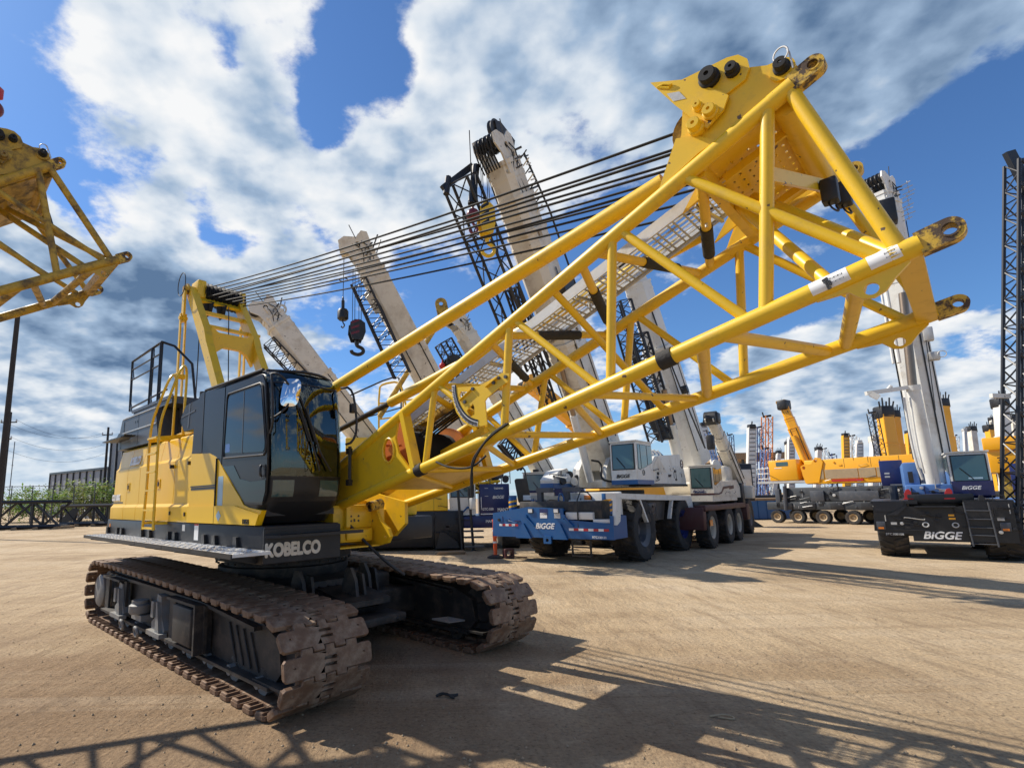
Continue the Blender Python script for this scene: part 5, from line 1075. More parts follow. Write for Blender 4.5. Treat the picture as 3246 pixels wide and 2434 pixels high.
m = MB(); m.prism([(-1.97, 1.28), (-.85, 1.44), (.20, 1.40), (1.50, 1.22), (1.50, .70), (-1.97, .70)], (1.0, 0, 0), (0, 1, 0), (0, 0, 1), (.05, 0, 0)); m.box(1.05, 1.86, -1.97, -1.93, .68, 1.28); m.box(1.05, 1.86, 1.48, 1.52, .68, 1.22); m.box(1.05, 1.86, -1.9, 1.48, .67, .71); m.prism([(-1.95, 1.27), (-.85, 1.43), (.20, 1.39), (.20, 1.36), (-.85, 1.40), (-1.95, 1.24)], (1.05, 0, 0), (0, 1, 0), (0, 0, 1), (.82, 0, 0)); part(m, 'front_deck', 'blue', r, 20)
bigge(bump, (1.912, -.62, .90), (0, 1, 0), (0, 0, 1), .20, 'whitesticker')
text('RTC130111', 'lettering', .075, (1.912, .98, .695), (0, 1, 0), (0, 0, 1), 'whitesticker', bump, bold=.003)
for y0, y1, z in ((-1.78, -1.16, .945), (.36, 1.42, .865)):
    n = 6 if y1 - y0 < .7 else 8
    for k in range(n): b = MB(); b.box(1.911, 1.914, y0 + (y1 - y0) * k / n, y0 + (y1 - y0) * (k + 1) / n, z, z + .06); b.build('reflective_stripe', 'whitesticker' if k % 2 == 0 else 'red', bump)
for y, w_ in ((-.98, .24), (.12, .21)):
    m = MB(); m.prism([(y - w_, .64), (y + w_, .64), (y + .02, 1.03), (y - .02, 1.03)], (1.91, 0, 0), (0, 1, 0), (0, 0, 1), (.05, 0, 0)); m.build('gusset', 'blue', bump, 20)
m = MB(); m.prism(rrect(-.36, -.14, .52, .72, .02), (1.91, 0, 0), (0, 1, 0), (0, 0, 1), (.06, 0, 0), [circ(-.25, .61, .045, 14)]); m.build('tow_hitch', 'blue', bump, 20)
for y in (-.74, .03): m = MB(); m.bbox(1.91, 1.94, y - .08, y + .08, 1.30, 1.42, .01); m.build('headlight_housing', 'grey_panel', bump); m = MB(); m.box(1.94, 1.945, y - .06, y + .06, 1.315, 1.405); m.build('headlight', 'lens', bump)
for y, z, w_, h_, mt in ((-.46, 1.2, .13, .11, 'whitesticker'), (-.04, 1.2, .11, .10, 'greysticker'), (-.47, 1.28, .15, .13, 'navy')): m = MB(); m.box(1.911, 1.915, y, y + w_ * 1.6, z - .03, z + h_); m.build('sticker', mt, bump)
for y in (-.90, .24): m = MB(); m.beam((1.93, y, 1.22), (1.93, y + .26, .97), .03, .09, up=(1, 0, 0)); m.tube((1.91, y, 1.22), (1.96, y, 1.22), .05, 12); m.build('tie_down_arm', 'blue', bump)
for y0, y1, z0, z1, x0, x1, mt in ((.26, 1.0, 1.14, 1.32, 1.1, 1.86, 'white'), (1.0, 1.48, 1.06, 1.15, 1.1, 1.86, 'white'), (.12, .64, 1.40, 1.62, 1.05, 1.4, 'white')): m = MB(); m.bbox(x0, x1, y0, y1, z0, z1, .01); part(m, 'deck_box', mt, r)
for y in (-2.10 + .33, 1.10): hazard(r, 1.2, y, 1.25, 1.78, .12)
for y, z0, z1 in ((-.84, 1.4, 1.95), (-.02, 1.4, 1.95)): m = MB(); m.beam((1.2, y, z0), (1.2, y, z1), .14, .14); m.box(1.1, 1.3, y - .08, y + .36, z1 - .10, z1 + .02); part(m, 'jib_bracket', 'grey_panel', r)
m = MB(); m.path([(1.4, -.17, 1.35), (1.4, -.17, 1.78), (1.4, -.02, 1.80), (1.4, -.01, 1.35)], .022, 8, 1); part(m, 'hand_rail', 'blue', r)
m = MB(); m.path([(1.9, .62, .95), (1.85, .60, 1.83), (1.1, .62, 1.82), (1.0, .62, 1.4)], .018, 8, 1); part(m, 'hand_rail', 'black', r)
m = MB()
for y in (.35, .85): m.beam((1.75, y, .72), (1.72, y - .02, .2), .05, .02)
for z in (.24, .45): m.beam((1.74, .34, z), (1.74, .86, z), .10, .03)
part(m, 'boarding_step', 'black', r)
m = MB()
for k in range(9): m.path([(1.5, -.75 + .03 * k, 1.46 + .01 * (k % 3)), (1.6, -.3 + .05 * k, 1.50 + .012 * (k % 4)), (1.45, .15, 1.47)], .012, 5, 1)
part(m, 'hose_bundle', 'black', r)
m = MB(); m.bbox(.78, .98, -.10, 1.34, 1.0, 1.82, .03); m.bbox(.78, .95, -1.3, -.1, 1.0, 1.5, .03); part(m, 'front_panel', 'white', r)
for y, mt in ((.18, 'lens'), (.48, 'amberlens')): m = MB(); m.bbox(.98, 1.01, y - .10, y + .10, 1.60, 1.74, .008); part(m, 'lamp', mt, r)
cb_ = cab_box(r, -1.30, -.08, .72, 1.45, 2.02, 3.20, 'white', 'blue', .03); bigge(cb_, (-.068, .86, 2.20), (0, 1, 0), (0, 0, 1), .135, 'blacktext')
m = MB(); m.torus((-.55, 1.456, 2.34), (0, 1, 0), .07, .010, 20, 6); m.beam((-.60, 1.458, 2.34), (-.50, 1.458, 2.34), .008, .012); m.build('warning_sign', 'blacktext', cb_)
m = MB(); m.bbox(-2.3, -.9, -.80, .66, 1.95, 2.20, .03); m.prism([(.85, 1.95), (.9, 2.2), (.55, 2.45), (.05, 2.55), (-.4, 2.2), (-1.7, 2.0), (-1.7, 1.95)], (0, -1.0, 0), (1, 0, 0), (0, 0, 1), (0, .42, 0)); m.prism([(-.35, 1.98), (-.45, 2.5), (-.75, 2.82), (-1.4, 3.08), (-2.0, 3.0), (-2.0, 1.98)], (0, .30, 0), (1, 0, 0), (0, 0, 1), (0, .12, 0)); m.prism([(-.35, 1.98), (-.45, 2.5), (-.75, 2.82), (-1.4, 3.08), (-2.0, 3.0), (-2.0, 1.98)], (0, -.55, 0), (1, 0, 0), (0, 0, 1), (0, .12, 0)); sup = part(m, 'turntable_frame', 'white', r, 30)
m = MB(); m.prism([(.88, 1.95), (.89, 2.1), (-.9, 2.1), (-.9, 1.95)], (0, -1.006, 0), (1, 0, 0), (0, 0, 1), (0, .43, 0)); m.box(.85, .91, -1.0, -.58, 1.95, 2.1); m.build('stripe', 'blue', sup)
for k in range(5): m = MB(); m.lathe([(0, 0), (.1 + .03 * (k % 2), 0), (.1 + .03 * (k % 2), .08), (0, .1)], (.45 - .22 * k, -.55, 2.15 + .1 * (k % 3)), (.5, 1, .2), 14, closed=False); m.build('hydraulic_motor', 'white' if k % 2 else 'black', sup)
m = MB(); m.path([(-.2, .1, 2.75), (-.55, .25, 2.7), (-.25, .3, 2.2), (-.5, .5, 2.12), (-.8, .6, 2.13)], .03, 8, 2); m.build('hose', 'black', sup)
m = MB(); m.prism([(-1.45, 2.05), (-1.5, 2.55), (-1.95, 2.88), (-2.4, 2.91), (-4.3, 3.03), (-4.62, 2.5), (-4.75, 2.18), (-4.75, 2.05)], (0, -1.2, 0), (1, 0, 0), (0, 0, 1), (0, 2.5, 0)); ho = part(m, 'engine_house', 'white', r, 20)
m = MB(); m.box(-4.78, -1.4, -1.22, 1.33, 1.98, 2.05); m.build('house_base', 'black', ho)
m = MB(); m.torus((-4.42, 1.306, 2.72), (0, 1, 0), .13, .014, 24, 6); m.build('warning_sign', 'maroon', ho); m = MB(); m.beam((-4.50, 1.308, 2.72), (-4.34, 1.308, 2.72), .008, .02); m.build('warning_sign', 'blacktext', ho)
m = MB(); m.prism([(-1.6, 2.5), (-2.2, 2.86), (-2.3, 2.84), (-2.9, 2.4), (-1.6, 2.4)], (0, 1.301, 0), (1, 0, 0), (0, 0, 1), (0, .01, 0)); m.build('panel_recess', 'cream', ho)
for k in range(16): m = MB(); x = -1.9 - .12 * k; m.path([(x, .7 - .05 * (k % 4), 2.95), (x - .05, .8, 3.16 + .03 * (k % 3)), (x - .18, .9, 3.0)], .025, 6, 1); m.build('hose', 'white' if k % 3 else 'blue', ho)
tip = Vector((3.77, 0, 10.35)); base = Vector((-1.35, 0, 2.75))
d, bx, by = tele_boom(r, base, tip, .92, 1.0, 'cream', 4, .07, fracs=[0, .45, .8, .9, 1])
m = MB(); m.tube((-.42, -.08, 2.15), Vector((-.42, -.08, 2.15)).lerp(Vector((1.25, -.08, 5.9)), .5), .11, 16); m.build('lift_cylinder', 'white', r); m = MB(); m.tube((.4, -.08, 4.0), (1.35, -.05, 6.1), .07, 12); m.build('cylinder_rod', 'chrome_rod', r)
m = MB(); c_ = base.lerp(tip, .44)
m.prism([(-.45, -.25), (.5, -.3), (.75, .0), (.5, .32), (-.3, .3)], c_ + bx * -.52, d, by, bx * .03, [rrect(-.05, .35, -.12, .14, .08)]); m.build('boom_bracket', 'white', r, 30)
m = MB(); m.prism([(-.45, -.25), (.5, -.3), (.75, .0), (.5, .32), (-.3, .3)], c_ + bx * .47, d, by, bx * .03, [rrect(-.05, .35, -.12, .14, .08)]); m.build('boom_bracket', 'white', r, 30)
m = MB(); q = base.lerp(tip, .60) + bx * .56; m.tube(q - bx * .1, q + bx * .12, .24, 14); m.beam(q + by * .3 - d * .3, q + by * .3 + d * .35, .22, .3); m.build('hose_reel', 'black', r)
lattice(r, 'jib', 'lattice_black', Vector((4.85, -.55, 9.6)), Vector((1.5, -.62, 5.2)), .45, .75, 8, .045, .018, up=(0, 1, 0))
lattice(r, 'jib', 'lattice_black', Vector((2.6, -.60, 7.4)), Vector((.7, -.62, 4.3)), .2, .3, 7, .04, .016, up=(0, 1, 0))
m = MB(); m.beam((5.15, -.85, 9.35), (4.35, -.5, 10.2), .10, .16); m.tube((4.4, -.35, 10.1), (4.7, -.3, 8.9), .10, 8); m.tube((5.1, -.78, 9.2), (5.0, -.78, 9.7), .08, 8); m.build('jib_tip', 'lattice_black', r)
m = MB(); q = tip + d * .7 + by * .55; m.prism([(-.5, -.14), (.2, -.16), (.42, .0), (.3, .2), (0, .16), (-.5, .1)], q - bx * .1, (d - by * .9).normalized(), (d * .9 + by).normalized() * -1, bx * .2); m.lathe([(0, -.05), (.3, -.06), (.26, 0), (.3, .06), (0, .05)], q + (d - by * .9).normalized() * .1 - by * .2, bx, 20, closed=False); m.build('rooster_sheave', 'black', r, 30)
for k in range(7):
    m = MB(); v = -.25 + .08 * k; a = tip + d * .6 + by * -.6 + bx * v; m.path([tip - d * .15 - by * .58 + bx * v, tip + d * .3 - by * .68 + bx * v, a], .022, 6, 1); m.build('reeved_rope', 'rope', r)
m = MB(); m.path([tip + by * .5 + bx * .45, tip - d * 1.6 + by * .6 + bx * .58, base.lerp(tip, .58) + by * .55 + bx * .64], .03, 6); m.tube(tip - d * .9 + by * .3 + bx * .3, tip - d * .9 + by * .75 + bx * .45, .03, 6); m.build('hose_guide', 'black', r)
for k in range(8): m = MB(); q = tip - d * (.1 + .2 * k) + bx * .42 + by * (.3 - .02 * k); m.tube(q, q + bx * .22 + d * .12, .018, 5); m.tube(q + bx * .1, q + bx * .12 + by * .2, .02, 5); m.build('head_fitting', 'cream' if k % 2 else 'black', r)
fittings(ho, (-4.5, 1.302, 2.1), (1, 0, 0), (0, 0, 1), (0, 1, 0), 2.6, .5, 16, ('grey_panel', 'black', 'white'), .9)
fittings(r, (-1.0, 1.58, 1.0), (1, 0, 0), (0, 0, 1), (0, 1, 0), .8, .5, 6, ('black', 'grey_panel'), .8)
fittings(bump, (1.912, -1.9, 1.02), (0, 1, 0), (0, 0, 1), (1, 0, 0), .8, .2, 5, ('blue', 'navy', 'dark'), .8)
fittings(r, (1.06, -1.7, 1.35), (0, 1, 0), (0, 0, 1), (1, 0, 0), 2.6, .3, 12, ('black', 'galv', 'blue'), 1.1)
fittings(sup, (.9, -.9, 2.1), (0, 1, 0), (-.3, 0, 1), (1, 0, 0), .6, .3, 8, ('white', 'black', 'grey_panel'))
for sd_ in (-1, 1):                                     # warning labels, seams and rub marks along the boom
    for k in range(6): q = base.lerp(tip, .18 + .12 * k) + bx * (sd_ * .465) + by * (.1 * (-1) ** k); m = MB(); m.beam(q - d * .12, q + d * .1, .004, .16 if k % 2 else .06, up=by); m.build('boom_marking', ('greysticker', 'blacktext', 'tan')[k % 3], r)
for k in range(7): q = base.lerp(tip, .2 + .1 * k) - by * (.505 - .035 * (k > 3) - .03 * (k > 5)); m = MB(); m.beam(q - bx * .3, q + bx * .3, .012, .006, up=by); m.build('boom_marking', 'tan' if k % 2 else 'greysticker', r)
# hook ball and hook block hanging by it
def world(K, p): c, s = math.cos(K.yaw), math.sin(K.yaw); return K.o + Vector((p[0] * c - p[1] * s, p[0] * s + p[1] * c, p[2]))
def hook_ball(p, top, lab, rad=.165, mt='hookred', name='headache_ball'):
    t = thing(name, lab, 'crane hook', p); h = top - p
    m = MB(); m.lathe([(0, .32)] + [(rad * math.sin(a), rad * math.cos(a)) for a in [math.pi * i / 12 for i in range(1, 12)]] + [(0, -rad)], (0, 0, 0), (0, 0, 1), 22, closed=False); m.build('ball', mt, t)
    m = MB(); m.tube((0, 0, rad * .9), h, .013, 6); m.build('rope', 'rope', t)
    m = MB(); m.path([(0, 0, -rad), (0, 0, -rad - .08), (.09, 0, -rad - .16), (.10, 0, -rad - .26), (0, 0, -rad - .33), (-.09, 0, -rad - .26), (-.07, 0, -rad - .18)], .032, 8, 1); m.build('hook', mt, t)
    return t
hp_ = PX(1499, 682, 12.2)
hook_ball(hp_, hp_ + Vector((-.02, 0, 2.3)), 'dark red hook ball hanging beside the yellow and black block')
def hook_block(p, top, lab, w=.36, h=.75, mt='amber', chk='blacktext', hookmt='amber', yaw=0, nrope=4, rope_spread=.24):
    t = thing('hook_block', lab, 'crane hook', p, yaw)
    for s in (-1, 1):
        m = MB(); m.prism([(-w * .35, -h * .5), (w * .35, -h * .5), (w * .55, -h * .1), (w * .5, h * .35), (w * .2, h * .5), (-w * .2, h * .5), (-w * .5, h * .35), (-w * .55, -h * .1)], (0, s * w * .42 - .02, 0), (1, 0, 0), (0, 0, 1), (0, .04, 0)); o = m.build('side_plate', mt, t, 30)
        m = MB()
        for k in range(3): z = -h * .3 + k * h * .28; m.prism([(-w * .45, z), (w * .1, z + h * .16), (w * .1, z + h * .27), (-w * .45, z + h * .11)], (0, s * (w * .42 + .022) - .001, 0), (1, 0, 0), (0, 0, 1), (0, .002, 0))
        m.build('hazard_stripe', chk, o)
    for k in range(3): m = MB(); m.lathe([(0, -.05), (w * .44, -.055), (w * .38, 0), (w * .44, .055), (0, .05)], (0, (-1 + k) * w * .25, h * .12), (0, 1, 0), 18, closed=False); m.build('sheave', 'black', t)
    m = MB(); m.tube((0, 0, -h * .5), (0, 0, -h * .66), w * .16, 10); m.path([(0, 0, -h * .62), (.0, 0, -h * .75), (w * .42, 0, -h * .85), (w * .48, 0, -h * 1.05), (w * .1, 0, -h * 1.2), (-w * .34, 0, -h * 1.1), (-w * .36, 0, -h * .98)], w * .13, 8, 2); m.build('hook', hookmt, t)
    for k in range(nrope): m = MB(); x = (-.5 + k / max(1, nrope - 1)) * rope_spread; m.tube((x, (k % 2 - .5) * w * .4, h * .3), (x * .9, (k % 2 - .5) * w * .4, top.z - p.z), .010, 5); m.build('rope', 'rope', t)
    return t
bp = PX(1542, 700, 12.4); hook_block(bp, bp + Vector((0, 0, 1.9)), 'yellow hook block with black hazard stripes below the tall cream boom head', .36, .80, mt='yellow', hookmt='yellow', yaw=.12)

# --- 2. wide boom with black jib behind the white crane (rough terrain crane)
bt, bb = PX(2005, 868, 20.3), PX(2202, 1470, 22.2)
K = Machine('rough_terrain_crane', 'pale crane with a smooth wide boom and black jib, behind the blue-bumper crane', 'mobile crane', PX(2230, 1500, 23).x, 23.2, -.62, -.78); r = K.r
d, bx, by = tele_boom(r, K.loc(bb), K.loc(bt), .95, 1.05, 'white', 3, .16, fracs=[0, .62, .95, 1])
m = MB(); q0 = K.loc(PX(2150, 1460, 20.6)); q1 = K.loc(PX(2125, 1345, 20.0)); m.tube(q0, q1, .19, 16); m.build('lift_cylinder', 'white', r); m = MB(); m.tube(q1, K.loc(PX(2105, 1235, 19.6)), .11, 12); m.build('cylinder_rod', 'chrome_rod', r)
m = MB(); c_ = K.loc(PX(2098, 1195, 19.9)); m.prism([(-.5, -.35), (.4, -.3), (.45, .3), (-.35, .35)], c_ - bx * .2, d, by, bx * .06, [rrect(-.2, .2, -.15, .15, .08)]); m.build('boom_bracket', 'white', r)
lattice(r, 'jib', 'lattice_black', K.loc(PX(1965, 960, 19.6)), K.loc(PX(2095, 1400, 20.0)), .7, .5, 15, .045, .02)
lattice(r, 'jib', 'lattice_black', K.loc(PX(2020, 1060, 19.8)), K.loc(PX(2110, 1370, 20.1)), .30, .75, 12, .05, .025)
m = MB()
for k in range(9): q = K.loc(PX(2075 + 3.6 * k, 1330 + 7 * k, 19.9)); m.bbox(q.x - .22, q.x + .22, q.y - .2, q.y + .2, q.z - .1, q.z + .16, .03)
m.build('jib_rack', 'black', r)
m = MB(); q = K.loc(PX(2170, 1235, 20.6)); m.lathe([(0, -.12), (.17, -.12), (.17, .12), (0, .12)], q, (0, 1, .2), 16, closed=False); m.build('hose_reel', 'black', r)
m = MB(); m.path([K.loc(PX(2050, 940, 20.2)) + Vector((0, 0, 0)), K.loc(PX(2110, 1110, 20.3)), K.loc(PX(2180, 1290, 20.6)), K.loc(PX(2235, 1420, 21.2))], .03, 6); m.build('boom_cable', 'black', r)
m = MB(); m.bbox(-1.8, 1.6, -1.3, 1.3, .9, 1.5, .04); m.bbox(-1.6, 1.4, -1.0, 1.2, 1.5, 2.6, .05); m.build('chassis', 'white', r)
for x in (-1.5, 1.5):
    for y in (-1.2, 1.2): wheel(r, x, y, .75, .6, 'rubber', 'grey_panel', side=1 if y > 0 else -1)
m = MB(); m.beam(K.loc(PX(2035, 1305, 20)), K.loc(PX(2090, 1296, 20)), .12, .06); m.build('jib_arm', 'white', r)

# --- 3. red-striped truck crane
K = Machine('truck_crane', 'cream truck crane with red stripe and maroon chassis, right of the blue-bumper crane', 'truck crane', 9.43, 20.15, -.653, -.757); r = K.r
for x in (2.38, .15, -1.25):
    for y in (-1.05, 1.05): wheel(r, x, y, .66, .42, 'rubber', 'hub_cream', side=1 if y > 0 else -1)
m = MB(); m.bbox(-2.6, 3.2, -.9, .9, .75, 1.28, .03); m.bbox(-2.4, 3.2, .95, 1.28, 1.18, 1.36, .02); m.bbox(2.95, 3.3, -1.2, 1.22, .6, 1.3, .03); m.bbox(-2.9, -2.4, -1.3, 1.3, .7, 1.3, .03); ch_ = part(m, 'chassis', 'maroon', r)
m = MB(); m.box(2.6, 2.9, 1.28, 1.30, .72, .90); m.build('reflector', 'amberlens', ch_)
m = MB(); m.bbox(-1.0, 2.6, -.8, .8, 1.30, 1.45, .02); part(m, 'turntable', 'black', r)
m = MB(); m.bbox(-1.6, 1.78, -.75, 1.18, 1.45, 1.68, .02); m.prism([(.3, 1.6), (.6, 2.08), (.4, 2.14), (-1.75, 2.22), (-2.2, 1.95), (-2.25, 1.55)], (0, -.8, 0), (1, 0, 0), (0, 0, 1), (0, 1.98, 0)); sh2 = part(m, 'superstructure', 'cream', r, 20)
cb_ = cab_box(r, .55, 1.78, .48, 1.22, 1.66, 2.66, 'cream', None, .02, zg=.27); bigge(cb_, (1.79, .56, 1.76), (0, 1, 0), (0, 0, 1), .13, 'navy')
m = MB(); m.box(1.78, 1.786, .48, 1.24, 1.68, 1.735); m.prism([(1.78, 1.68), (1.78, 1.735), (1.2, 1.73), (.85, 1.78), (.55, 1.95), (-.5, 2.0), (-.5, 2.08), (.5, 2.03), (.8, 1.88), (1.1, 1.80)][:7] + [(-.5, 1.93), (.5, 1.87), (.8, 1.72), (1.2, 1.68)], (0, 1.222, 0), (1, 0, 0), (0, 0, 1), (0, .006, 0)); m.build('stripe', 'maroon', cb_)
m = MB(); m.prism([(-.5, 1.98), (-1.2, 2.02), (-1.2, 1.90), (-.5, 1.86)], (0, 1.181, 0), (1, 0, 0), (0, 0, 1), (0, .006, 0)); m.build('stripe', 'maroon', sh2)
for k in range(8): m = MB(); m.box(.1 - .22 * k, .16 - .22 * k, 1.18, 1.187, 1.7 + .04 * (k % 3), 1.74 + .05 * (k % 2)); m.build('panel_latch', 'blacktext', sh2)
m = MB(); m.bbox(-2.1, -1.0, -.8, 1.0, 2.15, 2.75, .08); part(m, 'hoist_cover', 'cream', r)
m = MB(); m.lathe([(0, 0), (.17, .02), (.17, .06), (0, .08)], (1.2, 1.2, 2.7), (.6, 1, 0), 16, closed=False); part(m, 'mirror', 'white', r)
tb, tt = K.loc(PX(2345, 1540, 21.8)), K.loc(PX(2258, 1335, 19.9)); d, bx, by = tele_boom(r, tb, tt, .42, .5, 'cream', 3, .1)
m = MB(); m.lathe([(0, -.2), (.26, -.2), (.26, .2), (0, .2)], tt + d * .15, bx, 16, closed=False); m.bbox(tt.x - .25, tt.x + .2, tt.y - .25, tt.y + .25, tt.z - .1, tt.z + .32, .06); m.build('boom_head_block', 'black', r)
m = MB(); q = K.loc(PX(2252, 1395, 19.9)); m.bbox(q.x - .13, q.x + .13, q.y - .13, q.y + .13, q.z - .36, q.z + .2, .06); m.build('folded_hook', 'black', r)
m = MB(); m.bbox(-2.55, -2.2, .8, 1.25, 1.3, 2.1, .02); part(m, 'radiator', 'black', r)
m = MB(); m.bbox(-3.2, -2.7, .5, 1.5, 1.5, 2.0, .06); part(m, 'side_tank', 'cream', r)

# --- 4. tele-crawler in navy and white, and the crane beside it
K = Machine('telescopic_crawler_crane', 'navy and white lettered crane beyond the orange post, behind the blue bumper', 'mobile crane', 1.4, 20.3, -.05, -1.0); r = K.r
# local: x towards the viewer, y to the viewer's right
def KB(X0, X1, Y0, Y1, z0, z1, b=.02): 
    return (X0, X1, Y0, Y1, z0, z1, b)
m = MB(); m.bbox(-1.5, 1.6, .12, 1.15, 1.12, 2.2, .03); nb = part(m, 'engine_house', 'navy', r)
m = MB(); m.box(1.6, 1.606, .14, 1.13, 1.16, 1.2); m.box(1.6, 1.606, .3, .42, 2.05, 2.06); m.box(1.6, 1.606, .3, .42, 1.78, 1.79); m.path([(1.62, .17, 1.75), (1.66, .17, 1.72), (1.66, .17, 1.36), (1.62, .17, 1.33)], .012, 6); m.build('grab_handle', 'whitesticker', nb)
text('TADANO', 'lettering', .075, (1.606, .62, 2.02), (0, 1, 0), (0, 0, 1), 'whitesticker', nb, bold=.003); bigge(nb, (1.606, .56, 1.70), (0, 1, 0), (0, 0, 1), .14, 'whitesticker')
text('GTC-550', 'lettering', .11, (1.606, .20, 1.31), (0, 1, 0), (0, 0, 1), 'whitesticker', nb, bold=.004, sx=.9); text('MANTIS', 'lettering', .17, (1.606, .72, 1.26), (0, 1, 0), (0, 0, 1), 'whitesticker', nb, bold=.006, sx=.8)
cb_ = cab_box(r, -.3, 1.62, -.92, -.02, 1.18, 2.35, 'white', None, .10, zg=.52); 
m = MB(); m.prism([(-.55, 1.2), (-.5, 1.2), (-.3, 1.38), (-.03, 1.42), (-.03, 1.49), (-.33, 1.44)], (1.64, 0, 0), (0, 1, 0), (0, 0, 1), (.004, 0, 0)); m.build('stripe', 'blue', cb_)
m = MB(); m.bbox(-1.4, 1.7, -1.0, 1.25, .72, 1.12, .03); fr_ = part(m, 'crawler_frame', 'navy', r); text('MANTIS', 'lettering', .12, (1.706, .30, .90), (0, 1, 0), (0, 0, 1), 'whitesticker', fr_, bold=.005)
for y in (-1.0, 1.15):
    m = MB(); m.loft([[Vector((math.cos(a) * .5 + (1.1 if math.cos(a) > 0 else -1.3), y + s * .3, .42 + math.sin(a) * .42)) for a in [2 * math.pi * i / 24 for i in range(24)]] for s in (-1, 1)]); m.build('crawler', 'black_steel', r, 30, fix=True)
m = MB()
for k in range(7): m.lathe([(0, 0), (.12, 0), (.12, .16), (0, .16)], (1.2 - .3 * (k % 2), .1 + .16 * k, 2.35 + .08 * (k % 3)), (1, 0, .2), 12, closed=False)
m.build('hydraulic_valve', 'black', r)
m = MB()
for z in (2.45, 2.62): m.tube((1.5, .1, z), (1.5, 1.2, z), .015, 6)
for y in (.1, .5, .9, 1.2): m.tube((1.5, y, 2.2), (1.5, y, 2.62), .015, 6)
m.build('guard_rail', 'grey_panel', r)
bb, bt = K.loc(PX(1502, 1480, 17.6)), K.loc(PX(1152, 812, 15.6)); d, bx, by = tele_boom(r, bb, bt, .88, .85, 'cream', 3, .09, up=(.25, -.1, 1), fracs=[0, .6, .93, 1])
rel = lambda q: K.loc(q)
tx = text('TADANO MANTIS', 'lettering', .26, base, d, by, 'blacktext', r) if False else None
ctr = bb.lerp(bt, .61); nrm = bx if (K.loc(CAM) - ctr).dot(bx) > 0 else -bx
def boom_text(par, s, p, d, nrm, half, size, mt='blacktext', down=True):
    ax = -d if down else d; ay = nrm.cross(ax); return text(s, 'lettering', size, p + nrm * (half + .006), ax, ay, mt, par, bold=size * .03)
fn = -by if (K.loc(CAM) - ctr).dot(-by) > (K.loc(CAM) - ctr).dot(nrm) else nrm
boom_text(r, 'TADANO MANTIS', bb.lerp(bt, .57) + nrm * .12, d, -by, .425, .15)
lattice(r, 'jib', 'lattice_black', rel(PX(1140, 895, 15.4)), rel(PX(1275, 1190, 15.9)), .38, .5, 14, .035, .014, up=(.2, 0, 1))
m = MB(); q = rel(PX(1098, 800, 15.5)); m.beam(q, bt + d * .25, .22, .26); m.tube(q + Vector((0, -.15, 0)), q + Vector((0, .15, .02)), .16, 12); m.build('rooster_arm', 'cream', r)
m = MB(); q = rel(PX(1195, 960, 15.8)); m.prism([(-.3, -.2), (.4, -.25), (.4, .25), (-.3, .2)], q, d, by, bx * .1, [circ(.1, 0, .09, 12)]); m.build('boom_bracket', 'cream', r)
p = PX(1087, 998, 15.5); t_ = thing('hook_weight', 'small black hook weight on a single rope, left of the red-cheeked block', 'crane hook', p)
m = MB(); m.lathe([(0, .17), (.13, .17), (.17, .1), (.17, -.12), (.12, -.17), (0, -.17)], (0, 0, 0), (0, 0, 1), 16, closed=False); m.build('weight', 'black', t_)
m = MB(); m.tube((0, 0, .17), (.0, 0, .45), .05, 8); m.torus((0, 0, .5), (1, 0, 0), .06, .02, 12, 6); m.build('swivel', 'black', t_)
m = MB(); m.tube((0, 0, .5), (0.02, 0, PX(1090, 805, 15.5).z - p.z), .012, 5); m.torus((0.01, 0, 1.12), (0, 0, 1), .13, .016, 18, 6); m.build('rope', 'rope', t_)
m = MB(); m.path([(0, 0, -.17), (0, 0, -.25), (.06, 0, -.32), (0, 0, -.42), (-.05, 0, -.36)], .022, 6, 1); m.build('hook', 'black', t_)
p = PX(1131, 1050, 15.6); hook_block(p, PX(1128, 862, 15.6), 'black hook block with red cheek plate hanging below the lettered boom head', .44, .62, 'black', 'hookred', 'black', .3, 4, .3)

# white boom farther left whose carrier hides behind the yellow crane
bt, bb = PX(862, 1005, 19), PX(1240, 1500, 20.5)
K = Machine('rough_terrain_crane', 'cream crane boom with an orange sticker rising behind the charcoal cab roof', 'mobile crane', bb.x, bb.y, -.9, -.3); r = K.r
d, bx, by = tele_boom(r, K.loc(bb), K.loc(bt), .90, .95, 'cream', 3, .08, fracs=[0, .62, .95, 1])
lattice(r, 'jib', 'lattice_black', K.loc(PX(852, 1085, 18.8)), K.loc(PX(975, 1215, 19.2)), .4, .45, 10, .03, .014)
m = MB(); q = K.loc(PX(887, 1060, 18.85)); m.lathe([(0.13, -.03), (.2, -.03), (.2, .03), (.13, .03), (.13, -.03)], K.loc(PX(885, 985, 19)) + by * .1, bx, 20, closed=False); m.build('sheave_wheel', 'cream', r)
for (x, y, w_, mt) in ((996, 1160, .22, 'orange'), (1011, 1172, .2, 'whitesticker')):
    q = K.loc(PX(x, y, 19.0)); t = (q - K.loc(bb)).dot(d); q = K.loc(bb) + d * t - by * .47; m = MB(); m.beam(q - d * w_ / 2 + bx * .2, q + d * w_ / 2 + bx * .2, .2, .02, up=by); m.build('sticker', mt, r)
m = MB(); m.bbox(-1.2, 2.2, -1.2, 1.2, .9, 2.2, .05); m.build('chassis', 'white', r)
for x in (-.8, 1.8):
    for y in (-1.1, 1.1): wheel(r, x, y, .75, .6, 'rubber', 'grey_panel', side=1 if y > 0 else -1)
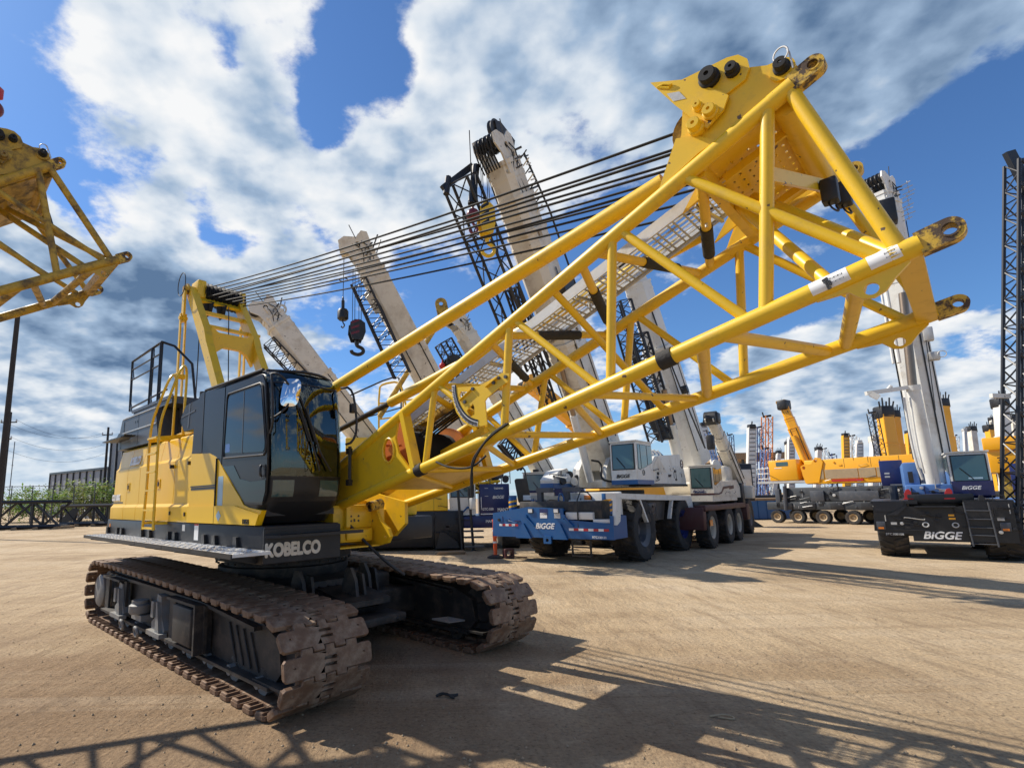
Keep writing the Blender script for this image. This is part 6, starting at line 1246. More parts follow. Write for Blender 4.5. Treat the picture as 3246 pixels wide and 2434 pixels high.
# white-cabbed navy crane at the middle, its boom leaning left
bt, bb = PX(1462, 1038, 19.2), PX(1745, 1540, 21.2)
K = Machine('rough_terrain_crane', 'navy crane with white cab and roof lamp, seen over the blue bumper', 'mobile crane', PX(1735, 1600, 21.6).x, 21.8, -.35, -.94); r = K.r
d, bx, by = tele_boom(r, K.loc(bb), K.loc(bt), .62, .70, 'cream', 3, .07, fracs=[0, .62, .95, 1])
lattice(r, 'jib', 'lattice_black', K.loc(PX(1405, 1085, 18.9)), K.loc(PX(1510, 1270, 19.4)), .5, .5, 14, .035, .014)
lattice(r, 'jib', 'lattice_black', K.loc(PX(1595, 1395, 20.2)), K.loc(PX(1660, 1475, 20.6)), .2, .5, 5, .06, .03)
a_, b_2, c_2 = K.loc(PX(1655, 1500, 20.3)), K.loc(PX(1760, 1500, 20.3)), K.loc(PX(1655, 1615, 20.3))
x1 = a_.x; ya, yb = min(a_.y, b_2.y), max(a_.y, b_2.y)
cb_ = cab_box(r, x1 - 1.0, x1, ya, ya + (yb - ya) * .98, 1.30, 2.62, 'white', None, .12, zg=.5)
m = MB(); m.bbox(x1 - .5, x1 - .3, ya + .35, ya + .55, 2.65, 2.76, .02); m.build('roof_lamp', 'black', cb_)
m = MB(); m.box(x1 + .001, x1 + .01, ya - .002, yb, 1.88, 1.97); m.build('stripe', 'navy', cb_)
for k, mt in enumerate(('amberlens', 'lens')): m = MB(); m.bbox(x1, x1 + .03, ya + .15 + .3 * k, ya + .33 + .3 * k, 1.62, 1.76, .01); m.build('lamp', mt, cb_)
m = MB(); m.bbox(x1 - 3.2, x1 + .1, ya - .6, yb + 1.6, .7, 1.30, .04); part(m, 'chassis', 'navy', r)
m = MB(); m.prism([(yb, 1.35), (yb, 2.0), (yb + .35, 2.25), (yb + .8, 2.3), (yb + 1.0, 2.1), (yb + 1.2, 1.35)], (x1 - .4, 0, 0), (0, 1, 0), (0, 0, 1), (.3, 0, 0)); nv = part(m, 'boom_base', 'navy', r); bigge(nv, (x1 - .094, yb + .42, 1.72), (0, 1, 0), (0, 0, 1), .20, 'bluesticker')
for k in range(6): m = MB(); m.lathe([(0, 0), (.16, 0), (.16, .3), (0, .3)], (x1 - .6, yb + .15 + .17 * k, 2.38 + .1 * (k % 2)), (1, .3, 0), 12, closed=False); m.build('winch', 'black', r)
for x in (x1 - 2.8, x1 - .5):
    for y in (ya - .2, yb + 1.1): wheel(r, x, y, .72, .55, 'rubber', 'grey_panel', side=1 if y > 0 else -1)
p = PX(1402, 1160, 18.9); hook_ball(p, PX(1400, 1100, 18.9), 'small red weight on a thin rope below the black jib at centre', .12, 'red', 'rope_weight')
p = PX(1435, 1152, 19.0); t_ = hook_block(p, PX(1432, 1095, 19.0), 'black ribbed hook block with grey hook beside the red rope weight', .5, .55, 'black', 'black', 'grey_panel', .2, 2, .2)

# amber boom lying lower behind the lattice
bt, bb = PX(1690, 1225, 33), PX(2010, 1490, 36)
K = Machine('all_terrain_crane', 'orange telescopic boom seen low through the lattice, pointing up and left', 'mobile crane', bb.x, bb.y, -1, -.1); r = K.r
d, bx, by = tele_boom(r, K.loc(bb), K.loc(bt), 1.05, 1.1, 'amber', 3, .1); m = MB(); m.bbox(-1.5, 3, -1.2, 1.2, .6, 2.2, .05); m.build('chassis', 'amber', r)
for x in (-1, .6, 2.2):
    for y in (-1.1, 1.1): wheel(r, x, y, .65, .45, 'rubber', 'grey_panel', side=1 if y > 0 else -1)

# --- second yellow crawler crane behind the main one
K = Machine('crawler_crane', 'yellow crane body on a black chassis with a long-armed black mirror, seen under the boom', 'crawler crane', 0, 18.6, 0, -1); r = K.r
# local: x towards viewer, y = world X
m = MB(); m.bbox(-2.6, .0, -3.2, -.9, 1.32, 3.9, .04); m.bbox(-2.6, .02, -.92, .34, 1.32, 2.25, .03); yb_ = part(m, 'body', 'yellow', r)
m = MB(); m.box(.021, .026, -.150, -.140, 1.32, 2.2); m.build('panel_seam', 'blacktext', yb_)
m = MB(); m.bbox(-2.7, .03, -3.2, -.14, .12, 1.315, .03); m.bbox(-2.7, .02, -.145, .86, .02, 1.315, .03); lo = part(m, 'lower_chassis', 'black_clean', r)
m = MB(); m.prism([(-.1, .1), (.7, .1), (.62, .3), (.2, .62), (.05, .62)], (.03, 0, 0), (0, 1, 0), (0, 0, 1), (.3, 0, 0)); m.box(.03, .05, .48, .66, .68, .85); m.build('stair_plate', 'black', lo)
for y in (.80, 1.17): m = MB(); m.tube((.35, y - .02, .0), (.35, y - .12, 2.05), .045, 10); m.tube((.35, y - .02, .0), (.35, y - .02, .05), .08, 10); part(m, 'ladder_post', 'black', r)
m = MB()
for z in (.12, .42, .62): m.box(.1, .5, .85, 1.5, z, z + .04)
part(m, 'step', 'grey_panel', r)
m = MB(); m.path([(.3, .70, 2.5), (.5, 1.6, 2.66), (.6, 2.7, 2.72), (.62, 2.92, 2.70), (.62, 2.96, 2.3)], .028, 8, 1); part(m, 'mirror_arm', 'black', r)
m = MB(); o2 = rrect(2.56, 2.98, 1.52, 2.34, .09); m.prism([(y + (2.34 - z) * .14, z) for y, z in o2], (.58, 0, 0), (0, 1, 0), (0, 0, 1), (.08, 0, 0)); part(m, 'mirror', 'black', r)
m = MB()
for X0, z0, x_ in ((-2.0, 3.85, .2), (-1.2, 3.85, -.6)):
    m.path([(x_, X0, z0), (x_, X0, z0 + 1.75), (x_, X0 + .15, z0 + 1.9), (x_, X0 + .68, z0 + 1.98), (x_, X0 + .82, z0 + 1.75), (x_, X0 + .95, z0 + 1.1)], .035, 8, 1)
for z in (4.5, 5.05): m.tube((.2, -2.0, z), (.2, -.6, z + .15), .028, 8)
part(m, 'hand_rail', 'yellow', r)
m = MB(); m.path([(-1, -3.2, 5.6), (-1, -1.6, 6.3), (-1, -1.3, 6.2), (-1, -1.3, 3.9)], .03, 8, 1); m.tube((-1, -3.2, 4.6), (-1, -1.3, 5.1), .025, 6); part(m, 'hand_rail', 'lattice_black', r)
m = MB(); m.prism([(1.0, 2.1), (1.9, 1.9), (2.0, 2.2), (1.6, 3.1), (1.3, 3.2), (1.2, 2.6)], (-.8, 0, 0), (0, 1, 0), (0, 0, 1), (.3, 0, 0), [circ(1.6, 2.45, .2, 20, .3)]); m.prism([(-.2, 2.2), (1.3, 3.05), (1.3, 3.3), (-.2, 2.65)], (-.7, 0, 0), (0, 1, 0), (0, 0, 1), (.2, 0, 0)); part(m, 'boom_foot', 'yellow', r, 25)
m = MB(); m.path([(-.45, 1.5, 2.2), (-.4, 1.62, 2.6), (-.45, 1.72, 2.3), (-.4, 1.8, 2.1)], .03, 6, 1); part(m, 'hose', 'black', r)
lattice(r, 'lattice_boom', 'yellow', (-.5, .6, 2.0), (-.5, 2.2, 2.15), .4, .3, 5, .05, .03)
m = MB(); o2 = [(0, 0)] + [(.2 + .18 * math.cos(R(a)), .55 + .18 * math.sin(R(a))) for a in range(0, 181, 20)][::1] + [(-.02, 0)]
q = PX(1402, 985, 17.5); m.prism([(.4, -.2), (.4, .1)] + [(.2 + .2 * math.cos(R(a)), .2 + .2 * math.sin(R(a))) for a in range(0, 181, 20)] + [(0, -.3)], K.loc(q) + Vector((0, -.2, 0)), (0, 1, .2), (0, -.2, 1), (.06, 0, 0), [circ(.2, .2, .07, 12)]); m.tube(K.loc(q) + Vector((0, .0, -.2)), K.loc(q) + Vector((-.3, -2.2, -3.6)), .09, 10); part(m, 'gantry_eye', 'yellow_old', r)

fittings(lo, (.035, -3.1, .15), (0, 1, 0), (0, 0, 1), (1, 0, 0), 3.9, 1.05, 30, ('black', 'dark', 'black_steel'), 1.2)
fittings(yb_, (.02, -.9, 1.4), (0, 1, 0), (0, 0, 1), (1, 0, 0), 1.2, .7, 8, ('yellow', 'black'), .8)
# --- right hand crane seen from the front
K = Machine('rough_terrain_crane', 'blue and white crane with black lettered front and tall upright white boom, at the right', 'mobile crane', 13.0, 14.1, -.6366, -.7712); r = K.r
for x in (0, -3.2):
    for y in (-1.02, 1.02): wheel(r, x, y, .72, .62, 'rubber', 'black', side=1 if y > 0 else -1)
m = MB(); m.bbox(-4.4, .6, -.9, .9, .55, 1.15, .03); m.box(-4.3, .7, -1.38, -.45, 1.36, 1.44); m.box(-4.3, .7, .4, 1.25, 1.36, 1.44); part(m, 'chassis', 'black_clean', r)
m = MB(); m.prism([(-1.33, 1.42), (-.70, 1.42), (-.66, 1.30), (-.52, 1.30), (.23, 1.29), (.38, 1.31), (.40, 1.42), (1.21, 1.40), (1.22, .45), (-.63, .44), (-.63, .60), (-1.38, .68)], (.74, 0, 0), (0, 1, 0), (0, 0, 1), (.06, 0, 0)); bump = part(m, 'front_bumper', 'black_clean', r, 20)
m = MB(); m.prism([(-1.33, 1.42), (-.70, 1.42), (-.75, 1.28), (-.95, 1.18), (-1.33, 1.18)], (.80, 0, 0), (0, 1, 0), (0, 0, 1), (.01, 0, 0)); m.prism([(-.75, 1.28), (-.66, 1.31), (-.88, 1.08), (-1.08, 1.08)], (.80, 0, 0), (0, 1, 0), (0, 0, 1), (.06, 0, 0)); m.box(.80, .81, .42, 1.2, 1.22, 1.40); m.box(.8, 1.0, -.52, .23, 1.28, 1.31); m.build('deck_plate', 'dark', bump)
bigge(bump, (.805, -.45, .51), (0, 1, 0), (0, 0, 1), .25, 'whitesticker'); text('STC100108', 'lettering', .075, (.805, -1.16, .58), (0, 1, 0), (0, 0, 1), 'greysticker', bump, bold=.002)
for z in (1.06, .98): m = MB(); m.box(.8, .806, .08, .20, z, z + .045); m.build('sticker', 'amber', bump)
for y in (-.36, .18): m = MB(); m.torus((.83, y, .85), (1, 0, .2), .055, .015, 14, 6); m.build('shackle', 'galv', bump)
for y in (-1.24, 1.02):
    m = MB(); m.bbox(.80, .84, y - .08, y + .1, .72, .92, .01); m.build('lamp_cluster', 'grey_panel', bump); m = MB(); m.box(.84, .845, y - .05, y + .06, .73, .78); m.build('lamp', 'amberlens', bump)
for z, y0, y1 in ((.83, -1.0, -.38), (.72, -1.05, -.3), (.80, .3, 1.1), (1.02, .5, 1.15)): m = MB(); m.tube((.82, y0, z), (.82, y1, z - .01), .010, 6); m.build('tie_rod', 'dark', bump)
m = MB()
for y in (.38, .80): m.tube((.87, y, 1.40), (.90, y + .05, .36), .017, 6)
for z in (.42, .62, .80, 1.0, 1.2): m.tube((.88, .39, z), (.88, .83, z - .01), .014, 6)
part(m, 'ladder', 'grey_panel', r)
m = MB(); m.prism([(.8, 1.42), (.74, 1.56), (.70, 1.56), (.66, 1.42)], (.5, 0, 0), (0, 1, 0), (0, 0, 1), (.3, 0, 0)); m.path([(.8, .9, 1.42), (.8, .9, 1.55), (.8, 1.1, 1.55), (.8, 1.1, 1.42)], .012, 6); part(m, 'mirror_bracket', 'dark', r)
m = MB(); m.bbox(.35, .45, -.62, .62, 1.36, 1.6, .02); m.bbox(-3.2, .2, -.6, .6, 1.2, 1.5, .03); part(m, 'turntable', 'black_clean', r)
for y in (-.60, .18): m = MB(); m.prism([(y - .07, 1.5), (y + .07, 1.5), (y + .07, 1.68), (y + .03, 1.74), (y - .03, 1.72), (y - .07, 1.62)], (.30, 0, 0), (0, 1, 0), (0, 0, 1), (.12, 0, 0)); m.box(.25, .45, y - .1, y + .1, 1.47, 1.5); part(m, 'red_guard', 'red', r)
m = MB(); m.bbox(-2.6, -.2, -.62, -.30, 1.55, 2.45, .05); m.bbox(-2.6, .05, -.62, .3, 1.5, 1.85, .04); m.bbox(-2.6, -.3, .28, .40, 1.5, 2.2, .03); su = part(m, 'superstructure', 'violet_blue', r)
m = MB(); m.box(-.19, -.185, -.52, -.42, 1.9, 2.2); m.build('side_vent', 'black', su)
m = MB(); m.bbox(-3.2, -2.45, .9, 1.3, 1.85, 2.6, .02); part(m, 'counterweight', 'navy', r); m = MB(); m.bbox(-3.2, -2.4, -1.10, -.55, 1.85, 2.62, .02); cw_ = part(m, 'counterweight', 'navy', r)
for z in (2.1, 2.2): m = MB(); m.box(-2.40, -2.395, -1.0, -.88, z, z + .05); m.build('sticker', 'greysticker', cw_)
m = MB(); m.tube((-2.3, -.9, 1.85), (-2.3, -.2, 1.85), .05, 8); m.tube((-2.2, -.85, 1.44), (-2.2, -.85, 1.85), .10, 10); part(m, 'side_jack', 'grey_panel', r)
cb_ = cab_box(r, -1.2, .0, .29, 1.04, 1.78, 2.64, 'white', None, .05, zg=.17)
m = MB(); m.loft([[Vector((f, y, z)) for f, y in ((-1.2, .29), (b, .29), (b, 1.05), (-1.2, 1.05))] for z, b in ((1.48, -.12), (1.55, -.01), (1.90, .012), (1.915, .0))]); lw = m.build('cab_base', 'navy', cb_, 30, fix=True); bigge(cb_, (.022, .46, 1.70), (0, 1, 0), (0, 0, 1), .125, 'whitesticker')
m = MB(); m.box(.012, .02, .62, .88, 1.96, 2.0); m.build('sticker', 'bluesticker', cb_)
fittings(bump, (.805, -1.3, .72), (0, 1, 0), (0, 0, 1), (1, 0, 0), .8, .4, 12, ('dark', 'galv', 'black'), .8)
fittings(bump, (.805, .85, .55), (0, 1, 0), (0, 0, 1), (1, 0, 0), .33, .8, 10, ('dark', 'black', 'galv'), .8)
fittings(bump, (.805, -.5, .92), (0, 1, 0), (0, 0, 1), (1, 0, 0), .8, .3, 8, ('dark', 'black'), .8)
fittings(su, (.06, -.6, 1.52), (0, 1, 0), (0, 0, 1), (1, 0, 0), .85, .3, 12, ('black', 'galv', 'navy'), .8)
# its boom, near vertical, pinned behind the cylinder
bb = Vector((-1.5, .10, 1.9)); c_t = PX(2795, 618, 15.0)
bt = K.loc(c_t); d, bx, by = tele_boom(r, bb, bt, .66, .72, 'white', 3, .06, fracs=[0, .72, .97, 1], headmat='white')
m = MB(); q0 = Vector((-.15, -.03, 1.60)); q1 = K.loc(PX(2893, 1228, 14.1)); m.tube(q0, q1, .145, 20); m.tube(q0.lerp(q1, .97), q0.lerp(q1, 1.02), .165, 20); part(m, 'lift_cylinder', 'white', r)
m = MB(); m.tube(q1, K.loc(PX(2862, 930, 14.2)), .10, 16); part(m, 'cylinder_rod', 'chrome_rod', r)
m = MB(); q2 = K.loc(PX(2770, 700, 14.9)); q3 = K.loc(PX(2850, 1150, 14.3)); m.tube(q2, q3, .05, 10); m.tube(q2 + Vector((0, -.1, 0)), q3 + Vector((0, -.12, 0)), .03, 8); part(m, 'derrick_tube', 'white', r)
m = MB(); a_ = K.loc(PX(2745, 1247, 14.2)); b_3 = K.loc(PX(2880, 1228, 14.1)); m.beam(a_, b_3, .10, .10); m.beam(a_ + Vector((0, .1, -.02)), a_ + Vector((0, .25, -.15)), .12, .14); m.tube(a_.lerp(b_3, .5), a_.lerp(b_3, .6) + Vector((0, 0, .1)), .05, 8); part(m, 'side_arm', 'white', r)
m = MB(); m.path([K.loc(PX(2865, 1260, 14.0)), K.loc(PX(2885, 1380, 14.0)), K.loc(PX(2905, 1470, 14.0)), K.loc(PX(2925, 1520, 14.0))], .03, 8, 1); m.path([K.loc(PX(2885, 1260, 14.0)), K.loc(PX(2905, 1400, 14.0)), K.loc(PX(2930, 1500, 14.0))], .02, 6, 1); part(m, 'hose', 'white', r)
m = MB(); q = K.loc(PX(2800, 665, 14.7)); m.bbox(q.x - .25, q.x + .2, q.y - .28, q.y + .28, q.z - .5, q.z + .25, .05); part(m, 'head_block', 'black_clean', r)
for k in range(9): m = MB(); q = K.loc(PX(2855 + 3 * (k % 3), 590 + 14 * k, 14.6)); m.tube(q, q + Vector((.05, .22 + .03 * (k % 4), .05)), .012, 5); m.tube(q + Vector((0, .15, 0)), q + Vector((0, .15, .1)), .012, 5); part(m, 'head_fitting', 'galv', r)
m = MB(); q = K.loc(PX(2940, 1060, 14.6)); m.bbox(q.x - .1, q.x + .1, q.y - .1, q.y + .12, q.z - .2, q.z + .2, .03); part(m, 'boom_side_bracket', 'galv', r); m = MB(); q = K.loc(PX(2955, 1130, 14.6)); m.bbox(q.x - .1, q.x + .1, q.y - .1, q.y + .16, q.z - .12, q.z + .12, .03); m.torus(q + Vector((.1, .2, .02)), (1, 0, 0), .09, .012, 14, 5); part(m, 'boom_side_bracket', 'galv', r)
m = MB(); m.path([K.loc(PX(2872, 700, 14.6)), K.loc(PX(2925, 1000, 14.6)), K.loc(PX(2965, 1300, 14.5))], .012, 5); part(m, 'boom_cable', 'black_clean', r)

# --- orange all terrain crane parked side-on
K = Machine('all_terrain_crane', 'long orange crane with a tan-slatted side on a grey many-wheeled chassis', 'mobile crane', 21.4, 30.1, -.5448, .8386); r = K.r; r.scale = (1, -1, 1)
for x in (1.94, .87, -.35, -1.7, -3.0, -4.2):
    for y in (-1.1, 1.1): wheel(r, x, y if y > 0 else -1.1, .36, .34, 'rubber', 'tan', side=1 if y > 0 else -1)
m = MB(); m.bbox(-5.5, 2.45, -1.2, 1.2, .74, 1.16, .03); m.bbox(-5.4, 1.4, -1.1, 1.0, 1.16, 1.95, .04); ca = part(m, 'chassis', 'at_grey', r)
for x in (1.4, .25, -1.05, -2.4, -3.6): m = MB(); m.bbox(x - .3, x + .3, -1.24, -1.2, .75, 1.12, .01); m.build('mudguard', 'black', ca)
m = MB(); m.tube((1.45, -1.22, .7), (1.38, -1.2, 2.05), .10, 10); m.bbox(1.7, 1.95, -1.2, -.9, .8, 1.9, .03); part(m, 'outrigger_jack', 'grey_panel', r)
m = MB(); m.bbox(-.5, .15, -1.22, -1.1, 1.18, 1.75, .02); m.bbox(-2.9, -1.2, -1.22, -1.1, 1.2, 1.7, .02); part(m, 'side_locker', 'grey_panel', r)
m = MB(); m.bbox(-5.5, .35, -1.0, .9, 2.12, 3.42, .05); bd = part(m, 'superstructure', 'amber', r)
m = MB(); m.prism([(.35, 2.15), (.45, 2.6), (.52, 3.1), (.30, 3.22), (.0, 3.2), (-.25, 3.55), (-.5, 3.5), (-.6, 3.3), (-.3, 2.2)], (0, -1.06, 0), (1, 0, 0), (0, 0, 1), (0, .1, 0), [circ(.36, 3.02, .09, 14), circ(-.26, 3.36, .08, 14)]); m.build('lug_plate', 'amber', bd, 30)
for (x0, x1) in ((.08, -.55), (-.62, -2.10), (-2.14, -2.85), (-2.9, -4.2)):
    for k in range(9): m = MB(); m.box(x1, x0, -1.035, -1.0, 2.38 + .055 * k, 2.425 + .055 * k); m.build('slat', 'tan', bd, 0)
m = MB(); m.box(-2.3, -.9, -1.08, -1.0, 2.22, 2.32); m.build('rail', 'red', bd)
m = MB(); m.bbox(.72, 2.22, -1.0, .9, 2.36, 3.54, .05); cb_ = part(m, 'operator_cab', 'amber', r)
m = MB(); m.prism(rrect(1.16, 1.80, 3.18, 3.42, .03), (0, -1.008, 0), (1, 0, 0), (0, 0, 1), (0, .008, 0)); m.build('window', 'glass_green', cb_); m = MB(); m.box(1.5, 1.9, -1.012, -1.0, 3.06, 3.1); m.build('sticker', 'whitesticker', cb_)
m = MB(); m.tube((2.2, -1.012, 2.7), (1.7, -1.012, 2.38), .012, 5); m.build('panel_seam', 'blacktext', cb_)
m = MB()
for z in (2.5, 2.8, 3.1):
    m.tube((2.25, -1.0, z), (2.85, -1.0, z), .02, 6)
for x in (2.3, 2.5, 2.7, 2.85): m.tube((x, -1.0, 2.3), (x, -1.0, 3.1), .02, 6)
part(m, 'platform_rail', 'galv', r); m = MB(); m.box(.3, 2.9, -1.05, .9, 2.22, 2.34); part(m, 'platform', 'galv', r)
d, bx, by = tele_boom(r, Vector((.60, .2, 3.2)), Vector((1.42, .0, 6.75)), .50, .55, 'amber', 3, .1, headmat='amber')
m = MB(); m.bbox(1.15, 1.7, -.35, .35, 6.5, 7.1, .1); m.build('boom_head_block', 'black', r)
m = MB(); m.tube((.55, -.3, 3.3), (1.0, -.25, 4.9), .12, 12); m.build('lift_cylinder', 'amber', r)

fittings(r, (-5.3, -1.2, .78), (1, 0, 0), (0, 0, 1), (0, -1, 0), 7.5, .4, 34, ('black', 'galv', 'grey_panel', 'whitesticker'))
fittings(r, (-5.2, -1.1, 1.2), (1, 0, 0), (0, 0, 1), (0, -1, 0), 6.4, .75, 46, ('black', 'dark', 'galv', 'grey_panel', 'black'), 1.5)
fittings(bd, (-5.3, -1.0, 2.15), (1, 0, 0), (0, 0, 1), (0, -1, 0), 5.4, .3, 14, ('amber', 'black', 'galv'))
fittings(bd, (-5.3, -1.0, 2.95), (1, 0, 0), (0, 0, 1), (0, -1, 0), 5.0, .45, 10, ('amber', 'yellow_old'))
for k in range(5): m = MB(); m.box(-5.0 + 1.15 * k, -4.985 + 1.15 * k, -1.003, -1.0, 2.92, 3.4); m.build('panel_seam', 'blacktext', bd)
# --- right edge: orange crane part and dark lattice mast
K = Machine('all_terrain_crane', 'orange crane body with black numerals, cut by the right edge beyond the blue cab', 'mobile crane', PX(3190, 1500, 24).x, 24, -.72, -.69); r = K.r
A_, B_ = K.loc(PX(3128, 1430, 23)), K.loc(PX(3235, 1480, 23))
m = MB(); y0, y1 = min(A_.y, B_.y), max(A_.y, B_.y); m.bbox(A_.x - 3, A_.x, y0, y1 + .6, 2.35, 3.75, .05); m.bbox(A_.x - 3, A_.x + .1, y0 - .1, y1 + .8, 3.3, 3.85, .06); bd = part(m, 'superstructure', 'amber', r); text('32', 'lettering', .35, (A_.x + .106, y0 + .25, 2.75), (0, 1, 0), (0, 0, 1), 'blacktext', bd, bold=.01)
m = MB(); m.bbox(A_.x - 3, A_.x - .3, y0 + .2, y1 + .4, 1.2, 2.4, .1); m.build('turntable', 'yellow_old', r)
m = MB(); m.bbox(A_.x - 4, A_.x + .5, y0 - .6, y1 + 1.2, .7, 1.3, .04); part(m, 'chassis', 'violet_blue', r)
for x in (A_.x - 3.4, A_.x - 1.8, A_.x - .2):
    for y in (y0 - .3, y1 + .9): wheel(r, x, y, .55, .4, 'rubber', 'white', side=1 if y > 0 else -1)
m = MB(); m.bbox(A_.x + .1, A_.x + .6, y1 - .35, y1 + .8, 1.4, 2.7, .03); part(m, 'counterweight', 'navy', r)
K = Machine('lattice_mast', 'dark blue-black lattice mast standing upright at the right edge', 'lattice mast', PX(3275, 1580, 15).x, 15.3, 1, 0); r = K.r
lattice(r, 'lattice_section', 'lattice_black', (-.25, 0, .4), K.loc(PX(3236, 520, 15)), .42, .55, 26, .05, .022, up=(1, 0, 0))
m = MB(); q = K.loc(PX(3225, 505, 15)); m.beam(q + Vector((-.22, 0, .25)), q + Vector((.1, 0, -.9)), .14, .3); m.beam(q + Vector((0, 0, -.1)), q + Vector((.9, 0, .05)), .12, .16); m.beam(q + Vector((0, 0, -.6)), q + Vector((.9, 0, -.55)), .12, .3); m.build('mast_head', 'lattice_black', r)
m = MB(); m.bbox(-.9, .9, -.8, .8, .05, .5, .05); m.build('mast_foot', 'navy', r)
m = MB(); m.beam((-.42, -.1, 4.35), (.1, -.1, 4.32), .10, .12); m.build('side_bracket', 'white', r)

# --- booms standing farther back; each on its own carrier
def far_boom(style, xb, yb, xt, yt, wpx, Y, mt, label, head='black', grp='booms standing at the far side of the yard'):
    p0, p1 = PF(xb, yb, Y), PF(xt, yt, Y + .5); d = (p1 - p0); s = (1.3 - p0.z) / d.z; pb = p0 + d * s; w_ = wpx * (PW / 2212) / FPX * Y
    t = thing({'tele': 'telescopic_boom_crane', 'ladder': 'boom_crane', 'lattice': 'lattice_boom_crane'}[style], label, 'crane', (pb.x, pb.y, 0), 0, grp)
    L0 = lambda q: Vector(q) - Vector((pb.x, pb.y, 0)); a, b = L0(pb), L0(p1)
    if style == 'tele':
        tele_boom(t, a, b, w_, w_, mt, 2, .1, up=(0, -1, .1), head=False)
        m = MB(); dd = (b - a).normalized(); m.bbox(b.x - w_ * .55, b.x + w_ * .55, b.y - w_ * .5, b.y + w_ * .5, b.z - w_ * .5, b.z + w_ * .55, w_ * .15)
        for k in range(5): m.tube(b + Vector((-w_ * .5 + w_ * .25 * k, -w_ * .3, w_ * .3)), b + Vector((-w_ * .6 + w_ * .3 * k, -w_ * .4, w_ * (.9 + .3 * (k % 2)))), w_ * .06, 5)
        m.build('boom_head', head, t)
    elif style == 'ladder':
        m = MB(); m.beam(a, b, w_ * .86, w_ * .6, up=(0, -1, 0)); m.build('boom_section', mt, t); n = max(5, int((b - a).length / (w_ * .55))); m = MB()
        for k in range(n): q = a.lerp(b, (k + .5) / n); m.box(q.x - w_ * .36, q.x + w_ * .36, q.y - w_ * .33, q.y - w_ * .30, q.z, q.z + w_ * .10)
        m.build('boom_rung', 'grey_panel', t); m = MB(); m.beam(a, b, .01, .01)
        for s_ in (-1, 1): m.beam(a + Vector((s_ * w_ * .46, -w_ * .2, 0)), b + Vector((s_ * w_ * .46, -w_ * .2, 0)), w_ * .12, w_ * .3, up=(0, -1, 0))
        m.build('boom_rail', mt, t); m = MB(); m.bbox(b.x - w_ * .4, b.x + w_ * .4, b.y - w_ * .4, b.y + w_ * .3, b.z - w_ * .1, b.z + w_ * .5, w_ * .1); m.tube(b, b + Vector((w_ * .2, 0, w_ * .9)), w_ * .08, 6); m.build('boom_head', head, t)
    else:
        lattice(t, 'lattice_section', mt, a, b, w_ * .9, w_ * .9, max(6, int((b - a).length / w_)), w_ * .07, w_ * .035, up=(0, -1, 0))
        m = MB(); m.tube(b + Vector((-w_ * .5, 0, 0)), b + Vector((w_ * .5, 0, .1)), w_ * .14, 8); m.tube(b + Vector((-w_ * .45, 0, 0)), b + Vector((-w_ * .55, 0, w_ * .6)), w_ * .08, 6); m.build('boom_head', head, t)
    m = MB(); m.bbox(a.x - 1.3, a.x + 1.3, a.y - .9, a.y + 1.6, .6, 1.5, .05); m.build('chassis', 'dark', t)
    for x in (-.9, .9): wheel(t, a.x + x, a.y - .9, .55, .35, 'rubber', 'tan', side=-1)
    return t
FB = far_boom
FB('ladder', 1545, 1005, 1518, 920, 15, 52, 'white', 'white rung-faced boom leaning behind the small cream boom, left of the tan shed')
FB('lattice', 1549, 1000, 1533, 935, 13, 50, 'violet_blue', 'blue lattice boom with dark blocks just left of the small cream boom')
FB('lattice', 1581, 1005, 1577, 940, 11, 54, 'navy', 'thin navy lattice boom just right of the small cream boom')
FB('ladder', 1621, 1046, 1623, 925, 17, 44, 'white', 'tall white boom with rung face standing before the tan shed')
FB('lattice', 1639, 1043, 1639, 924, 13, 47, 'navy', 'navy lattice boom between the white rung-faced and rust-orange booms')
FB('lattice', 1656, 1030, 1657, 900, 17, 50, 'orange', 'rust-orange lattice boom near the tan shed')
FB('lattice', 1651, 1020, 1654, 970, 14, 46, 'violet_blue', 'blue lattice boom section in front of the rust-orange lattice')
FB('tele', 1675, 1030, 1682, 978, 9, 46, 'white', 'short white boom left of the orange crane cab', 'black')
FB('tele', 1700, 1020, 1700, 958, 8, 50, 'cream', 'narrow cream boom behind the orange crane cab')
FB('ladder', 1708, 1010, 1708, 950, 13, 48, 'white', 'short white rung-faced boom behind the orange crane\'s raised boom', 'white')
FB('tele', 1766, 1010, 1768, 971, 11, 58, 'white', 'plain white boom right of the orange crane\'s raised boom', 'black')
FB('lattice', 1781, 1010, 1781, 970, 10, 60, 'galv', 'grey-white lattice boom above the orange crane body')
FB('lattice', 1798, 1010, 1798, 983, 12, 62, 'navy', 'low blue lattice top over the orange crane body')
FB('ladder', 1827, 1010, 1825, 942, 13, 56, 'amber', 'yellow boom with black rungs and dark head, left of two grey and white ones')
FB('lattice', 1840, 1010, 1841, 942, 12, 57, 'galv', 'grey lattice beside the yellow rung-faced boom')
FB('ladder', 1856, 1010, 1855, 957, 13, 56, 'white', 'white rung-faced boom right of the grey lattice', 'white')
FB('tele', 1887, 1010, 1888, 950, 15, 52, 'white', 'pinkish-white boom behind the black leaning lattice', 'cream')
FB('lattice', 1908, 1010, 1884, 892, 15, 40, 'lattice_black', 'black lattice jib leaning left of the stout yellow boom')
FB('tele', 1926, 1010, 1909, 892, 27, 41, 'amber', 'stout yellow boom with tangled black head beside the black lattice jib')
FB('tele', 1946, 1010, 1930, 896, 18, 43, 'amber', 'second yellow boom close behind the stout one')
FB('ladder', 1970, 1010, 1964, 938, 17, 46, 'amber', 'yellow rung-faced boom just left of the tall white boom')
FB('tele', 2053, 1000, 2033, 872, 21, 40, 'amber', 'tall yellow boom right behind the upright white boom')
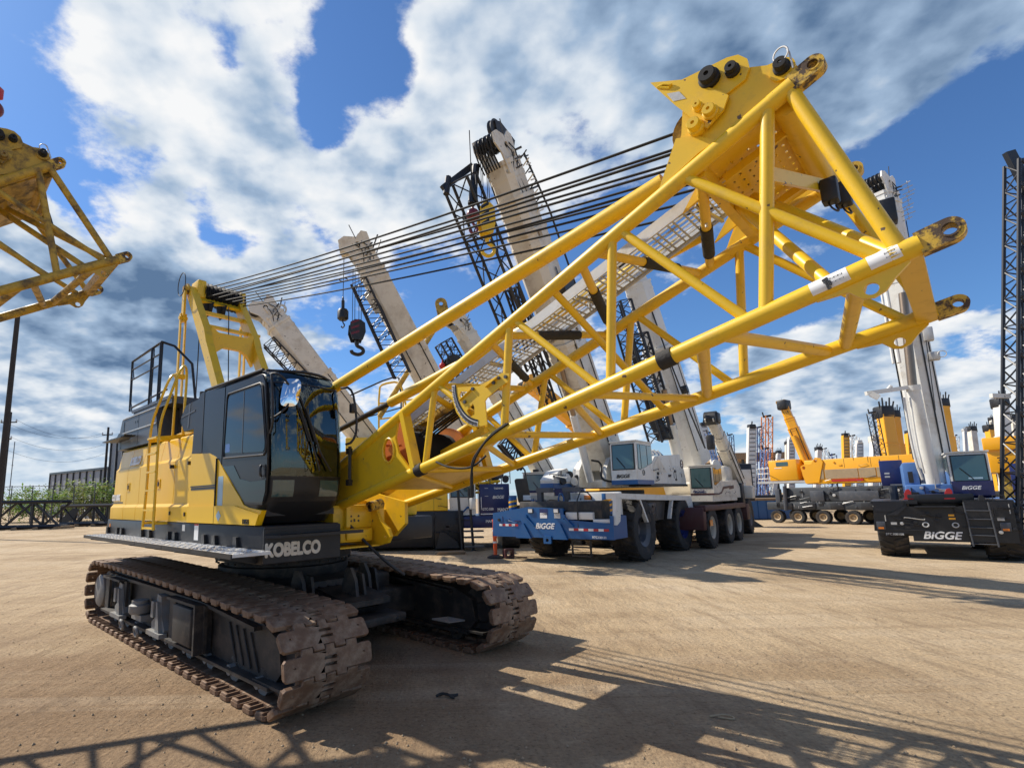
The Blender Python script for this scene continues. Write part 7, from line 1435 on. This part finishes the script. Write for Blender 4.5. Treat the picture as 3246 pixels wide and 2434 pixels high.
FB('lattice', 2064, 1000, 2062, 942, 11, 50, 'galv', 'white and blue lattice beside the tall yellow boom')
FB('tele', 2087, 1000, 2083, 930, 7, 42, 'galv', 'grey mast with cross bars above the blue cab', 'galv')
FB('tele', 2107, 1000, 2098, 928, 14, 43, 'cream', 'beige boom with black head above the blue cab')
FB('tele', 2151, 1000, 2137, 926, 16, 40, 'amber', 'yellow boom left of the white boom with black head')
FB('tele', 2171, 1000, 2160, 872, 23, 38, 'white', 'tall white boom with black winch head near the right edge')
FB('tele', 2147, 990, 2142, 906, 9, 46, 'cream', 'slim cream boom behind the right yellow boom')
FB('tele', 2195, 1000, 2187, 905, 13, 39, 'cream', 'beige boom with dark fittings nearest the right edge')
FB('tele', 2209, 1000, 2207, 925, 8, 44, 'bluesticker', 'pale blue-white boom sliver at the right edge', 'black')

# --- shed, blue skip, delineator post, small debris
t = thing('shed', 'open-fronted tan-roofed shed with dark inside, behind the white and blue booms', 'shed', (PF(1625, 1050, 75).x, 75, 0))
A_, B_ = PF(1583, 1000, 75), PF(1700, 1000, 75); o_ = Vector((PF(1625, 1050, 75).x, 75, 0)); zt = PF(1600, 978, 75).z; zf = PF(1600, 992, 75).z
m = MB(); m.box(A_.x - o_.x, B_.x - o_.x, -.2, 8, zf, zt); m.build('roof', 'tan_roof', t); m = MB()
for k in range(30): x = A_.x - o_.x + (B_.x - A_.x) * k / 30; m.box(x, x + .06, -.25, -.2, zf, zt - .1)
m.build('fascia_rib', 'wood', t); m = MB(); m.box(A_.x - o_.x, B_.x - o_.x, 7.8, 8, 0, zf); m.build('back_wall', 'greywall', t); m = MB()
for k in range(6): x = A_.x - o_.x + (B_.x - A_.x) * k / 5; m.box(x - .12, x + .12, 0, .3, 0, zf)
m.build('post', 'black', t)
p = PX(2418, 1645, 36); t = thing('skip', 'blue steel skip on the ground left of the orange crane wheels', 'skip', (p.x, p.y, 0), .1)
m = MB(); m.prism([(-2.2, .05), (1.6, .05), (1.7, 1.2), (-2.3, 1.2)], (0, -.9, 0), (1, 0, 0), (0, 0, 1), (0, 1.8, 0)); b0 = m.build('bin', 'blue', t); m = MB(); m.bbox(-2.3, 1.7, -.9, .9, 1.2, 1.35, .04); m.build('timber_load', 'wood', t)
for k in range(7): m = MB(); m.box(-2.1 + .6 * k, -2.02 + .6 * k, -.93, -.9, .08, 1.2); m.build('rib', 'blue', b0)
p = PX(2360, 1560, 33); t = thing('outrigger_float', 'grey box and pyramid-shaped outrigger foot right of the maroon chassis', 'outrigger', (PX(2365, 1700, 28).x, 28.0, 0))
m = MB(); m.prism([(-.75, 0), (.75, 0), (.12, .45), (-.12, .45)], (0, -.4, 0), (1, 0, 0), (0, 0, 1), (0, .8, 0)); m.build('foot', 'black', t); m = MB(); m.tube((0, 0, .45), (0, 0, 1.3), .12, 10); m.beam((-2.2, 0, .35), (-.1, 0, .5), .05, .05); m.bbox(-.6, .4, -.5, .5, 1.3, 3.2, .05); m.build('jack', 'dark', t); m = MB(); m.bbox(-.9, .3, -.55, -.5, 1.9, 2.9, .03); m.build('tank', 'cream', t)
dp = thing('delineator_post', 'orange post with white bands on a grey-brown rubber base, left of the blue bumper', 'traffic post', (1.64, 16.0, 0))
m = MB(); m.lathe([(.0, 0), (.22, 0), (.22, .03), (.08, .09), (.055, .1), (.055, .55), (.065, .57), (.065, .85), (.052, .88), (.052, 1.02), (.062, 1.04), (.062, 1.10), (0, 1.11)], (0, 0, 0), (0, 0, 1), 20, closed=False); m.build('post', 'redorange', dp)
m = MB(); m.lathe([(0, .002), (.24, .002), (.24, .035), (.09, .095), (0, .096)], (0, 0, 0), (0, 0, 1), 20, closed=False); m.build('base', 'rubber', dp)
for z in (.42, .75): m = MB(); m.lathe([(.067, z), (.067, z + .055)], (0, 0, 0), (0, 0, 1), 20, closed=False); m.build('reflective_band', 'whitesticker', dp)
cbk = thing('pipe_block', 'small rusty red block with a round hole, by the orange post', 'pipe block', (2.0, 15.85, 0), .2)
m = MB(); m.prism(rrect(-.14, .14, .01, .27, .03), (0, -.12, 0), (1, 0, 0), (0, 0, 1), (0, .24, 0), [circ(0, .14, .085, 16)]); m.build('block', 'maroon', cbk, 30); m = MB(); m.path([(.14, -.1, .05), (.3, -.1, .03), (.5, -.15, .02)], .02, 6, 1); m.build('stub_pipe', 'maroon', cbk)
m = MB(); 
m.path([(-.09, .0, .012), (-.03, .02, .03), (.02, -.02, .02), (.08, .01, .012), (.10, .03, .01)], .012, 6, 2); m.path([(-.06, .02, .012), (.0, .0, .035), (.04, -.04, .015), (.07, -.05, .01)], .011, 6, 2)
o = m.build('strap_scrap', 'tape'); o.location = (.04, 5.06, 0); tag(o, 'scrap of dark knotted strap on the bare ground in the shade', 'scrap strap')
m = MB(); m.path([(-.10, .03, .01), (.02, .04, .02), (.07, .0, .016), (.06, -.04, .01), (-.04, .02, .008)], .007, 6, 2); o = m.build('wire_scrap', 'tan'); o.location = (2.19, 4.48, 0); tag(o, 'bent loop of dark wire lying on the sand at lower right', 'scrap wire')
m = MB(); m.bbox(-.45, .45, -.2, .2, 0, .05, .01); m.bbox(-.42, .46, -.22, .16, .05, .10, .01); tb_ = m.build('timber_mat', 'wood'); tb_.location = (.35, 17.3, 0); tb_.rotation_euler = (0, 0, .15); tag(tb_, 'weathered timber mats lying before the black chassis', 'timber mat')

# --- left: weathered crane boom close by, dark booms on the ground, fence, shrubs, buildings, poles
LB = thing('crawler_crane', 'weathered yellow crane boom base entering from the left edge', 'crawler crane', (-8.579, 2.123, 0), .773)
_mm = {'yellow_paint': M['yellow_old'], 'yellow_panel_paint': M['yellow_old']}
def old_copy(o, par):
    c = o.copy(); C.objects.link(c); c.parent = par
    if c.type == 'MESH' and c.material_slots and c.material_slots[0].material.name in _mm:
        c.material_slots[0].link = 'OBJECT'; c.material_slots[0].material = _mm[c.material_slots[0].material.name] if False else M['yellow_old']
    for q in o.children:
        if q.name.split('.')[0] in ('walkway', 'boom_angle_gauge', 'gauge_scale', 'gauge_marks', 'gauge_pointer', 'control_cable', 'rubber_wrap', 'sticker', 'barcode', 'lettering'): continue
        old_copy(q, c)
    return c
piv = Vector((1.3, 0, 1.6)); PIT = .334
lb = old_copy(boom, LB); lb.matrix_local = Matrix.Translation(piv) @ Matrix.Rotation(-PIT, 4, 'Y') @ Matrix.Translation(-piv)
m = MB(); m.prism([(5.55, 3.50), (6.42, 3.86), (6.42, 3.84), (5.55, 3.48)], (0, -.6, 0), (1, 0, 0), (0, 0, 1), (0, 1.2, 0)); o = m.build('head_underplate', 'yellow_old', LB); o.matrix_local = Matrix.Translation(piv) @ Matrix.Rotation(-PIT, 4, 'Y') @ Matrix.Translation(-piv)
for o_s in (deck, cf, cbo): c = o_s.copy(); C.objects.link(c); c.parent = LB
for s in crawlers: c = s.copy(); C.objects.link(c); c.parent = LB; c['label'] = 'crawler frame under the weathered crane'
lattice(LB, 'lattice_boom', 'yellow_old', (2.2, 2.2, 3.0), (9.5, 2.2, 6.6), .0, .0, 1, .001, .001) if False else None
t = hook_ball(PX(-20, 345, 11), PX(2, -300, 11), 'dark red hook ball on a rope, half cut by the left edge', .19)
m = MB(); m.bbox(-.12, .12, -.1, .1, .28, .55, .03); m.build('overhaul_block', 'red', t)

def ground_lattice(label, p0, p1, z, w_, h_, n, Y=None):
    t = thing('lattice_boom_section', label, 'boom section', (p0.x, p0.y, 0)); b = Vector((p1.x - p0.x, p1.y - p0.y, z)); lattice(t, 'lattice_frame', 'lattice_black', (0, 0, z), b, w_, h_, n, .15, .10, up=(0, 0, 1))
    m = MB(); m.prism([(0, 0), (1.1, .3), (1.6, 1.2), (1.0, 1.3), (-.2, .3)], Vector((0, -w_ / 2 - .05, z - h_ * .5)), (b - Vector((0, 0, z))).normalized(), (0, 0, 1), (0, .08, 0)); m.build('end_plate', 'lattice_black', t)
    for k in range(5): m = MB(); q = Vector((0, 0, z)).lerp(b, k / 4); m.bbox(q.x - .2, q.x + .2, q.y - w_ * .6, q.y + w_ * .6, 0, max(.05, z - h_ / 2), .02); m.build('timber_block', 'wood', t)
    return t
ground_lattice('black lattice boom section with open end frame lying by the fence, far left', PX(-60, 1660, 42), PX(205, 1655, 43), 1.15, 1.6, 1.9, 3)
ground_lattice('black lattice boom section lying nearest the tall grey building', PX(215, 1655, 47), PX(420, 1650, 46), 1.0, 1.5, 1.5, 4)
fw_ = thing('chain_link_fence', 'tall chain-link fence with top rail before the green shrubs', 'fence', (PX(-100, 1600, 56).x, 56, 0)); fo = Vector(fw_.location); fx1 = PX(430, 1600, 56).x - fo.x; fz = PX(100, 1541, 56).z
m = MB(); m.tube((0, 0, fz), (fx1, 0, fz), .035, 6); m.tube((0, 0, .1), (fx1, 0, .1), .03, 6); m.build('rail', 'grey_panel', fw_)
for k in range(9): m = MB(); m.tube((fx1 * k / 8, 0, 0), (fx1 * k / 8, 0, fz + .1), .045, 6); m.build('post', 'grey_panel', fw_)
m = MB()
for k in range(int(fx1 / .28)):
    x = k * .28
    for s in (1, -1):
        x2 = x + s * fz; a, b = Vector((x, 0, .1)), Vector((x2, 0, fz))
        if x2 > fx1: b = Vector((fx1, 0, .1 + (fx1 - x)))
        if x2 < 0: b = Vector((0, 0, .1 + x))
        m.beam(a, b, .008, .008)
struct(m.build('wire_mesh', 'grey_panel', fw_, 0), 'stuff')
LEAF = []
for n, c in (('mid_green', (.16, .27, .035)), ('pale_green', (.27, .34, .09)), ('olive', (.21, .24, .06))):
    lm_ = mat('leaf_%s' % n, c, .6, var=.4, vscale=9); LEAF.append(lm_); t_n = lm_.node_tree; P_ = t_n.nodes['Principled BSDF']; tl = t_n.nodes.new('ShaderNodeBsdfTranslucent'); mxs = t_n.nodes.new('ShaderNodeMixShader'); mxs.inputs[0].default_value = .42
    t_n.links.new(P_.inputs['Base Color'].links[0].from_socket, tl.inputs[0]); t_n.links.new(P_.outputs[0], mxs.inputs[1]); t_n.links.new(tl.outputs[0], mxs.inputs[2]); t_n.links.new(mxs.outputs[0], t_n.nodes['Material Output'].inputs[0])
def shrub(x, y, w_, h_, n, lm, label, name='shrub', trunk=True):
    t = thing(name, label, 'shrub', (x, y, 0), 0, 'shrubs behind the chain-link fence'); m = MB(); rr = random
    cl = [(rr.gauss(0, w_ * .33), rr.gauss(0, w_ * .22), h_ * rr.uniform(.25, .92), w_ * rr.uniform(.12, .3)) for _ in range(16)]
    for i in range(n):
        c = cl[i % 16]; a, b = rr.uniform(0, 6.28), rr.uniform(-1, 1); q = (rr.random() ** .5) * c[3]; s_ = math.sqrt(1 - b * b)
        p = Vector((c[0] + q * s_ * math.cos(a), c[1] + q * s_ * math.sin(a), max(.1, c[2] + q * b))); u = Vector((rr.uniform(-1, 1), rr.uniform(-1, 1), rr.uniform(-.6, .6))).normalized(); v = u.cross(Vector((rr.uniform(-1, 1), rr.uniform(-1, 1), 1))).normalized(); l = rr.uniform(.10, .24)
        m.add([p - u * l, p + v * l * .45, p + u * l, p - v * l * .45], [(0, 1, 2, 3)])
    m.build('foliage', lm, t, 0); m = MB()
    for c in cl[:9]: m.path([(0, 0, 0), (c[0] * .4, c[1] * .4, c[2] * .5), (c[0], c[1], c[2])], .035, 5, 1)
    m.build('stem', 'wood', t)
SHL = ['leafy bright green shrub at the left edge by the thick pole', 'low olive shrub behind the far left boom section', 'tall bright shrub left of the long grey building', 'round mid-green shrub below the long building\'s near corner', 'loose pale shrub against the long grey building', 'sparse pale shrub in the middle of the long building', 'thin olive shrub before the pale doors', 'airy tall shrub near the third pole', 'pale shrub by the foot of the third pole', 'dense green shrub next to the yellow crane tail']
for i, (x, yy, w_, h_, k) in enumerate(((-30, 1552, 6, 3.4, 0), (40, 1560, 5, 3.0, 2), (118, 1515, 5.5, 4.6, 0), (160, 1545, 5, 3.6, 0), (190, 1530, 5, 4.0, 1), (225, 1530, 5, 4.0, 1), (262, 1530, 5, 4.1, 2), (300, 1505, 5.5, 4.9, 1), (325, 1530, 5, 4.0, 1), (350, 1530, 6, 4.2, 0))):
    p = PX(x, 1600, 61 + (i % 3) * 1.6); shrub(p.x, p.y, w_, h_, 900 if k != 1 else 620, LEAF[k], SHL[i])
# buildings
def shed_wall(name, label, pa, pb, h0, h1, depth, mt, n):
    t = thing(name, label, 'building', (pa.x, pa.y, 0)); d = Vector((pb.x - pa.x, pb.y - pa.y, 0)); nrm = Vector((-d.y, d.x, 0)).normalized(); nrm = nrm if nrm.y > 0 else -nrm
    vs = [Vector((0, 0, 0)), d.copy(), d + nrm * depth, nrm * depth]; m = MB(); m.add(vs + [vs[0] + Vector((0, 0, h0)), vs[1] + Vector((0, 0, h1)), vs[2] + Vector((0, 0, h1)), vs[3] + Vector((0, 0, h0))], [(0, 1, 5, 4), (1, 2, 6, 5), (2, 3, 7, 6), (3, 0, 4, 7), (4, 5, 6, 7)]); wl = m.build('wall', mt, t, 0, fix=True)
    for k in range(n + 1): m = MB(); q = d * (k / n) - nrm * .06; m.box(q.x - .09, q.x + .09, q.y - .09, q.y + .09, 0, h0 + (h1 - h0) * k / n); m.build('downpipe', 'lattice_black', t)
    m = MB(); m.beam(Vector((0, 0, h0 - .12)) - nrm * .1, d + Vector((0, 0, h1 - .12)) - nrm * .1, .2, .3); m.build('eaves', 'lattice_black', t); return t, d, nrm
pa, pb = PX(152, 1600, 84), PX(338, 1600, 70); t, d, nrm = shed_wall('warehouse', 'long low grey metal building with dark vertical seams, beyond the shrubs', pa, pb, PX(152, 1500, 84).z, PX(338, 1480, 70).z, 20, 'greywall', 9)
for k, (a, w_, z0, z1) in enumerate(((.30, 1.5, .0, 2.6), (.62, 1.8, 0, 3.0), (.72, 1.2, 2.2, 3.0))): m = MB(); q = d * a - nrm * .08; u = d.normalized(); m.prism([(0, z0), (w_, z0), (w_, z1), (0, z1)], q, u, (0, 0, 1), -nrm * .05); m.build('door', 'white', t)
pa, pb = PX(340, 1600, 64), PX(470, 1600, 58); shed_wall('tall_building', 'tall grey metal building partly hidden by the yellow crane tail', pa, pb, PX(343, 1393, 64).z, PX(470, 1370, 58).z, 15, 'greywall', 6)
# utility poles with wires
def pole(label, xb, yb, xt, yt, Y, rad, arms):
    b = PX(xb, yb, Y); q = PX(xt, yt, Y); t = thing('utility_pole', label, 'utility pole', (b.x, b.y, 0)); top = Vector((q.x - b.x, 0, q.z)); top.x *= .3
    m = MB(); m.tube((0, 0, 0), top, rad, 10, rad * .75); m.build('shaft', 'creosote', t)
    for z, l in arms:
        m = MB(); m.beam((top.x - l, -.1, top.z - z), (top.x + l, -.1, top.z - z), .1, .1); m.build('crossarm', 'creosote', t)
        for s in (-1, 1): m = MB(); m.lathe([(0, 0), (.06, 0), (.08, .1), (.03, .25), (0, .25)], (top.x + s * l * .95, -.1, top.z - z + .05), (0, 0, 1), 8, closed=False); m.build('insulator', 'galv', t)
    return b + Vector((top.x, 0, 0)), top.z
pole('thick dark pole rising behind the weathered boom, left edge', -2, 1560, 51, 995, 30, .17, [])
a_, za = pole('dark utility pole with crossarm at the far left', 4, 1590, 33, 1306, 50, .16, [(1.0, .75), (2.6, .4)])
b_, zb = pole('dark utility pole beside the tall grey building', 329, 1560, 341, 1354, 62, .16, [(.9, .6)])
for k, (s, dz) in enumerate(((-.7, -.8), (.7, -.8), (.3, -2.4), (0, -3.6))):
    m = MB(); p0, p1 = Vector((a_.x + s, a_.y, za + dz)), Vector((b_.x + s * .8, b_.y, zb + dz + (.1 if k < 2 else .6))); m.path([p0.lerp(p1, i / 12) - Vector((0, 0, 1.1 * 4 * (i / 12) * (1 - i / 12))) for i in range(13)], .011, 4); o = m.build('power_line', 'black'); tag(o, 'thin power line sagging between the two far poles, at left', 'power line', 'power lines between the poles')
p = PX(30, 1560, 160); t = thing('radio_mast', 'hair-thin radio mast far off between the left poles', 'mast', (p.x, p.y, 0)); m = MB(); m.tube((0, 0, 0), (0, 0, PX(30, 1400, 160).z), .12, 5); m.build('mast_tube', 'grey_panel', t)
for z in (8, 14): m = MB(); m.box(-.4, .4, -.05, .05, z, z + .1); m.build('crossbar', 'grey_panel', t)
